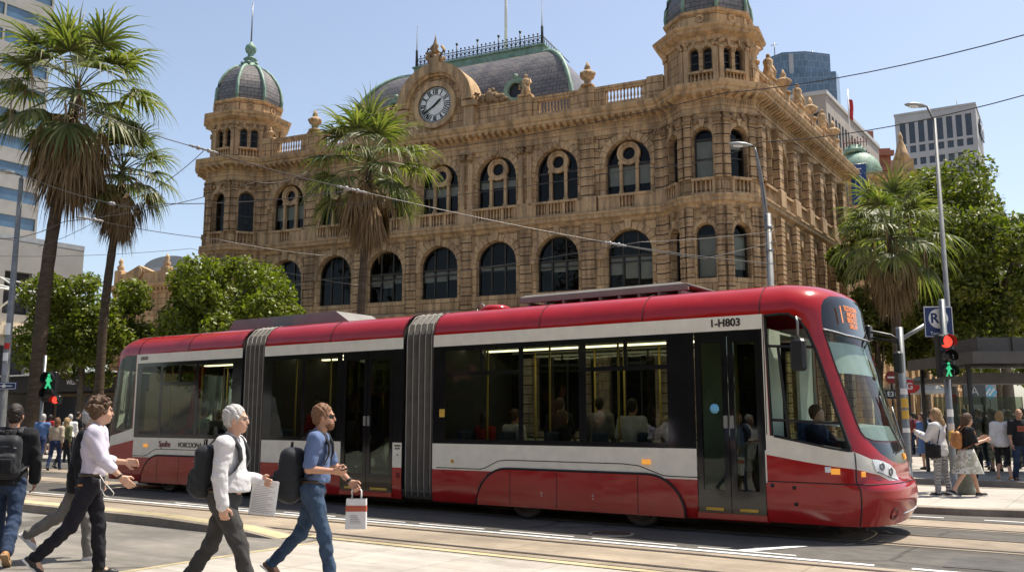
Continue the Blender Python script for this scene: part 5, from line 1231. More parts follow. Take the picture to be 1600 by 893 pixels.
leafy_tree('round bright green street tree beneath the left palms',gnd(122,47),3.4,3.6,zz(430,47),30000,.18,M_leafA,72,21,'round street trees in front of the hall',.16)
leafy_tree('round bright green street tree behind the tram left of the hall arches',gnd(362,41),3.6,2.4,zz(408,41),36000,.17,M_leafA,70,22,'round street trees in front of the hall',.16)
PG='plane trees at the right'
PT=leafy_tree('tall plane tree with broad dense crown behind the right lamp pole',gnd(1490,44),4.6,4.0,zz(262,44),30000,.21,M_leafB,64,31,PG,.26)
leafy_tree('plane tree at the right edge behind the shelter roof',gnd(1580,40),3.6,4.2,zz(292,40),26000,.20,M_leafB,46,32,PG,.24)
leafy_tree('plane tree close beside the end of the hall under the blue banner',gnd(1378,46),2.7,3.2,zz(330,46),16000,.21,M_leafB,30,33,PG,.2)
leafy_tree('pale green farther plane tree seen above the shelter',gnd(1565,64),4.6,4.2,zz(495,64)+.5,12000,.30,M_leafA,26,34,PG,.22)
leafy_tree('small dark plane tree behind the traffic signal',gnd(1452,52),3.6,3.4,zz(380,52),16000,.24,M_leafB,34,35,PG,.2)
for i,(a,b) in enumerate(((-16,-24),(-9,-25),(-3.5,-25.5),(-24,-25),(-20,-26),(-12.5,-27),(-6,-28),(-29,-24),(-34,-24),(-39,-25),(-44,-24))):
    c=PT.copy(); COL.objects.link(c); c.location=rd(a,b,.0); c.scale=(.9,.9,.8); c.rotation_euler=(0,0,i*1.3)
    c['label']='street tree across the road mirrored in the tram windows'; c['group']='trees across the road'
    for ch in list(PT.children): d=ch.copy(); COL.objects.link(d); d.parent=c
# ---------------------------------------------------------------- poles, signals, signs, shelter, wires
def pole_mesh(H,r0,r1): 
    m=MB(); m.lathe([(r0*1.7,0),(r0*1.7,.05),(r0*1.15,.08),(r0,.5),(r1,H)],(0,0,0),10); return m
def sticker(root,z,r,mat,h=.22,az=-PI/2,w=1.1,name='sticker'):
    m=MB(); n=6; pts=[(( r+.004)*math.cos(az+w*(i/n-.5)),(r+.004)*math.sin(az+w*(i/n-.5))) for i in range(n+1)]
    m.loft([[(x,y,z) for x,y in pts],[(x,y,z+h) for x,y in pts]],closed=False); return m.build(name,mat,root)
M_lum=mat_plain('lamp housing',(.30,.30,.29),.4)
def luminaire(root,p,d,s=1.0):
    """cobra head lamp: p = arm end, d = pointing direction"""
    d=Vector(d).normalized(); a=math.atan2(d.y,d.x); m=MB(); m.M=Matrix.Translation(p)@Matrix.Rotation(a,4,'Z')@Matrix.Rotation(-R(6),4,'Y')@Matrix.Scale(s,4)
    m.loft([[(x,w*math.cos(q),h*math.sin(q) if math.sin(q)>0 else h*.45*math.sin(q)) for q in np.linspace(0,2*PI,11)[:-1]] for x,w,h in ((0,.04,.04),(.08,.08,.07),(.3,.17,.12),(.6,.19,.13),(.85,.13,.08),(.95,.04,.03))],True,True,True,True)
    L=m.build('lamp_head',M_lum,root); g=MB(); g.M=m.M; g.sphere((.58,0,-.045),.15,10,6,(1.5,1,.35)); g.build('lens',M_lamp,L)
# far-left pole
Y=38; p=gnd(3,Y); t=thing('street_lamp','tall grey street lamp at the left edge with a blue street sign','street lamp',p); H=zz(272,Y)-.12
pole_mesh(H,.17,.09).build('pole',M_greypaint,t); m=MB(); m.tube([(0,0,H-.1),(0,0,H+.12),(-.25,0,H+.2)],.05,6); m.build('arm',M_greypaint,t); luminaire(t,Vector((-.2,0,H+.2)),(-1,-.2,0),.95)
for z,c,h in ((3.9,M_white,.35),(4.4,M_red,.25),(3.3,mat_plain('sticker grey',(.3,.3,.33),.6),.5),(5.0,M_white,.5)): sticker(t,z,.168,c,h,-PI/2+rng.uniform(-.3,.5),1.3)
m=MB(); m.bbox(-.75,.62,-.22,-.19,zz(609,Y)-.12,zz(598,Y)-.12,.01); s=m.build('street_sign',M_blue,t); m=MB(); z0,z1=zz(609,Y)-.12,zz(598,Y)-.12
for a,b,c,d in ((-.72,.59,z0+.02,z0+.04),(-.72,.59,z1-.04,z1-.02),(-.72,-.70,z0+.04,z1-.04),(.57,.59,z0+.04,z1-.04),(-.6,-.5,z0+.07,z1-.07),(-.4,.45,(z0+z1)/2-.02,(z0+z1)/2+.02)): m.box(a,b,-.228,-.22,c,d)
m.M=Matrix.Translation((.1,-.224,(z0+z1)/2))@Matrix.Rotation(PI/2,4,'X'); m.lathe([(.08,-.004),(.08,.008)],(0,0,0),12); m.build('sign_marks',M_white,s)
# centre lamp with a pair of curved arms
Y=27; p=gnd(1213,Y); p.z=.14; t=thing('street_lamp','grey street lamp with twin curved arms in front of the corner tower','street lamp',p); H=zz(330,Y)-.14
pole_mesh(H,.12,.10).build('pole',M_greypaint,t); e=at(1176,228,Y)-Vector((p.x,p.y,p.z)); m=MB()
for k in (0,1): z0_=H-.1-.45*k; m.tube([tuple(Vector((-.02-.06*k,0,z0_))*(1-u)**2+Vector((e.x*(.30+.1*k),e.y*.3,z0_+(e.z-z0_)*.62))*2*u*(1-u)+Vector((e.x+.06,e.y,e.z-.05))*u*u) for u in np.linspace(0,1,10)],.034,6)
m.build('arm',M_greypaint,t); luminaire(t,e,(-1,.1,0),.78)
m=MB(); m.lathe([(.135,0),(.135,.12)],(0,0,H-.5),10); m.lathe([(.135,0),(.135,.08)],(0,0,H-1.2),10); m.build('bracket',M_steel,t)
# right lamp
Y=26; p=gnd(1493,Y); p.z=.14; t=thing('street_lamp','tall slim grey lamp pole at right with a single flat lamp above the plane trees','street lamp',p); H=zz(172,Y)-.14
pole_mesh(H,.09,.05).build('pole',M_greypaint,t); e=at(1449,167,Y)-p; m=MB(); m.tube([(0,0,H-.02),(-.06,0,H+.04),(e.x,e.y,e.z)],.035,6); m.build('arm',M_greypaint,t); luminaire(t,e,(-1,0,.08),.72)
sticker(t,2.4,.088,M_white,.3,-PI/2,1.6); sticker(t,1.9,.09,M_red,.25,-PI/2-.3,1.6); m=MB(); m.bbox(-.14,.16,-.24,-.12,3.0,3.55,.02); m.build('control_box',M_black,t)
# signal lamp builder
M_reds=mat_emit('red signal',(1.,.05,.03),1.2); M_grns=mat_emit('green signal',(.06,.7,.30),.45); M_lensd=mat_plain('dark lens',(.02,.02,.02),.2)
def walker(m,s=1.0,flip=1):
    m.sphere((0,0,.27*s),.05*s,8,5,(1,.5,1))
    for a,b,r in (((0,.21),(-.01,.03),.055),((0,.18),(.10*flip,.08),.022),((0,.18),(-.09*flip,.09),.022),((-.01,.03),(.07*flip,-.16),.03),((-.01,.03),(-.09*flip,-.16),.03)): m.tube([(a[0]*s,0,a[1]*s),(b[0]*s,0,b[1]*s)],r*s,6)
def signal_head(root,org,n,lit,r=.13,name='signal_head'):
    m=MB(); m.M=Matrix.Translation(org); hh=r*2.45; m.bbox(-r*1.25,r*1.25,0,.22,-hh*n/2,hh*n/2,.03); h=m.build(name,M_black,root)
    for i in range(n):
        z=hh*(n/2-.5-i); g=MB(); g.M=Matrix.Translation(Vector(org)+Vector((0,-.004,z)))@Matrix.Rotation(PI/2,4,'X'); g.lathe([(r,-.01),(r,.004),(r*.7,.03),(.01,.04)],(0,0,0),18); g.build('signal_lens',lit.get(i,M_lensd),h)
        v=MB(); v.M=Matrix.Translation(Vector(org)+Vector((0,0,z))); n_=12
        pts=[(r*1.12*math.cos(R(-35+250*k/n_)),r*1.12*math.sin(R(-35+250*k/n_))) for k in range(n_+1)]
        v.loft([[(x,0,zz_) for x,zz_ in pts],[(x*1.02,-.2,zz_*1.0) for x,zz_ in pts]],closed=False); v.build('visor',M_black,h)
    return h
# right-hand signal pole on the island
Y=19.5; p=gnd(1484,Y); p.z=.12; t=thing('traffic_signal','traffic signal pole on the island showing red with a blue square sign','traffic signal',p); FC=math.atan2(-p.x,p.y)*0
H=zz(468,Y)-.12; pole_mesh(H,.072,.068).build('pole',M_steel,t)
hd=signal_head(t,(-.10,-.28,zz(559,Y)-.12),3,{0:M_reds},.13)
m=MB(); m.M=Matrix.Translation((-.10,-.32,zz(559,Y)-.12-.32)); walker(m,.62); m.build('green_figure',M_grns,hd)
z0,z1=zz(527,Y)-.12,zz(478,Y)-.12; m=MB(); m.bbox(-.37,.27,.10,.13,z0,z1,.02); s=m.build('square_sign',M_blue,t)
m=MB(); zc=(z0+z1)/2+.07; m.M=Matrix.Translation((-.05,.10,zc))@Matrix.Rotation(PI/2,4,'X'); m.lathe([(.215,-.01),(.215,.006)],(0,0,0),28); m.build('white_disc',M_white,s)
lettering('R',.3,M_blue,s,Matrix.Translation((-.14,.092,zc))@STAND,bold=.008); lettering('L',.3,M_blue,s,Matrix.Translation((.06,.092,zc))@STAND,bold=.008); lettering('Tanirrede',.10,M_white,s,Matrix.Translation((-.05,.094,z0+.085))@STAND)
m=MB()
for a,b,c,d in ((-.36,.26,z0+.012,z0+.025),(-.36,.26,z1-.025,z1-.012),(-.36,-.347,z0+.025,z1-.025),(.247,.26,z0+.025,z1-.025)): m.box(a,b,.094,.099,c,d)
m.build('sign_border',M_white,s)
for z,c in ((1.55,M_white),(1.25,mat_plain('poster pale',(.5,.46,.44),.7)),(.95,M_white)): sticker(t,z,.073,c,.16,-PI/2,2.2)
m=MB(); m.bbox(-.09,.13,-.22,-.06,1.0,1.25,.02); m.build('push_button_box',M_ystep,t)
# mast-arm pole nearer the tram nose
Y=20.5; p=gnd(1414,Y); p.z=.12; t=thing('mast_arm_pole','grey pole with yellow stickers and a slanting arm beside the tram nose','signal pole',p); H=zz(512,Y)-.12
pole_mesh(H,.085,.08).build('pole',M_steel,t); e=at(1462,497,Y+.3)-p; m=MB(); m.tube([(0,0,zz(532,Y)-.12),(e.x*.5,e.y*.5,(zz(532,Y)-.12+e.z)/2),e],.05,6); m.build('mast_arm',M_steel,t)
for z,c,h in ((1.75,M_ystep,.22),(1.5,M_ystep,.2),(2.05,M_white,.14),(1.2,M_white,.1)): sticker(t,z,.085,c,h,-PI/2-.1,2.2)
# left pedestrian signal
Y=34; p=gnd(64,Y); t=thing('pedestrian_signal','pedestrian signal with glowing green walking figure under the tall left palm','pedestrian signal',p); H=zz(556,Y)-.12
pole_mesh(H,.06,.055).build('pole',M_steel,t); hd=signal_head(t,(.32,-.25,zz(604,Y)-.12),2,{},.22); m=MB(); m.M=Matrix.Translation((.36,-.34,zz(600,Y)-.12)); walker(m,1.15); m.build('green_figure',M_grns,hd)
m=MB(); m.tube([(0,0,zz(604,Y)-.12),(.32,-.2,zz(604,Y)-.12)],.035,5); m.tube([(0,0,zz(626,Y)-.12),(.6,-.2,zz(626,Y)-.12)],.035,5); m.build('bracket',M_black,t); signal_head(t,(.62,-.25,zz(625,Y)-.12),1,{0:M_reds},.13)
# bollard bin on the island
Y=18.6; p=gnd(1502,Y); p.z=.12; t=thing('litter_bin','squat tapered grey green bin on the island behind the floral skirt','bin',p)
m=MB(); m.lathe([(.17,0),(.18,.03),(.16,.1),(.145,.44),(.155,.46),(.155,.5),(.11,.52),(.10,.49),(.01,.485)],(0,0,0),16); m.build('body',mat_plain('bin green grey',(.13,.14,.11),.6,0,.2,6),t); m=MB(); m.lathe([(.158,.455),(.162,.46),(.162,.485),(.158,.49)],(0,0,0),16); m.build('rim',M_steel,t)
# tram shelter at the right edge
Y=23; a=at(1503,565,Y); t=thing('tram_shelter','dark flat-roofed shelter with slatted fascia at the right edge','shelter',(a.x,a.y,.14),RZ+R(33)); M_sh=mat_plain('shelter grey brown',(.085,.075,.065),.5,0,.15,3); zr=zz(556,Y)-.14
m=MB(); m.box(0,7,-.6,3.2,zr-.16,zr); m.box(-.05,7,-.68,-.6,zr-.24,zr+.06); m.box(-.05,0,-.6,3.2,zr-.24,zr+.06); m.build('roof',M_sh,t)
m=MB(); m.box(.55,7,.2,2.6,zr+.06,zr+.48); 
for k in range(8): m.box(.5+k*.9,.54+k*.9,.14,.2,zr+.06,zr+.5)
m.build('roof_box',M_sh,t); m=MB(); m.box(.25,7,.4,3.6,zr-.62,zr-.5); m.box(.2,7,.34,.4,zr-.7,zr-.42); m.build('lower_roof',M_sh,t)
for x,y in ((.22,.15),(3.2,.15),(.22,2.9),(3.2,2.9)): m=MB(); m.box(x-.04,x+.04,y-.04,y+.04,0,zr-.16); m.build('post',M_black,t)
m=MB(); m.box(.5,3.0,2.85,2.9,.3,2.1); m.build('glass_panel',M_tglass,t)
# small signs and umbrellas down the side street
Y=40; p=gnd(1525,Y); p.z=.14; t=thing('poster_stand','dark poster stand with pale emblem beneath the shelter','poster stand',p); m=MB(); m.box(-.5,.5,-.05,.05,zz(632,Y)-.14,zz(592,Y)-.14); [MB().box(x,x+.07,-.04,.04,0,zz(632,Y)-.14).build('leg',M_black,t) for x in (-.45,.38)]; q=m.build('panel',M_dglass,t); lettering('A',.55,M_conc2,q,Matrix.Translation((0,-.055,zz(612,Y)-.14))@STAND)
Y=44; p=gnd(1550,Y); p.z=.14; t=thing('diamond_sign','blue and white diamond sign on a thin post beyond the shelter','sign',p); z=zz(613,Y)-.14; m=MB(); m.tube([(0,.03,0),(0,.03,z)],.035,6); m.build('post',M_steel,t); m=MB(); m.prism([(-.34,z),(0,z-.4),(.34,z),(0,z+.4)],-.03,.0); q=m.build('plate',M_sticker,t); m=MB()
for o in (-.1,.1): m.prism([(-.2+o,z-.12),(-.14+o,z-.18),(.14+o,z+.16),(.08+o,z+.2)],-.036,-.031)
m.build('stripes',M_white,q)
Y=42; p=gnd(1397,Y); t=thing('round_sign','dark red round sign on a post beside the far terrace','sign',(p.x,p.y,.14)); z=zz(590,Y)-.14; m=MB(); m.tube([(0,.05,0),(0,.05,z)],.04,6); m.build('post',M_black,t); m=MB(); m.M=Matrix.Translation((0,0,z))@Matrix.Rotation(PI/2,4,'X'); m.lathe([(.3,-.02),(.3,.02)],(0,0,0),20); q=m.build('plate',mat_plain('maroon',(.2,.015,.012),.5),t); m=MB(); m.box(-.2,.2,-.026,-.02,z-.04,z+.04); m.build('bar',M_white,q)
p=gnd(1424,Y); t=thing('oval_sign','bright red oval shop sign with white ring hung over the side street','sign',(p.x,p.y,.14)); z=zz(604,Y)-.14; m=MB(); m.tube([(0,.05,0),(0,.05,z)],.04,6); m.build('post',M_black,t); m=MB(); m.M=Matrix.Translation((0,0,z))@Matrix.Rotation(PI/2,4,'X')@Matrix.Diagonal((1.5,1,1,1)); m.lathe([(.32,-.03),(.32,.02)],(0,0,0),20); q=m.build('plate',M_red,t); lettering('G',.42,M_white,q,Matrix.Translation((0,-.035,z))@STAND,bold=.01)
for px,Y,lab in ((1420,50,'white market umbrella over the left of the side street'),(1440,44,'cream market umbrella nearer the traffic signal')):
    p=gnd(px,Y); t=thing('market_umbrella',lab,'umbrella',(p.x,p.y,.14),.4,'market umbrellas in the side street'); z=zz(596,Y)
    m=MB(); m.lathe([(1.5,z-.75),(1.5,z-.62),(.75,z-.25),(.05,z+.1)],(0,0,0),8); m.build('canopy',M_white,t); m=MB(); m.tube([(0,0,0),(0,0,z)],.035,6); m.build('pole',M_steel,t)
Y=41; p=gnd(1396,Y-1.2); t=thing('hanging_sign','black street number sign reading E31 under the umbrellas','sign',(p.x,p.y,.14)); z=zz(617,Y)-.14; m=MB(); m.box(-.5,.5,-.03,.03,z-.2,z+.2); m.box(-.46,-.40,-.02,.02,0,z-.2); q=m.build('plate',M_black,t); lettering('E31',.3,M_white,q,Matrix.Translation((0,-.036,z))@STAND)
# overhead wires
NW=[0]
def wire(label,pts,r=.022,mat=None,sag=.15,ins=(),name='overhead_wire'):
    P=[at(*p) for p in pts]; path=[]
    for a,b in zip(P[:-1],P[1:]):
        for i in range(9):
            q=i/9; v=a.lerp(b,q); v.z-=sag*4*q*(1-q); path.append(v)
    path.append(P[-1]); m=MB(); m.tube([p-path[0] for p in path],r*.62,5)
    o=m.build(name,mat or M_wire,None,path[0]); tag(o,label,'wire','overhead wires')
    for i in ins:
        m=MB(); p=P[i]-path[0]; d=(P[min(i+1,len(P)-1)]-P[max(i-1,0)]).normalized()
        for k in range(-2,3): m.sphere(p+d*.13*k,.055 if k%2 else .036,7,5)
        m.tube([p-d*.35,p+d*.35],.025,6); m.build('insulator',M_lum,o)
wire('upper dark wire from the top right across the corner tower to the clock palm',[(1610,52,14),(1133,145,20),(640,238,26)],.018)
wire('lower dark wire crossing in front of the right lamp pole and corner tower',[(1610,146,14),(1190,222,19),(1000,262,22),(520,320,27)],.016)
wire('pale wire falling from the top left corner to the insulator beside the left tower',[(-10,102,15),(318,233,20)],.018,M_wirel)
wire('heavy pale span wire with insulators running from the left tower down past the palm',[(318,233,20),(550,296,20),(960,381,22),(1212,412,26)],.022,M_wirel,.05,(0,1,2))
wire('thin wire dropping left from the insulator behind the second palm',[(318,236,20),(205,312,24),(60,385,34)],.014)
wire('wire from the left lamp pole rising gently to the palm insulator',[(36,272,38),(175,318,24),(260,318,22),(550,297,20)],.018,M_wirel,.1,(1,))
wire('wire from the left edge climbing over the left tower windows',[(-10,372,24),(100,346,22),(400,284,24),(480,268,25)],.016)
wire('thin wire sloping right below the left tower balcony',[(140,342,22),(340,374,22),(520,400,24)],.014,M_wirel,.05,(0,))
wire('thin low wire from the middle of the facade to the centre lamp',[(560,446,26),(1000,378,24),(1216,360,27)],.014,M_wirel,.05)
wire('low pale wire passing in front of the lower arches',[(960,381,22),(1100,404,24),(1214,376,27)],.016,M_wirel,.02)
wire('faint low wire over the left street trees',[(-10,400,30),(300,388,30),(560,446,26)],.012,M_wirel,.1)
# ---------------------------------------------------------------- people: bodies and clothes grown from distance fields
def nets(D,lo,h):
    neg=D<0; nx,ny,nz=D.shape
    c=np.zeros((nx-1,ny-1,nz-1),np.int8)
    for i in (0,1):
        for j in (0,1):
            for k in (0,1): c+=neg[i:nx-1+i,j:ny-1+j,k:nz-1+k]
    I=np.argwhere((c>0)&(c<8)); 
    offs=np.array([(i,j,k) for i in (0,1) for j in (0,1) for k in (0,1)])
    val=D[I[:,0,None]+offs[:,0],I[:,1,None]+offs[:,1],I[:,2,None]+offs[:,2]]
    acc=np.zeros((len(I),3)); cnt=np.zeros(len(I))
    for a in range(8):
        for b in range(a+1,8):
            if abs(offs[a]-offs[b]).sum()!=1: continue
            m=(val[:,a]<0)!=(val[:,b]<0); t=val[m,a]/(val[m,a]-val[m,b]); acc[m]+=offs[a]+t[:,None]*(offs[b]-offs[a]); cnt[m]+=1
    V=(I+acc/cnt[:,None])*h+np.array(lo)
    idx=np.full(c.shape,-1,np.int32); idx[I[:,0],I[:,1],I[:,2]]=np.arange(len(I)); F=[]
    for ax in range(3):
        n0=np.take(neg,range(D.shape[ax]-1),ax); n1=np.take(neg,range(1,D.shape[ax]),ax); E=np.argwhere(n0!=n1)
        o1,o2=[(1,2),(2,0),(0,1)][ax]
        E=E[(E[:,o1]>0)&(E[:,o2]>0)&(E[:,o1]<D.shape[o1]-1)&(E[:,o2]<D.shape[o2]-1)]
        def g(d1,d2): q=E.copy(); q[:,o1]-=d1; q[:,o2]-=d2; return idx[q[:,0],q[:,1],q[:,2]]
        Q=np.stack([g(1,1),g(0,1),g(0,0),g(1,0)],1); fl=~n0[E[:,0],E[:,1],E[:,2]]; Q[fl]=Q[fl][:,::-1]; F.append(Q)
    F=np.concatenate(F); return V,F[(F>=0).all(1)]
class SDF:
    def __init__(s,h): s.h=h; s.pr=[]; s.post=[]; s.lo=np.full(3,1e9); s.hi=-s.lo
    def _bb(s,lo,hi): s.lo=np.minimum(s.lo,lo); s.hi=np.maximum(s.hi,hi)
    def cap(s,a,b,ra,rb,k=.02,sc=None):
        a,b=np.array(a,float),np.array(b,float); r=max(ra,rb); lo,hi=np.minimum(a,b)-r,np.maximum(a,b)+r; s._bb(lo,hi); s.pr.append(('c',lo,hi,k,(a,b,ra,rb))); return s
    def ell(s,c,r,k=.02,Rm=None):
        c,r=np.array(c,float),np.array(r,float); m=r.max() if Rm is not None else r; s._bb(c-m,c+m); s.pr.append(('e',c-m,c+m,k,(c,r,Rm))); return s
    def box(s,c,hf,rad,k=.01,Rm=None):
        c,hf=np.array(c,float),np.array(hf,float); m=np.linalg.norm(hf) if Rm is not None else hf; s._bb(c-m,c+m); s.pr.append(('b',c-m,c+m,k,(c,hf,rad,Rm))); return s
    def cut(s,n,d): s.post.append(('cut',np.array(n,float),d)); return s     # keep n.p < d
    def wrinkle(s,amp,f,seed=0): s.post.append(('w',amp,f,seed)); return s
    def mesh(s,name):
        h=s.h; lo=s.lo-3*h-.01; n=np.ceil((s.hi-lo+3*h+.01)/h).astype(int)+1; ax=[lo[i]+h*np.arange(n[i]) for i in range(3)]; D=np.full(n,.3,np.float32)
        for ty,a,b,k,pr in s.pr:
            mg=k+3*h; i0=np.maximum(((a-mg-lo)/h).astype(int),0); i1=np.minimum(((b+mg-lo)/h).astype(int)+2,n); sl=tuple(slice(i0[i],i1[i]) for i in range(3))
            X,Y,Z=np.meshgrid(*[ax[i][sl[i]] for i in range(3)],indexing='ij')
            if ty=='c':
                A,B,ra,rb=pr; d=B-A; L=d@d+1e-12; t=np.clip(((X-A[0])*d[0]+(Y-A[1])*d[1]+(Z-A[2])*d[2])/L,0,1)
                dd=np.sqrt((X-A[0]-t*d[0])**2+(Y-A[1]-t*d[1])**2+(Z-A[2]-t*d[2])**2)-(ra+(rb-ra)*t)
            else:
                P=[X-pr[0][0],Y-pr[0][1],Z-pr[0][2]]
                if pr[-1] is not None: Rm=pr[-1]; P=[Rm[0][j]*P[0]+Rm[1][j]*P[1]+Rm[2][j]*P[2] for j in range(3)]
                if ty=='e':
                    r=pr[1]; k0=np.sqrt(sum((P[j]/r[j])**2 for j in range(3))); k1=np.sqrt(sum((P[j]/r[j]**2)**2 for j in range(3)))+1e-9; dd=k0*(k0-1)/k1
                else:
                    q=[np.abs(P[j])-pr[1][j]+pr[2] for j in range(3)]; dd=np.sqrt(sum(np.maximum(v,0)**2 for v in q))+np.minimum(np.maximum(np.maximum(q[0],q[1]),q[2]),0)-pr[2]
            o=D[sl]; hh=np.clip(.5+.5*(o-dd)/k,0,1); D[sl]=o*(1-hh)+dd*hh-k*hh*(1-hh)
        if s.post:
            X,Y,Z=np.meshgrid(*ax,indexing='ij',sparse=True)
            for p in s.post:
                if p[0]=='hem': D=np.where(np.abs(Y)<p[2],np.maximum(D,p[1]-Z),D)
                elif p[0]=='cut': D=np.maximum(D,p[1][0]*X+p[1][1]*Y+p[1][2]*Z-p[2])
                else:
                    _,am,f,sd_=p; D=D+am*(np.sin(f*(1.0*X+.55*Z)+2.1*np.sin(f*.43*(Y-.8*Z)+sd_))*np.sin(f*.61*(Z+.5*Y)+sd_*1.7)).astype(np.float32)
        V,F=nets(D,lo,h); return np_mesh(name,V,F,True)
def rot_y(v,a): c,s=math.cos(a),math.sin(a); return np.array([c*v[0]+s*v[2],v[1],-s*v[0]+c*v[2]])
def dirv(fwd,out,side):   # limb direction: fwd degrees forward of straight down, out degrees away from the body
    f,o=R(fwd),R(out); return np.array([math.sin(f)*math.cos(o),side*math.sin(o),-math.cos(f)*math.cos(o)])
M_skin=mat_plain('skin light',(.52,.30,.205),.5,0,.10,14); M_skin2=mat_plain('skin tanned',(.44,.235,.15),.5,0,.10,14); M_skin3=mat_plain('skin deep',(.17,.085,.055),.5,0,.10,14)
M_eye=mat_plain('eye',(.03,.02,.015),.2)
def hairm(n,c): return mat_plain(n,c,.6,0,.35,60,.6,.4,0,90)
H_dark=hairm('dark hair',(.022,.015,.011)); H_brown=hairm('brown hair',(.085,.045,.022)); H_grey=hairm('grey hair',(.42,.40,.38)); H_blond=hairm('fair hair',(.30,.19,.085)); H_ginger=hairm('auburn hair',(.16,.075,.032))
CL={}
def cloth(n,c,**k):
    if n not in CL: CL[n]=mat_cloth(n,c,**k)
    return CL[n]
def skeleton(P):
    k=P['h']/1.78; J={}; lean=R(P.get('lean',3)); tw=R(P.get('twist',0))
    hipw=.092*k; L=[]
    J['hip']=[np.array([0,sd_*hipw,0]) for sd_ in (1,-1)]
    for i,sd_ in enumerate((1,-1)):
        th,kn,ft=P['legs'][i]; o=P.get('legout',2)
        kp=J['hip'][i]+dirv(th,o,sd_)*.45*k; an=kp+dirv(th-kn,o*.5,sd_)*.42*k
        fd=np.array([math.cos(R(ft)),0,-math.sin(R(ft))]); L.append((kp,an,fd))
    low=min(min((an-np.array([0,0,.075*k]))[2],(an+fd*.16*k-np.array([0,0,.05*k]))[2],(an-fd*.06*k-np.array([0,0,.07*k]))[2]) for kp,an,fd in L)
    up=np.array([0,0,-low]); J['hip']=[p+up for p in J['hip']]; J['leg']=[(a+up,b+up,c) for a,b,c in L]; J['root']=up
    sp=lambda x,y,z: up+np.array([*rot_y((x*k,y*k,z*k),lean)])
    J['sp']=sp; J['k']=k; J['arm']=[]
    shw=P.get('sh',.185)
    for i,sd_ in enumerate((1,-1)):
        S=sp(0,sd_*shw,.50); fw,ou,el,ei=P['arms'][i]
        u=dirv(fw,ou,sd_); E=S+u*.295*k
        f=dirv(fw+el,-ei,sd_); Wp=E+f*.25*k; J['arm'].append((S,E,Wp,f))
    J['neck']=sp(.0,0,.545); J['head']=sp(.035+P.get('headf',0),0,.715); return J
def fingers(s,Wp,f,side,k,curl,h,pn=None):
    f=f/np.linalg.norm(f); pn=np.array(pn if pn is not None else (0,-side,0),float); pn-=f*(pn@f); pn/=np.linalg.norm(pn)   # palm faces pn
    w=np.cross(f,pn); w=w*np.sign(w[0]+1e-6) if abs(w[0])>.2 else w                         # thumb side
    pc=Wp+f*.048*k; s.box(pc,(.046*k,.016*k,.041*k),.014*k,.014,np.stack([f,pn,w],0).T if False else np.array([f,pn,w]).T)
    for i,(o,l) in enumerate(((.031,.070),(.011,.078),(-.010,.073),(-.029,.058))):
        b=Wp+f*.090*k+w*o*k; c1=R(curl*.6+4*i); d1=f*math.cos(c1)+pn*math.sin(c1); m=b+d1*l*.55*k; c2=R(curl*1.7+6*i); d2=f*math.cos(c2)+pn*math.sin(c2)
        s.cap(b-f*.015*k,m,.0105*k,.0098*k,.006); s.cap(m,m+d2*l*.5*k,.0098*k,.008*k,.004)
    b=Wp+f*.03*k+w*.036*k; d=(f*.70+w*.62+pn*.35); d/=np.linalg.norm(d); m=b+d*.042*k; d2=f*.9+w*.12+pn*.4; d2/=np.linalg.norm(d2); s.cap(b-d*.015*k,m,.0135*k,.012*k,.012); s.cap(m,m+d2*.036*k,.0115*k,.0092*k,.005)
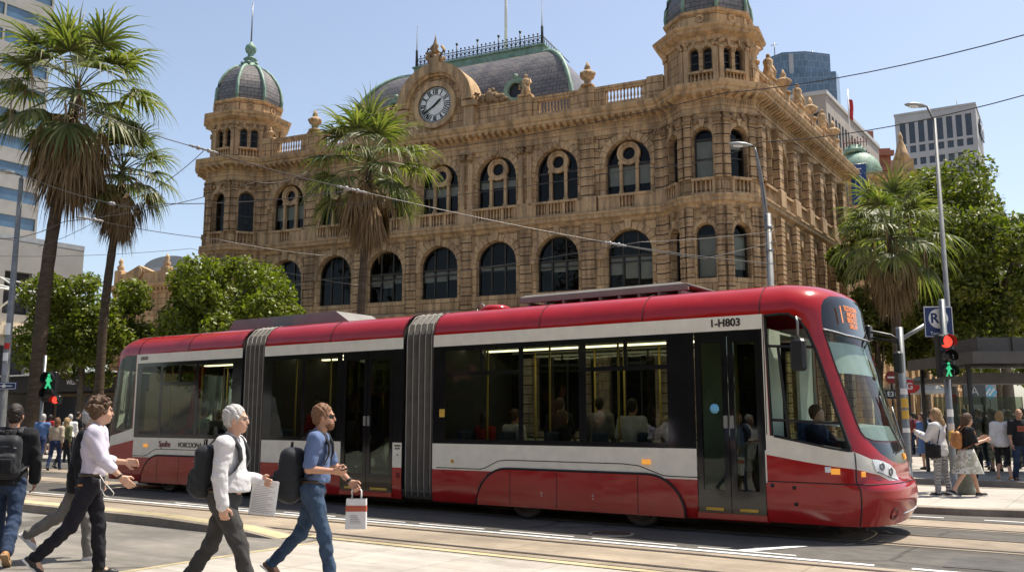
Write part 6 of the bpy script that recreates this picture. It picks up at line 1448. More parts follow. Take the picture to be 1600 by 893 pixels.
def person(label,loc,heading,P,group=None):
    """P: h, sex, legs [(thigh fwd, knee bend, toe-down)]*2 left,right; arms [(fwd,out,elbow,elbow-in)]*2; clothes; hair; res"""
    t=thing('person',label,'person',loc,heading,group); k=P['h']/1.78; J=skeleton(P); sp=J['sp']; h=P.get('res',.011); hi=h<.014; fem=P.get('fem',0); bel=P.get('belly',0); fat=P.get('fat',1.)
    up=J['root']; skin=P.get('skin',M_skin)
    hy=R(P.get('yaw',0)); hp=R(P.get('nod',0))
    hd=J['head']; Rz=np.array([[math.cos(hy),-math.sin(hy),0],[math.sin(hy),math.cos(hy),0],[0,0,1]])@np.array([[math.cos(hp),0,math.sin(hp)],[0,1,0],[-math.sin(hp),0,math.cos(hp)]])
    HX=lambda x,y,z: hd+Rz@np.array([x,y,z])*k
    s=SDF(h*.8 if hi else h)
    def torso(s,g,kk=.05):
        s.ell(sp(.0,0,.36),((.112+.0*bel)*k*fat+g,(.158 if not fem else .14)*k*fat+g,.20*k+g),kk); s.ell(sp(.012+bel*.35,0,.12),((.10+bel*.5)*k*fat+g,(.142 if not fem else .125)*k*fat+g,.19*k+g),kk)
        for sd_ in (1,-1): s.cap(sp(0,sd_*.07,.505),sp(0,sd_*P.get('sh',.185)*.95,.495),.062*k+g,.060*k+g,.05)
        if fem: 
            for sd_ in (1,-1): s.ell(sp(.085,sd_*.07,.36),(.06*k+g,.062*k+g,.065*k+g),.05)
    bel0=bel; bel=bel*.55; torso(s,-.022); bel=bel0; s.ell(up+np.array([-.005,0,.0])*k,(.105*k,.15*k,.13*k),.05)
    for i in (0,1):
        S,E,Wp,f=J['arm'][i]; kp,an,fd=J['leg'][i]
        s.cap(S,E,.047*k,.040*k,.03); s.cap(E,Wp,.041*k,.027*k,.015); s.cap(J['hip'][i],kp,.078*k*fat,.052*k,.03); s.cap(kp,an,.052*k,.036*k,.02); s.cap(an,an+fd*.09*k-np.array([0,0,.045*k]),.036*k,.03*k,.02)
        if hi or P.get('hands'): fingers(s,Wp,f,(1,-1)[i],k,P.get('curl',(30,30))[i],h,P.get('palm',(None,None))[i])
        else: s.ell(Wp+f*.075*k,(.035*k,.03*k,.05*k),.02); s.cap(Wp,Wp+f*.14*k,.03*k,.018*k,.02)
    s.cap(sp(-.005,0,.50),HX(-.015,0,-.055),.060*k,.054*k,.035)
    s.ell(HX(-.012,0,.025),(.098*k,.076*k,.098*k),.02,Rz); s.ell(HX(.03,0,-.045),(.064*k,.056*k,.072*k),.03,Rz); s.ell(HX(.062,0,-.088),(.026*k,.03*k,.024*k),.02,Rz)
    if hi:
        s.cap(HX(.088,0,.022),HX(.106,0,-.020),.008*k,.013*k,.012); s.ell(HX(.092,0,-.055),(.012*k,.024*k,.008*k),.008,Rz); s.ell(HX(.084,0,.035),(.012*k,.05*k,.01*k),.015,Rz)
        for sd_ in (1,-1): s.ell(HX(-.004,sd_*.078,-.005),(.022*k,.010*k,.034*k),.006,Rz); s.ell(HX(.05,sd_*.045,-.03),(.03*k,.022*k,.028*k),.02,Rz)
    mesh_obj('body',s.mesh('body'),skin,t)
    if hi:
        for sd_ in (1,-1):
            m=MB(); m.sphere(tuple(HX(.081,sd_*.030,.014)),.0095*k,8,6); m.build('eye',M_eye,t)
            m=MB(); m.tube([tuple(HX(.084-.022*abs(q),sd_*(.018+.026*(q+1)/2*1.4),.038+.006*(1-q*q))) for q in (-1,-.3,.4,1)],.0045*k,4); m.build('eyebrow',P['hairm'],t)
    # hair
    hs=P.get('hair','short'); s=SDF(.0062 if hi else h)
    if hs!='none':
        g=.012 if hs in('short',) else .02
        s.ell(HX(-.030,0,.050),(.099*k+g*.5,.079*k+g*.5,.098*k+g*.5),.03,Rz); s.ell(HX(-.058,0,-.012),(.060*k,.068*k,.070*k),.03,Rz)
        if hi:
            for sd_ in (1,-1): s.ell(HX(.012,sd_*.070,.012),(.030*k,.012*k,.036*k),.02,Rz)
        if hs=='curly':
            rr=np.random.default_rng(5)
            for q in range(90):
                d=rr.normal(size=3); d/=np.linalg.norm(d); 
                if d[2]<-.45 or (d[0]>.45 and d[2]<.25): continue
                s.ell(HX(-.03+d[0]*.118,d[1]*.105,.05+d[2]*.112),(.028*k,)*3,.012)
        if hs=='long':
            s.cap(HX(-.06,0,.0),HX(-.085,0,-.19),.085*k,.075*k,.04); s.cap(HX(-.02,.07,0),HX(-.03,.075,-.17),.034*k,.03*k,.03); s.cap(HX(-.02,-.07,0),HX(-.03,-.075,-.17),.034*k,.03*k,.03)
        if hs=='bob': s.cap(HX(-.05,0,.0),HX(-.06,0,-.10),.088*k,.078*k,.04); s.cap(HX(-.01,.07,0),HX(-.015,.07,-.09),.034*k,.03*k,.03); s.cap(HX(-.01,-.07,0),HX(-.015,-.07,-.09),.034*k,.03*k,.03)
        n=Rz@np.array([1,0,-.42]); n/=np.linalg.norm(n); s.cut(n,n@HX(.052,0,.05))
        if hs in('short','curly'): n=Rz@np.array([.55,0,-1]); n/=np.linalg.norm(n); s.cut(n,n@HX(-.035,0,-.095 if hs=='short' else -.08))
        s.wrinkle(.0055 if hi else .006,95 if hs!='long' else 60,2); s.wrinkle(.003 if hi else 0,190,5); mesh_obj('hair',s.mesh('hair'),P['hairm'],t)
    if P.get('beard'):
        s=SDF(h*.7); s.ell(HX(.045,0,-.066),(.056*k,.060*k,.052*k),.02,Rz); s.ell(HX(.066,0,-.094),(.030*k,.036*k,.03*k),.02,Rz); n=Rz@np.array([.25,0,1.]); n/=np.linalg.norm(n); s.cut(n,n@HX(.06,0,-.045)); s.wrinkle(.003,110,1); mesh_obj('beard',s.mesh('beard'),P['beard'],t)
    # top
    top=P['top']; s=SDF(h); g=.012+P.get('loose',.006); torso(s,g,.06); hem=P.get('hem',-.02)
    if hem<-.03: s.ell(up+np.array([.0,0,-.0])*k,(.125*k*fat+g,.165*k*fat+g,.15*k+abs(hem)),.05)
    sl=P.get('sleeve',1.)
    for i in (0,1):
        S,E,Wp,f=J['arm'][i]; s.cap(S,E if sl>=.5 else S+(E-S)*sl*2,.058*k+g,.047*k+g,.045)
        if sl>.5: e=E+(Wp-E)*(sl-.5)*2*.97; s.cap(E,e,.047*k+g,.037*k+g,.02)
    if P.get('collar'): s.cap(sp(-.01,0,.53),sp(.0,0,.585),.060*k,.060*k,.012)
    z=(up+rot_y((0,0,hem*k),R(P.get('lean',3))))[2]; s.post.append(('hem',z,.178*k*(fat if not fem else .95))); s.cut(tuple(rot_y((.25,0,1),R(P.get('lean',3)))),float(rot_y((.25,0,1),R(P.get('lean',3)))@sp(.0,0,.60 if P.get('collar') else .575)))
    s.wrinkle(P.get('wr',.005) if hi else .004,34,P.get('seed',1)); s.wrinkle(.0026 if hi else 0,58,3); mesh_obj(P.get('topname','shirt'),s.mesh('shirt'),top,t)
    # legs
    if P.get('skirt'):
        m=MB(); rings=[]; z0=up[2]+.10*k; zl=up[2]-P['skirt']*k; cxs=[(J['leg'][0][0][0]+J['leg'][1][0][0])/2]
        for q in range(9):
            a=q/8; ex=(.15+.085*a)*k; ey=(.165+.05*a)*k; spread=abs(J['leg'][0][0][0]-J['leg'][1][0][0])*.36*a
            rings.append([((cxs[0]*a*.8)+(ex+spread)*math.cos(u)*(1+.05*a*math.sin(7*u)),ey*math.sin(u)*(1+.05*a*math.cos(9*u)),z0+(zl-z0)*a) for u in np.linspace(0,2*PI,33)[:-1]])
        m.loft(rings,True,False,True,True); m.build('skirt',P['bottom'],t)
    else:
        s=SDF(h); w=P.get('wide',0); s.ell(up+np.array([-.01,0,.01])*k,((.108+bel*.3)*k*fat+.012,.152*k*fat+.012,.13*k),.05); s.ell(up+np.array([-.055,0,-.045])*k,(.075*k,.13*k,.085*k),.05)
        cutl=P.get('leglen',1.)
        for i in (0,1):
            kp,an,fd=J['leg'][i]; s.cap(J['hip'][i],kp,.092*k*fat+w,.066*k+w,.045)
            if cutl>.5: e=kp+(an-kp)*(cutl-.5)*2*.98; s.cap(kp,e,.066*k+w,.052*k+w*1.4,.02)
        z=(up+np.array([0,0,.105*k]))[2]; s.cut((0,0,1),z); s.wrinkle(.0085 if hi else .004,34,P.get('seed',1)+2); s.wrinkle(.003 if hi else 0,62,1); mesh_obj('trousers' if cutl>.6 else 'shorts',s.mesh('trousers'),P['bottom'],t)
        if P.get('belt'):
            m=MB(); c=up+np.array([0,0,.085])*k; a_,b_=((.115+bel*.42)*k*fat+.014,.155*k*fat+.014)
            m.loft([[(c[0]+(a_+d)*math.cos(u)+bel*.12,c[1]+(b_+d)*math.sin(u),c[2]+zz_) for u in np.linspace(0,2*PI,29)[:-1]] for zz_,d in ((-.017,-.02),(-.017,0),(.017,0),(.017,-.02))],False,False,True,True); m.build('belt',P['belt'],t)
    # shoes
    for i in (0,1):
        kp,an,fd=J['leg'][i]; dn=np.array([-fd[2]*-1*0,0,0]); u=np.array([fd[2]*-1,0,fd[0]]); u=np.array([-fd[2],0,fd[0]]) ; sh=SDF(max(h*.8,.008)); c=an-u*.0
        heel=an-fd*.035*k-u*.045*k; ball=an+fd*.12*k-u*.052*k; toe=an+fd*.165*k-u*.055*k
        sh.cap(heel,ball,.036*k,.036*k,.03); sh.cap(ball,toe,.036*k,.026*k,.03); sh.cap(an-u*.01*k,an+fd*.03*k-u*.03*k,.043*k,.04*k,.03); sh.cut(tuple(-u),float(-u@(an-u*.072*k))); s1=mesh_obj('shoe',sh.mesh('shoe'),P['shoe'],t)
        if hi or P.get('sole'):
            m=MB(); pts=[(-.075,.030),(-.06,.038),(.05,.036),(.12,.046),(.175,.036),(.195,0)]; ol=pts+[(x,-y) for x,y in pts[-2::-1]]
            side=np.array([0,1,0]); m.loft([[tuple(an+fd*x*k+side*y*k-u*zz_*k) for x,y in ol] for zz_ in (.078,.058)],True,True,True,False); m.build('sole',P.get('sole',M_white),s1)
    return t,J,HX
def backpack(label,t,J,P,mat,size=(.10,.16,.25),zc=.27,pocket=None,straps=True,name='backpack',cat='backpack'):
    """worn bag: body, pocket, shoulder straps"""
    k=J['k']; sp=J['sp']; b=thing(name,label,cat,t.location,t.rotation_euler.z); ln=R(P.get('lean',3)); c=sp(-.145-size[0]*.75,0,zc)
    Rm=np.array([[math.cos(ln),0,math.sin(ln)],[0,1,0],[-math.sin(ln),0,math.cos(ln)]])
    s=SDF(.011); s.box(c,(size[0],size[1],size[2]),size[0]*.9,.02,Rm); s.box(sp(-.145-size[0]*.75-size[0]*.8,0,zc-size[2]*.35),(size[0]*.55,size[1]*.8,size[2]*.5),.045,.02,Rm); s.wrinkle(.004,40,1); mesh_obj('bag_body',s.mesh('bag_body'),mat,b)
    s=SDF(.011); s.box(sp(-.145-size[0]*2.05,0,zc-size[2]*.4),(size[0]*.28,size[1]*.62,size[2]*.34),.02,.01,Rm); mesh_obj('front_pocket',s.mesh('front_pocket'),pocket or mat,b)
    m=MB(); m.tube([tuple(sp(-.17-size[0]*.75,.03,zc+size[2]-.01)),tuple(sp(-.17-size[0]*.75,.03,zc+size[2]+.045)),tuple(sp(-.17-size[0]*.75,-.03,zc+size[2]+.045)),tuple(sp(-.17-size[0]*.75,-.03,zc+size[2]-.01))],.010,5); m.build('grab_handle',M_rub,b)
    m=MB(); m.tube([tuple(sp(-.145-size[0]*1.7,y,zc+size[2]*.35+.03*math.cos(y*12))) for y in np.linspace(-size[1]*.75,size[1]*.75,8)],.006,4); m.build('zip',M_steel,b)
    if straps:
        for sd_ in (1,-1):
            m=MB(); x0=P.get('belly',0)*.3
            pts=[(-.15,.09,.50),(-.09,.10,.575),(-.02,.105,.59),(.06,.11,.555),(.125,.115,.46),(.135+x0*.5,.125,.36),(.10,.165,.26),(.0,.18,.16),(-.12,.13,.10)]
            V=[];F=[]; pw=[Vector(tuple(sp(x,sd_*y,z))) for x,y,z in pts]; rings=[]
            for i,p in enumerate(pw):
                rings.append([tuple(p+Vector((a*.010,sd_*bb*.030,a*.010))) for a,bb in ((1,-1),(1,1),(-1,1),(-1,-1))])
            m.loft(rings,True,True,True,True); m.build('strap',mat,b)
    return b
BLK=cloth('black cloth',(.016,.016,.018),var=.3); NAVY=cloth('near black trousers',(.014,.013,.018),var=.25); DENIM=cloth('blue denim',(.04,.066,.112),var=.35); DENIMD=cloth('dark denim',(.028,.045,.085),var=.35); CHAR=cloth('charcoal trousers',(.05,.047,.045),var=.2)
WSH=cloth('white shirt cloth',(.56,.54,.54),var=.05); PBLUE=cloth('polo blue',(.105,.15,.27),var=.12); GREYT=cloth('grey trousers',(.20,.185,.165),var=.15); WHT=cloth('white cotton',(.62,.60,.58),var=.06)
LAV=mat_spots('speckled shirt',(.52,.48,.56),(.26,.23,.31),75,.22); CHK=mat_check('checked trousers',(.55,.54,.52),(.03,.03,.035),34); FLOR=mat_spots('floral skirt',(.60,.58,.52),(.20,.26,.24),16,.36,(.38,.36,.28))
S_blk=mat_plain('black shoe',(.02,.02,.02),.5); S_tan=mat_plain('tan leather shoe',(.42,.19,.06),.5); S_wht=mat_plain('white shoe',(.66,.65,.63),.6); S_brn=mat_plain('brown shoe',(.10,.05,.03),.5); M_bp=mat_cloth('backpack nylon',(.020,.021,.024),.3,.3,.6); M_leather=mat_plain('tan leather bag',(.36,.15,.045),.5,0,.2,12); M_beltb=mat_plain('belt leather',(.05,.03,.02),.5)
def gfoot(px,Y,z=0.): p=at(px,652,Y); return (p.x,p.y,z)
# foreground walkers
P=dict(h=1.80,legs=[(-17,27,38),(17,6,-4)],arms=[(24,10,22,6),(-10,9,96,-2)],curl=(62,78),palm=(None,(0,.75,.6)),top=PBLUE,collar=1,sleeve=.42,bottom=DENIM,shoe=S_brn,sole=M_white,hair='short',hairm=H_ginger,beard=H_ginger,skin=M_skin2,belt=M_beltb,lean=4,wide=.004,hem=.07,res=.0095,belly=.02)
t,J,HX=person('bearded man in blue polo shirt and jeans holding out a phone and a paper bag',gfoot(494,9.3),R(2),P); POLO=(t,J,P)
m=MB(); m.loft([[tuple(HX(.098-.03*(abs(y)/.06)**2,y,z)) for y in np.linspace(-.066,.066,9)] for z in (-.004,.03)],closed=False); 
for sd_ in (1,-1): m.tube([tuple(HX(.066,sd_*.066,.018)),tuple(HX(-.0,sd_*.084,.012))],.004,4)
m.build('sunglasses',M_tblack,t)
S,E,Wp,f=J['arm'][0]; m=MB(); m.M=Matrix.Translation(tuple(Wp-f*.02)); ax=Vector(tuple(f)); m.tube([ax*-.012,ax*.012],.038,12); m.build('wristwatch',M_rub,t)
backpack('large black backpack on the bearded man in the blue polo shirt',t,J,P,M_bp,(.125,.17,.28),.13)
S,E,Wp,f=J['arm'][1]; q=RF@Vector((0,0,0)); ph=thing('phone','black phone held out by the bearded man in the blue polo','phone',t.location,t.rotation_euler.z); c=Wp+f*.15+np.array([0,0,.03]); m=MB(); m.M=Matrix.Translation(tuple(c))@Matrix.Rotation(R(-15),4,'Y'); m.bbox(-.075,.075,-.036,.036,.004,.014,.004); m.build('case',M_black,ph); m=MB(); m.M=Matrix.Translation(tuple(c))@Matrix.Rotation(R(-15),4,'Y'); m.poly((-.068,-.031,.0155),(.068,-.031,.0155),(.068,.031,.0155),(-.068,.031,.0155)); m.build('screen',M_dglass,ph)
S,E,Wp,f=J['arm'][0]; bg_=thing('paper_bag','white paper bag with red band hanging from the bearded man hand','paper bag',t.location,t.rotation_euler.z); c=Wp+f*.10
M_paper=mat_plain('white paper',(.70,.68,.66),.8); M_band=mat_plain('red brown print',(.42,.10,.05),.7)
m=MB(); x0,x1,y0,y1,zt=c[0]-.105,c[0]+.105,c[1]-.055,c[1]+.055,c[2]-.10; zb=zt-.30
m.loft([[(x0,y0,zb),(x1,y0,zb),(x1,y1,zb),(x0,y1,zb)],[(x0+.005,y0+.01,zt),(x1-.005,y0+.008,zt),(x1-.004,y1-.01,zt),(x0+.004,y1-.01,zt)]],True,False); m.build('bag_body',M_paper,bg_); m=MB(); m.loft([[(x0-.002,y0+.004,zb+.175),(x1+.001,y0+.004,zb+.175),(x1+.001,y1-.004,zb+.175),(x0-.002,y1-.004,zb+.175)],[(x0+.001,y0+.005,zb+.235),(x1-.002,y0+.005,zb+.235),(x1-.002,y1-.005,zb+.235),(x0+.001,y1-.005,zb+.235)]],False,False); m.build('printed_band',M_band,bg_)
for y in (y0+.012,y1-.012): m=MB(); m.tube([(c[0]-.05,y,zt-.02),(c[0]-.05,y*.5+c[1]*.5,zt+.08),(c[0]-.03,c[1],zt+.105),(c[0]+.03,c[1],zt+.105),(c[0]+.05,y*.5+c[1]*.5,zt+.08),(c[0]+.05,y,zt-.02)],.006,5); m.build('bag_handle',M_paper,bg_)
for k_ in range(5): m=MB(); m.box(x0+.05,x1-.05-.01*k_,y0-.002,y0+.006,zb+.06+.018*k_,zb+.064+.018*k_); m.build('print_line',M_conc,bg_)
P=dict(h=1.80,legs=[(-20,14,25),(24,8,-8)],arms=[(-4,8,82,8),(-3,9,12,0)],curl=(40,62),top=WSH,collar=1,sleeve=1.,bottom=CHAR,shoe=S_blk,hair='short',hairm=H_grey,belt=M_beltb,lean=3,belly=.085,fat=1.08,wide=.008,hem=.07,res=.0095,wr=.005,loose=.008,seed=4)
t,J,HX=person('grey haired man in white shirt and charcoal trousers carrying papers',gfoot(358,8.5),R(0),P); 
m=MB()
for sd_ in (1,-1): 
    m.tube([tuple(HX(.096,sd_*(.030+.022*math.cos(q)),.014+.020*math.sin(q))) for q in np.linspace(0,2*PI,13)],.0025,4); m.tube([tuple(HX(.09,sd_*.052,.016)),tuple(HX(0,sd_*.082,.012))],.0025,4)
m.build('spectacles',M_steel,t)
backpack('slim black backpack on the grey haired man in the white shirt',t,J,P,M_bp,(.085,.15,.245),.24)
S,E,Wp,f=J['arm'][0]; pp_=thing('papers','sheaf of white printed papers held by the grey haired man','papers',t.location,t.rotation_euler.z); c=Wp+f*.09
m=MB(); m.M=Matrix.Translation(tuple(c))@Matrix.Rotation(R(6),4,'Y'); m.bbox(-.14,.10,-.012,-.006,-.30,.02,.002); m.bbox(-.13,.11,-.004,.002,-.305,.015,.002); m.build('sheets',M_paper,pp_); m=MB(); m.M=Matrix.Translation(tuple(c))@Matrix.Rotation(R(6),4,'Y')
for k_ in range(16): m.box(-.12,.05+.03*math.sin(k_*1.7),-.0135,-.0125,-.28+.016*k_,-.276+.016*k_)
m.build('print_lines',M_conc,pp_)
P=dict(h=1.84,legs=[(10,6,0),(-21,24,46)],arms=[(8,10,78,12),(22,12,24,4)],curl=(34,26),top=LAV,collar=1,sleeve=.72,bottom=NAVY,shoe=S_blk,sole=S_wht,hair='curly',hairm=H_brown,belt=M_beltb,lean=1.5,yaw=22,wide=.006,hem=.07,res=.0095,seed=7,loose=.010,wr=.007)
t,J,HX=person('curly haired man in speckled lavender shirt and black trousers striding right',gfoot(150,9.7),R(18),P)
S,E,Wp,f=J['arm'][1]; m=MB(); ax=Vector(tuple(f)); m.M=Matrix.Translation(tuple(Wp-f*.025)); m.tube([ax*-.012,ax*.012],.036,12); m.build('wristwatch',M_beltb,t)
m=MB(); hp_=J['hip'][1]; m.tube([tuple(hp_+np.array(v)) for v in ((.09,-.07,.09),(.14,-.09,.02),(.2,-.08,-.05),(.24,-.07,-.1),(.22,-.07,-.15),(.15,-.08,-.12),(.11,-.09,-.04),(.10,-.08,.05))],.0045,4); m.build('earphone_cord',M_white,t)
m=MB(); m.bbox(hp_[0]-.11,hp_[0]-.06,hp_[1]-.098,hp_[1]-.085,hp_[2]-.02,hp_[2]-.002,.003); m.build('pocket_label',M_leather,t)
P=dict(h=1.78,legs=[(-24,34,45),(14,8,0)],arms=[(8,7,14,2),(-6,7,12,2)],top=BLK,topname='jacket',sleeve=1.,bottom=GREYT,shoe=S_wht,hair='short',hairm=H_grey,lean=5,wide=.01,hem=-.16,res=.011,seed=3,loose=.018,skin=M_skin)
person('grey haired man in black jacket and grey trousers half hidden beyond the curly haired man',gfoot(133,10.9),R(18),P)
P=dict(h=1.80,legs=[(13,6,-2),(-15,24,40)],arms=[(2,12,16,2),(10,11,10,2)],top=BLK,topname='jacket',sleeve=1.,bottom=DENIMD,shoe=S_tan,sole=mat_plain('pale gum sole',(.42,.28,.16),.7),hair='short',hairm=H_dark,skin=M_skin2,lean=3,wide=.01,hem=-.06,res=.0105,seed=9,loose=.014)
t,J,HX=person('dark haired man in black jacket, jeans and tan shoes seen from behind',gfoot(22,10.6),R(106),P)
backpack('black backpack on the man with tan shoes at the left edge',t,J,P,M_bp,(.10,.155,.25),.25,BLK)
# right-hand pair and couple
P=dict(h=1.69,fem=1,sh=.165,legs=[(4,4,0),(-4,3,0)],arms=[(28,8,88,10),(22,8,80,14)],top=WHT,sleeve=1.,bottom=CHK,shoe=S_blk,hair='long',hairm=H_blond,lean=2,hem=-.12,res=.0125,loose=.016,wide=.004,yaw=10,nod=12)
t,J,HX=person('long haired woman in white blouse and checked trousers standing on the island',gfoot(1465,18.2,.12),R(128),P)
m=MB(); sp=J['sp']; 
bgl=thing('shoulder_bag','black shoulder bag hanging beside the woman in checked trousers','shoulder bag',t.location,t.rotation_euler.z); s=SDF(.014); s.box(sp(.02,.245,-.02),(.15,.06,.14),.05,.02); s.wrinkle(.004,40); mesh_obj('bag_body',s.mesh('bag_body'),BLK,bgl); m.tube([tuple(sp(.1,.22,.08)),tuple(sp(.10,.15,.4)),tuple(sp(.02,.10,.585)),tuple(sp(-.10,.12,.4)),tuple(sp(-.06,.22,.08))],.010,5); m.build('strap',M_rub,bgl)
P=dict(h=1.62,fem=1,sh=.165,legs=[(20,8,-6),(-19,14,20)],arms=[(26,6,86,12),(22,6,84,14)],top=cloth('black tee',(.018,.018,.02)),sleeve=.42,bottom=FLOR,skirt=.42,shoe=S_blk,sole=S_wht,hair='bob',hairm=H_brown,lean=3,hem=.02,res=.0125,skin=M_skin,nod=14)
t,J,HX=person('brown haired woman in black top and floral skirt walking right with phone',gfoot(1506,18.0,.12),R(-4),P)
backpack('tan leather backpack on the woman in the floral skirt',t,J,P,M_leather,(.075,.135,.17),.28)
P=dict(h=1.66,fem=1,sh=.168,legs=[(8,6,0),(-8,10,8)],arms=[(-6,10,14,0),(6,10,12,0)],top=WHT,sleeve=.85,bottom=BLK,leglen=.62,shoe=S_tan,hair='bob',hairm=H_blond,lean=2,hem=-.08,res=.0135,loose=.014)
person('fair haired woman in white top and black cropped trousers seen from behind',gfoot(1562,22.3,.14),R(75),P)
P=dict(h=1.72,legs=[(6,4,0),(-6,6,4)],arms=[(4,12,18,2),(2,12,14,2)],top=cloth('black tee',(.018,.018,.02)),sleeve=.45,bottom=DENIMD,shoe=S_brn,hair='none',hairm=H_brown,lean=1,hem=-.08,res=.0135,skin=M_skin2,belly=.05,fat=1.08,wide=.008)
t,J,HX=person('bald man in black printed tee shirt and jeans facing the street',gfoot(1591,22.0,.14),R(-98),P)
m=MB(); sp=J['sp']
for k_ in range(3):
    for j_ in range(5): m.box(.158+.0,.162,-.11+.046*j_,-.075+.046*j_,0,.0) if False else m.add([tuple(sp(.165,-.11+.046*j_,.42-.05*k_)),tuple(sp(.165,-.075+.046*j_,.42-.05*k_)),tuple(sp(.168,-.075+.046*j_,.385-.05*k_)),tuple(sp(.168,-.11+.046*j_,.385-.05*k_))],[(0,1,2,3)])
m.build('shirt_print',M_band,t)
# crowd: a few figures built once, then copied with their own clothes
COLS=dict(red=(.36,.03,.03),blue=(.10,.17,.33),black=(.02,.02,.022),grey=(.18,.18,.18),white=(.68,.66,.64),green=(.05,.22,.14),teal=(.03,.28,.24),beige=(.42,.34,.25),maroon=(.14,.03,.035),navy=(.02,.03,.07),pink=(.52,.28,.28),olive=(.14,.14,.07),yellow=(.50,.38,.10))
def cc(n): return cloth(n+' crowd cloth',COLS[n])
base=[]
for i,kw in enumerate((dict(h=1.78,legs=[(16,6,-4),(-16,20,25)],arms=[(-14,8,18,2),(16,8,20,2)],hair='short',sleeve=.45),dict(h=1.65,fem=1,sh=.165,legs=[(-14,18,22),(15,5,-3)],arms=[(14,8,30,4),(-12,8,20,2)],hair='long',sleeve=.9),dict(h=1.76,legs=[(3,3,0),(-3,3,0)],arms=[(4,9,14,2),(6,9,40,6)],hair='short',sleeve=1.,hem=-.1),dict(h=1.64,fem=1,sh=.165,legs=[(2,3,0),(-2,3,0)],arms=[(10,8,70,8),(2,8,12,2)],hair='bob',sleeve=.45,skirt=.44,hem=.02))):
    P=dict(top=cc('grey'),bottom=cc('navy'),shoe=S_blk,hairm=H_dark,lean=3,res=.021); P.update(kw); base.append(P)
made={}
def crowd(kind,px,Y,head,top,bot,hair,label,group,z=.14,skin=None,scale=1.):
    loc=gfoot(px,Y,z)
    if kind not in made:
        t,_,_=person(label,loc,R(head),base[kind],group); made[kind]=t
    else:
        src=made[kind]; t=src.copy(); COL.objects.link(t); t.location=loc; t.rotation_euler=(0,0,R(head)); t['label']=label; t['group']=group
        for ch in list(src.children): d=ch.copy(); COL.objects.link(d); d.parent=t
    t.scale=(scale,)*3
    for ch in t.children:
        n=ch.name.split('.')[0]; m={'shirt':top,'jacket':top,'trousers':bot,'skirt':bot,'shorts':bot,'hair':hair,'body':skin}.get(n)
        if m is not None:
            for sl in ch.material_slots: sl.link='OBJECT'; sl.material=m
    return t
GR='people on the far footpath at right'; GL='people on the median at left'
crowd(3,1442,27,200,cc('blue'),cc('blue'),H_brown,'woman in blue dress with pale bag beyond the mast arm pole',GR)
for a in ((0,1428,33,100,'maroon','navy',H_dark,'man in maroon shirt behind the tram nose'),(1,1436,36,80,'pink','black',H_brown,'long haired woman in pink beside the maroon shirted man'),(2,1420,38,90,'grey','black',H_dark,'man in grey jacket farthest left of the far crowd'),(0,1520,26,250,'black','black',H_dark,'man in black behind the woman with tan backpack'),(2,1531,28,95,'navy','black',H_brown,'man in navy jacket left of the shelter post'),(1,1541,27,80,'black','navy',H_dark,'long haired woman in black under the shelter'),(0,1550,30,95,'maroon','black',H_dark,'man in dark maroon beneath the shelter roof'),(2,1512,32,85,'black','black',H_dark,'man in black jacket beside the traffic signal pole'),(0,1577,28,100,'black','navy',H_brown,'man in black shirt behind the white topped woman'),(1,1584,33,80,'grey','black',H_brown,'long haired woman in grey behind the bald man'),(2,1600,30,95,'olive','navy',H_dark,'man in olive jacket at the right edge'),(0,1525,36,85,'red','black',H_dark,'man in red shirt deep in the shelter shade'),(2,1556,38,90,'blue','black',H_dark,'man in blue jacket farthest back under the shelter'),(3,1498,35,100,'white','black',H_brown,'woman in white top far behind the signal pole'),(1,1475,37,95,'red','navy',H_dark,'long haired woman in red behind the white blouse'),(0,1455,40,85,'beige','navy',H_dark,'man in beige shirt far down the side street'),(2,1488,43,90,'black','navy',H_dark,'man in black jacket far down the side street'),(0,1568,35,88,'grey','black',H_dark,'man in grey shirt between shelter posts'),(0,1508,29,90,'navy','black',H_dark,'man in navy shirt directly behind the floral skirt woman'),(1,1517,34,60,'maroon','black',H_brown,'long haired woman in maroon under the shelter edge'),(2,1535,33,120,'black','navy',H_dark,'man in black jacket turned left under the shelter'),(0,1545,35,70,'green','black',H_dark,'man in green shirt under the shelter'),(3,1552,26,100,'black','black',H_dark,'woman in black dress beside the white topped woman'),(2,1570,36,90,'navy','black',H_grey,'grey haired man in navy under the shelter'),(0,1598,27,80,'black','black',H_dark,'man in black shirt at the right edge behind the bald man'),(1,1588,38,95,'black','black',H_dark,'long haired woman in black farthest right under the shelter'),(2,1448,46,85,'black','black',H_dark,'man in black jacket beneath the market umbrellas'),(1,1432,44,95,'white','navy',H_dark,'long haired woman in white beneath the market umbrellas'),(0,1462,33,90,'black','navy',H_dark,'man in black shirt between the mast pole and white blouse'),(2,1480,30,80,'maroon','black',H_brown,'man in maroon jacket between the two women on the island')):
    crowd(a[0],a[1],a[2],a[3],cc(a[4]),cc(a[5]),a[6],a[7],GR,scale=rng.uniform(.95,1.04),skin=[M_skin,M_skin2,M_skin3][a[1]%3])
for a in ((0,67,31,95,'blue','navy',H_grey,'grey haired man in pale blue shirt on the left footpath'),(1,90,29,100,'beige','navy',H_ginger,'auburn haired woman in cream top and dark jeans on the left footpath'),(1,104,30,80,'olive','black',H_blond,'fair haired woman in dark coat beside the cream top woman'),(2,110,34,110,'white','black',H_grey,'man in white top behind the two women at left'),(3,78,38,80,'red','black',H_dark,'woman in red under the black awning'),(0,120,37,60,'black','navy',H_dark,'man in black shirt below the awning letters'),(2,56,40,100,'grey','navy',H_dark,'man in grey jacket beside the tall palm trunk')):
    crowd(a[0],a[1],a[2],a[3],cc(a[4]),cc(a[5]),a[6],a[7],GL,z=.12 if a[2]>36 else .0)
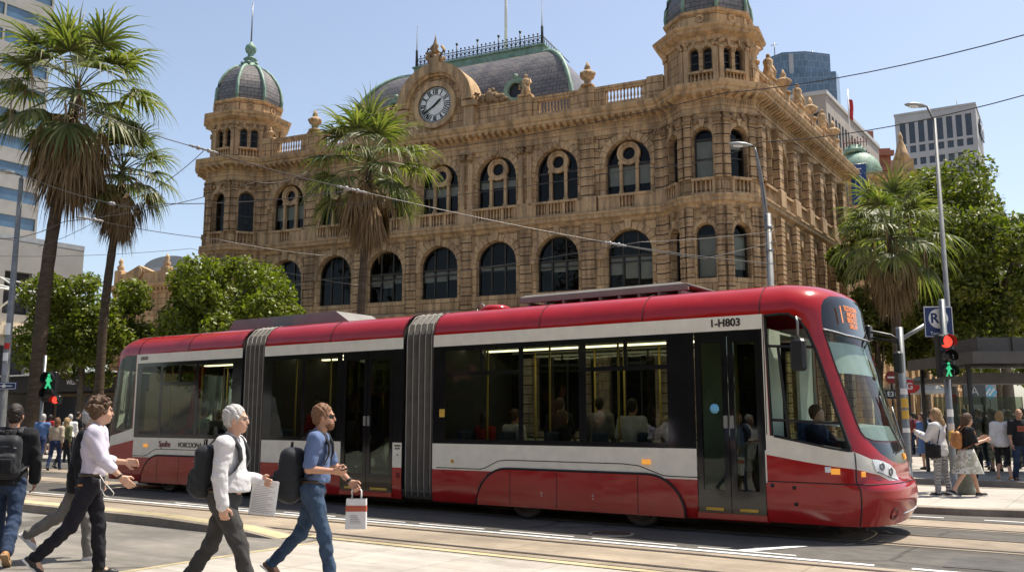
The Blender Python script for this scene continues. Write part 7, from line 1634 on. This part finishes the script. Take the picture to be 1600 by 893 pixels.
# passengers: standing or seated behind the glass
def inside(kind,a,b,head,top,bot,hair,label,dz=0.,scale=.98,skin=None):
    p=rd(a,b); t=crowd(kind,800,20,0,top,bot,hair,label,'passengers inside the tram',skin=skin); t.location=(p.x,p.y,.36+dz); t.rotation_euler=(0,0,RZ+R(head)); t.scale=(scale,)*3
for a in ((0,-3.55,.55,90,'white','navy',H_dark,'dark haired passenger in white shirt at the third window',-.15),(1,-2.72,.5,100,'white','black',H_dark,'long haired passenger in white beside the front tram door',-.22),(1,-6.5,.6,90,'red','navy',H_dark,'passenger in red at the left of the big front window',-.22),(2,-5.95,.7,80,'white','navy',H_brown,'passenger in pale jacket behind the front window bar',-.3),(0,-5.3,1.2,95,'black','black',H_dark,'passenger in black deep inside the front car',-.1),(2,-4.6,1.4,100,'grey','black',H_dark,'passenger in grey standing by the far windows',-.1),(1,-4.9,.6,70,'black','navy',H_brown,'brown haired passenger in black in the front car',-.2),(0,-3.1,1.3,90,'beige','black',H_dark,'passenger in beige near the front partition',-.15),(0,-14.5,.6,90,'teal','navy',H_dark,'passenger in teal shirt in the rear car',-.2),(2,-14.0,.6,90,'grey','navy',H_grey,'grey haired passenger in grey in the rear car',-.25),(1,-13.4,.6,80,'yellow','navy',H_dark,'passenger in yellow green in the rear car',-.25),(0,-10.9,.7,90,'red','navy',H_dark,'passenger in red shirt in the middle car',-.1),(2,-10.2,1.2,90,'black','black',H_dark,'passenger in black jacket in the middle car',-.1),(3,-9.9,.7,80,'pink','black',H_brown,'passenger in pink in the middle car',-.15)):
    inside(a[0],a[1],a[2],a[3],cc(a[4]),cc(a[5]),a[6],a[7],a[8],skin=[M_skin,M_skin2][int(abs(a[1]*10))%2])
P=dict(h=1.76,legs=[(80,75,10),(84,70,10)],arms=[(40,8,45,6),(42,8,48,6)],top=cloth('driver jacket',(.02,.025,.045)),sleeve=1.,bottom=NAVY,shoe=S_blk,hair='short',hairm=H_brown,lean=-4,res=.014,hem=-.05,hands=1)
t,J,HX=person('tram driver in dark jacket and pale shirt seated at the controls',(0,0,0),0,P); p=rd(-.72,1.05,.86-J['root'][2]+.13); t.location=p; t.rotation_euler=(0,0,RZ)
m=MB(); sp=J['sp']; m.add([tuple(sp(.145,-.05,.5)),tuple(sp(.145,.05,.5)),tuple(sp(.15,.012,.28)),tuple(sp(.15,-.012,.28))],[(0,1,2,3)]); m.build('shirt_front',PBLUE,t)
# lettering becomes plain mesh
bpy.context.view_layer.update(); _dg=bpy.context.evaluated_depsgraph_get()
for o in [o for o in SC.objects if o.type=='FONT']:
    me=bpy.data.meshes.new_from_object(o.evaluated_get(_dg)); n=bpy.data.objects.new('lettering',me); COL.objects.link(n); n.parent=o.parent; n.matrix_local=o.matrix_local.copy()
    bpy.data.objects.remove(o)
bpy.context.view_layer.update()
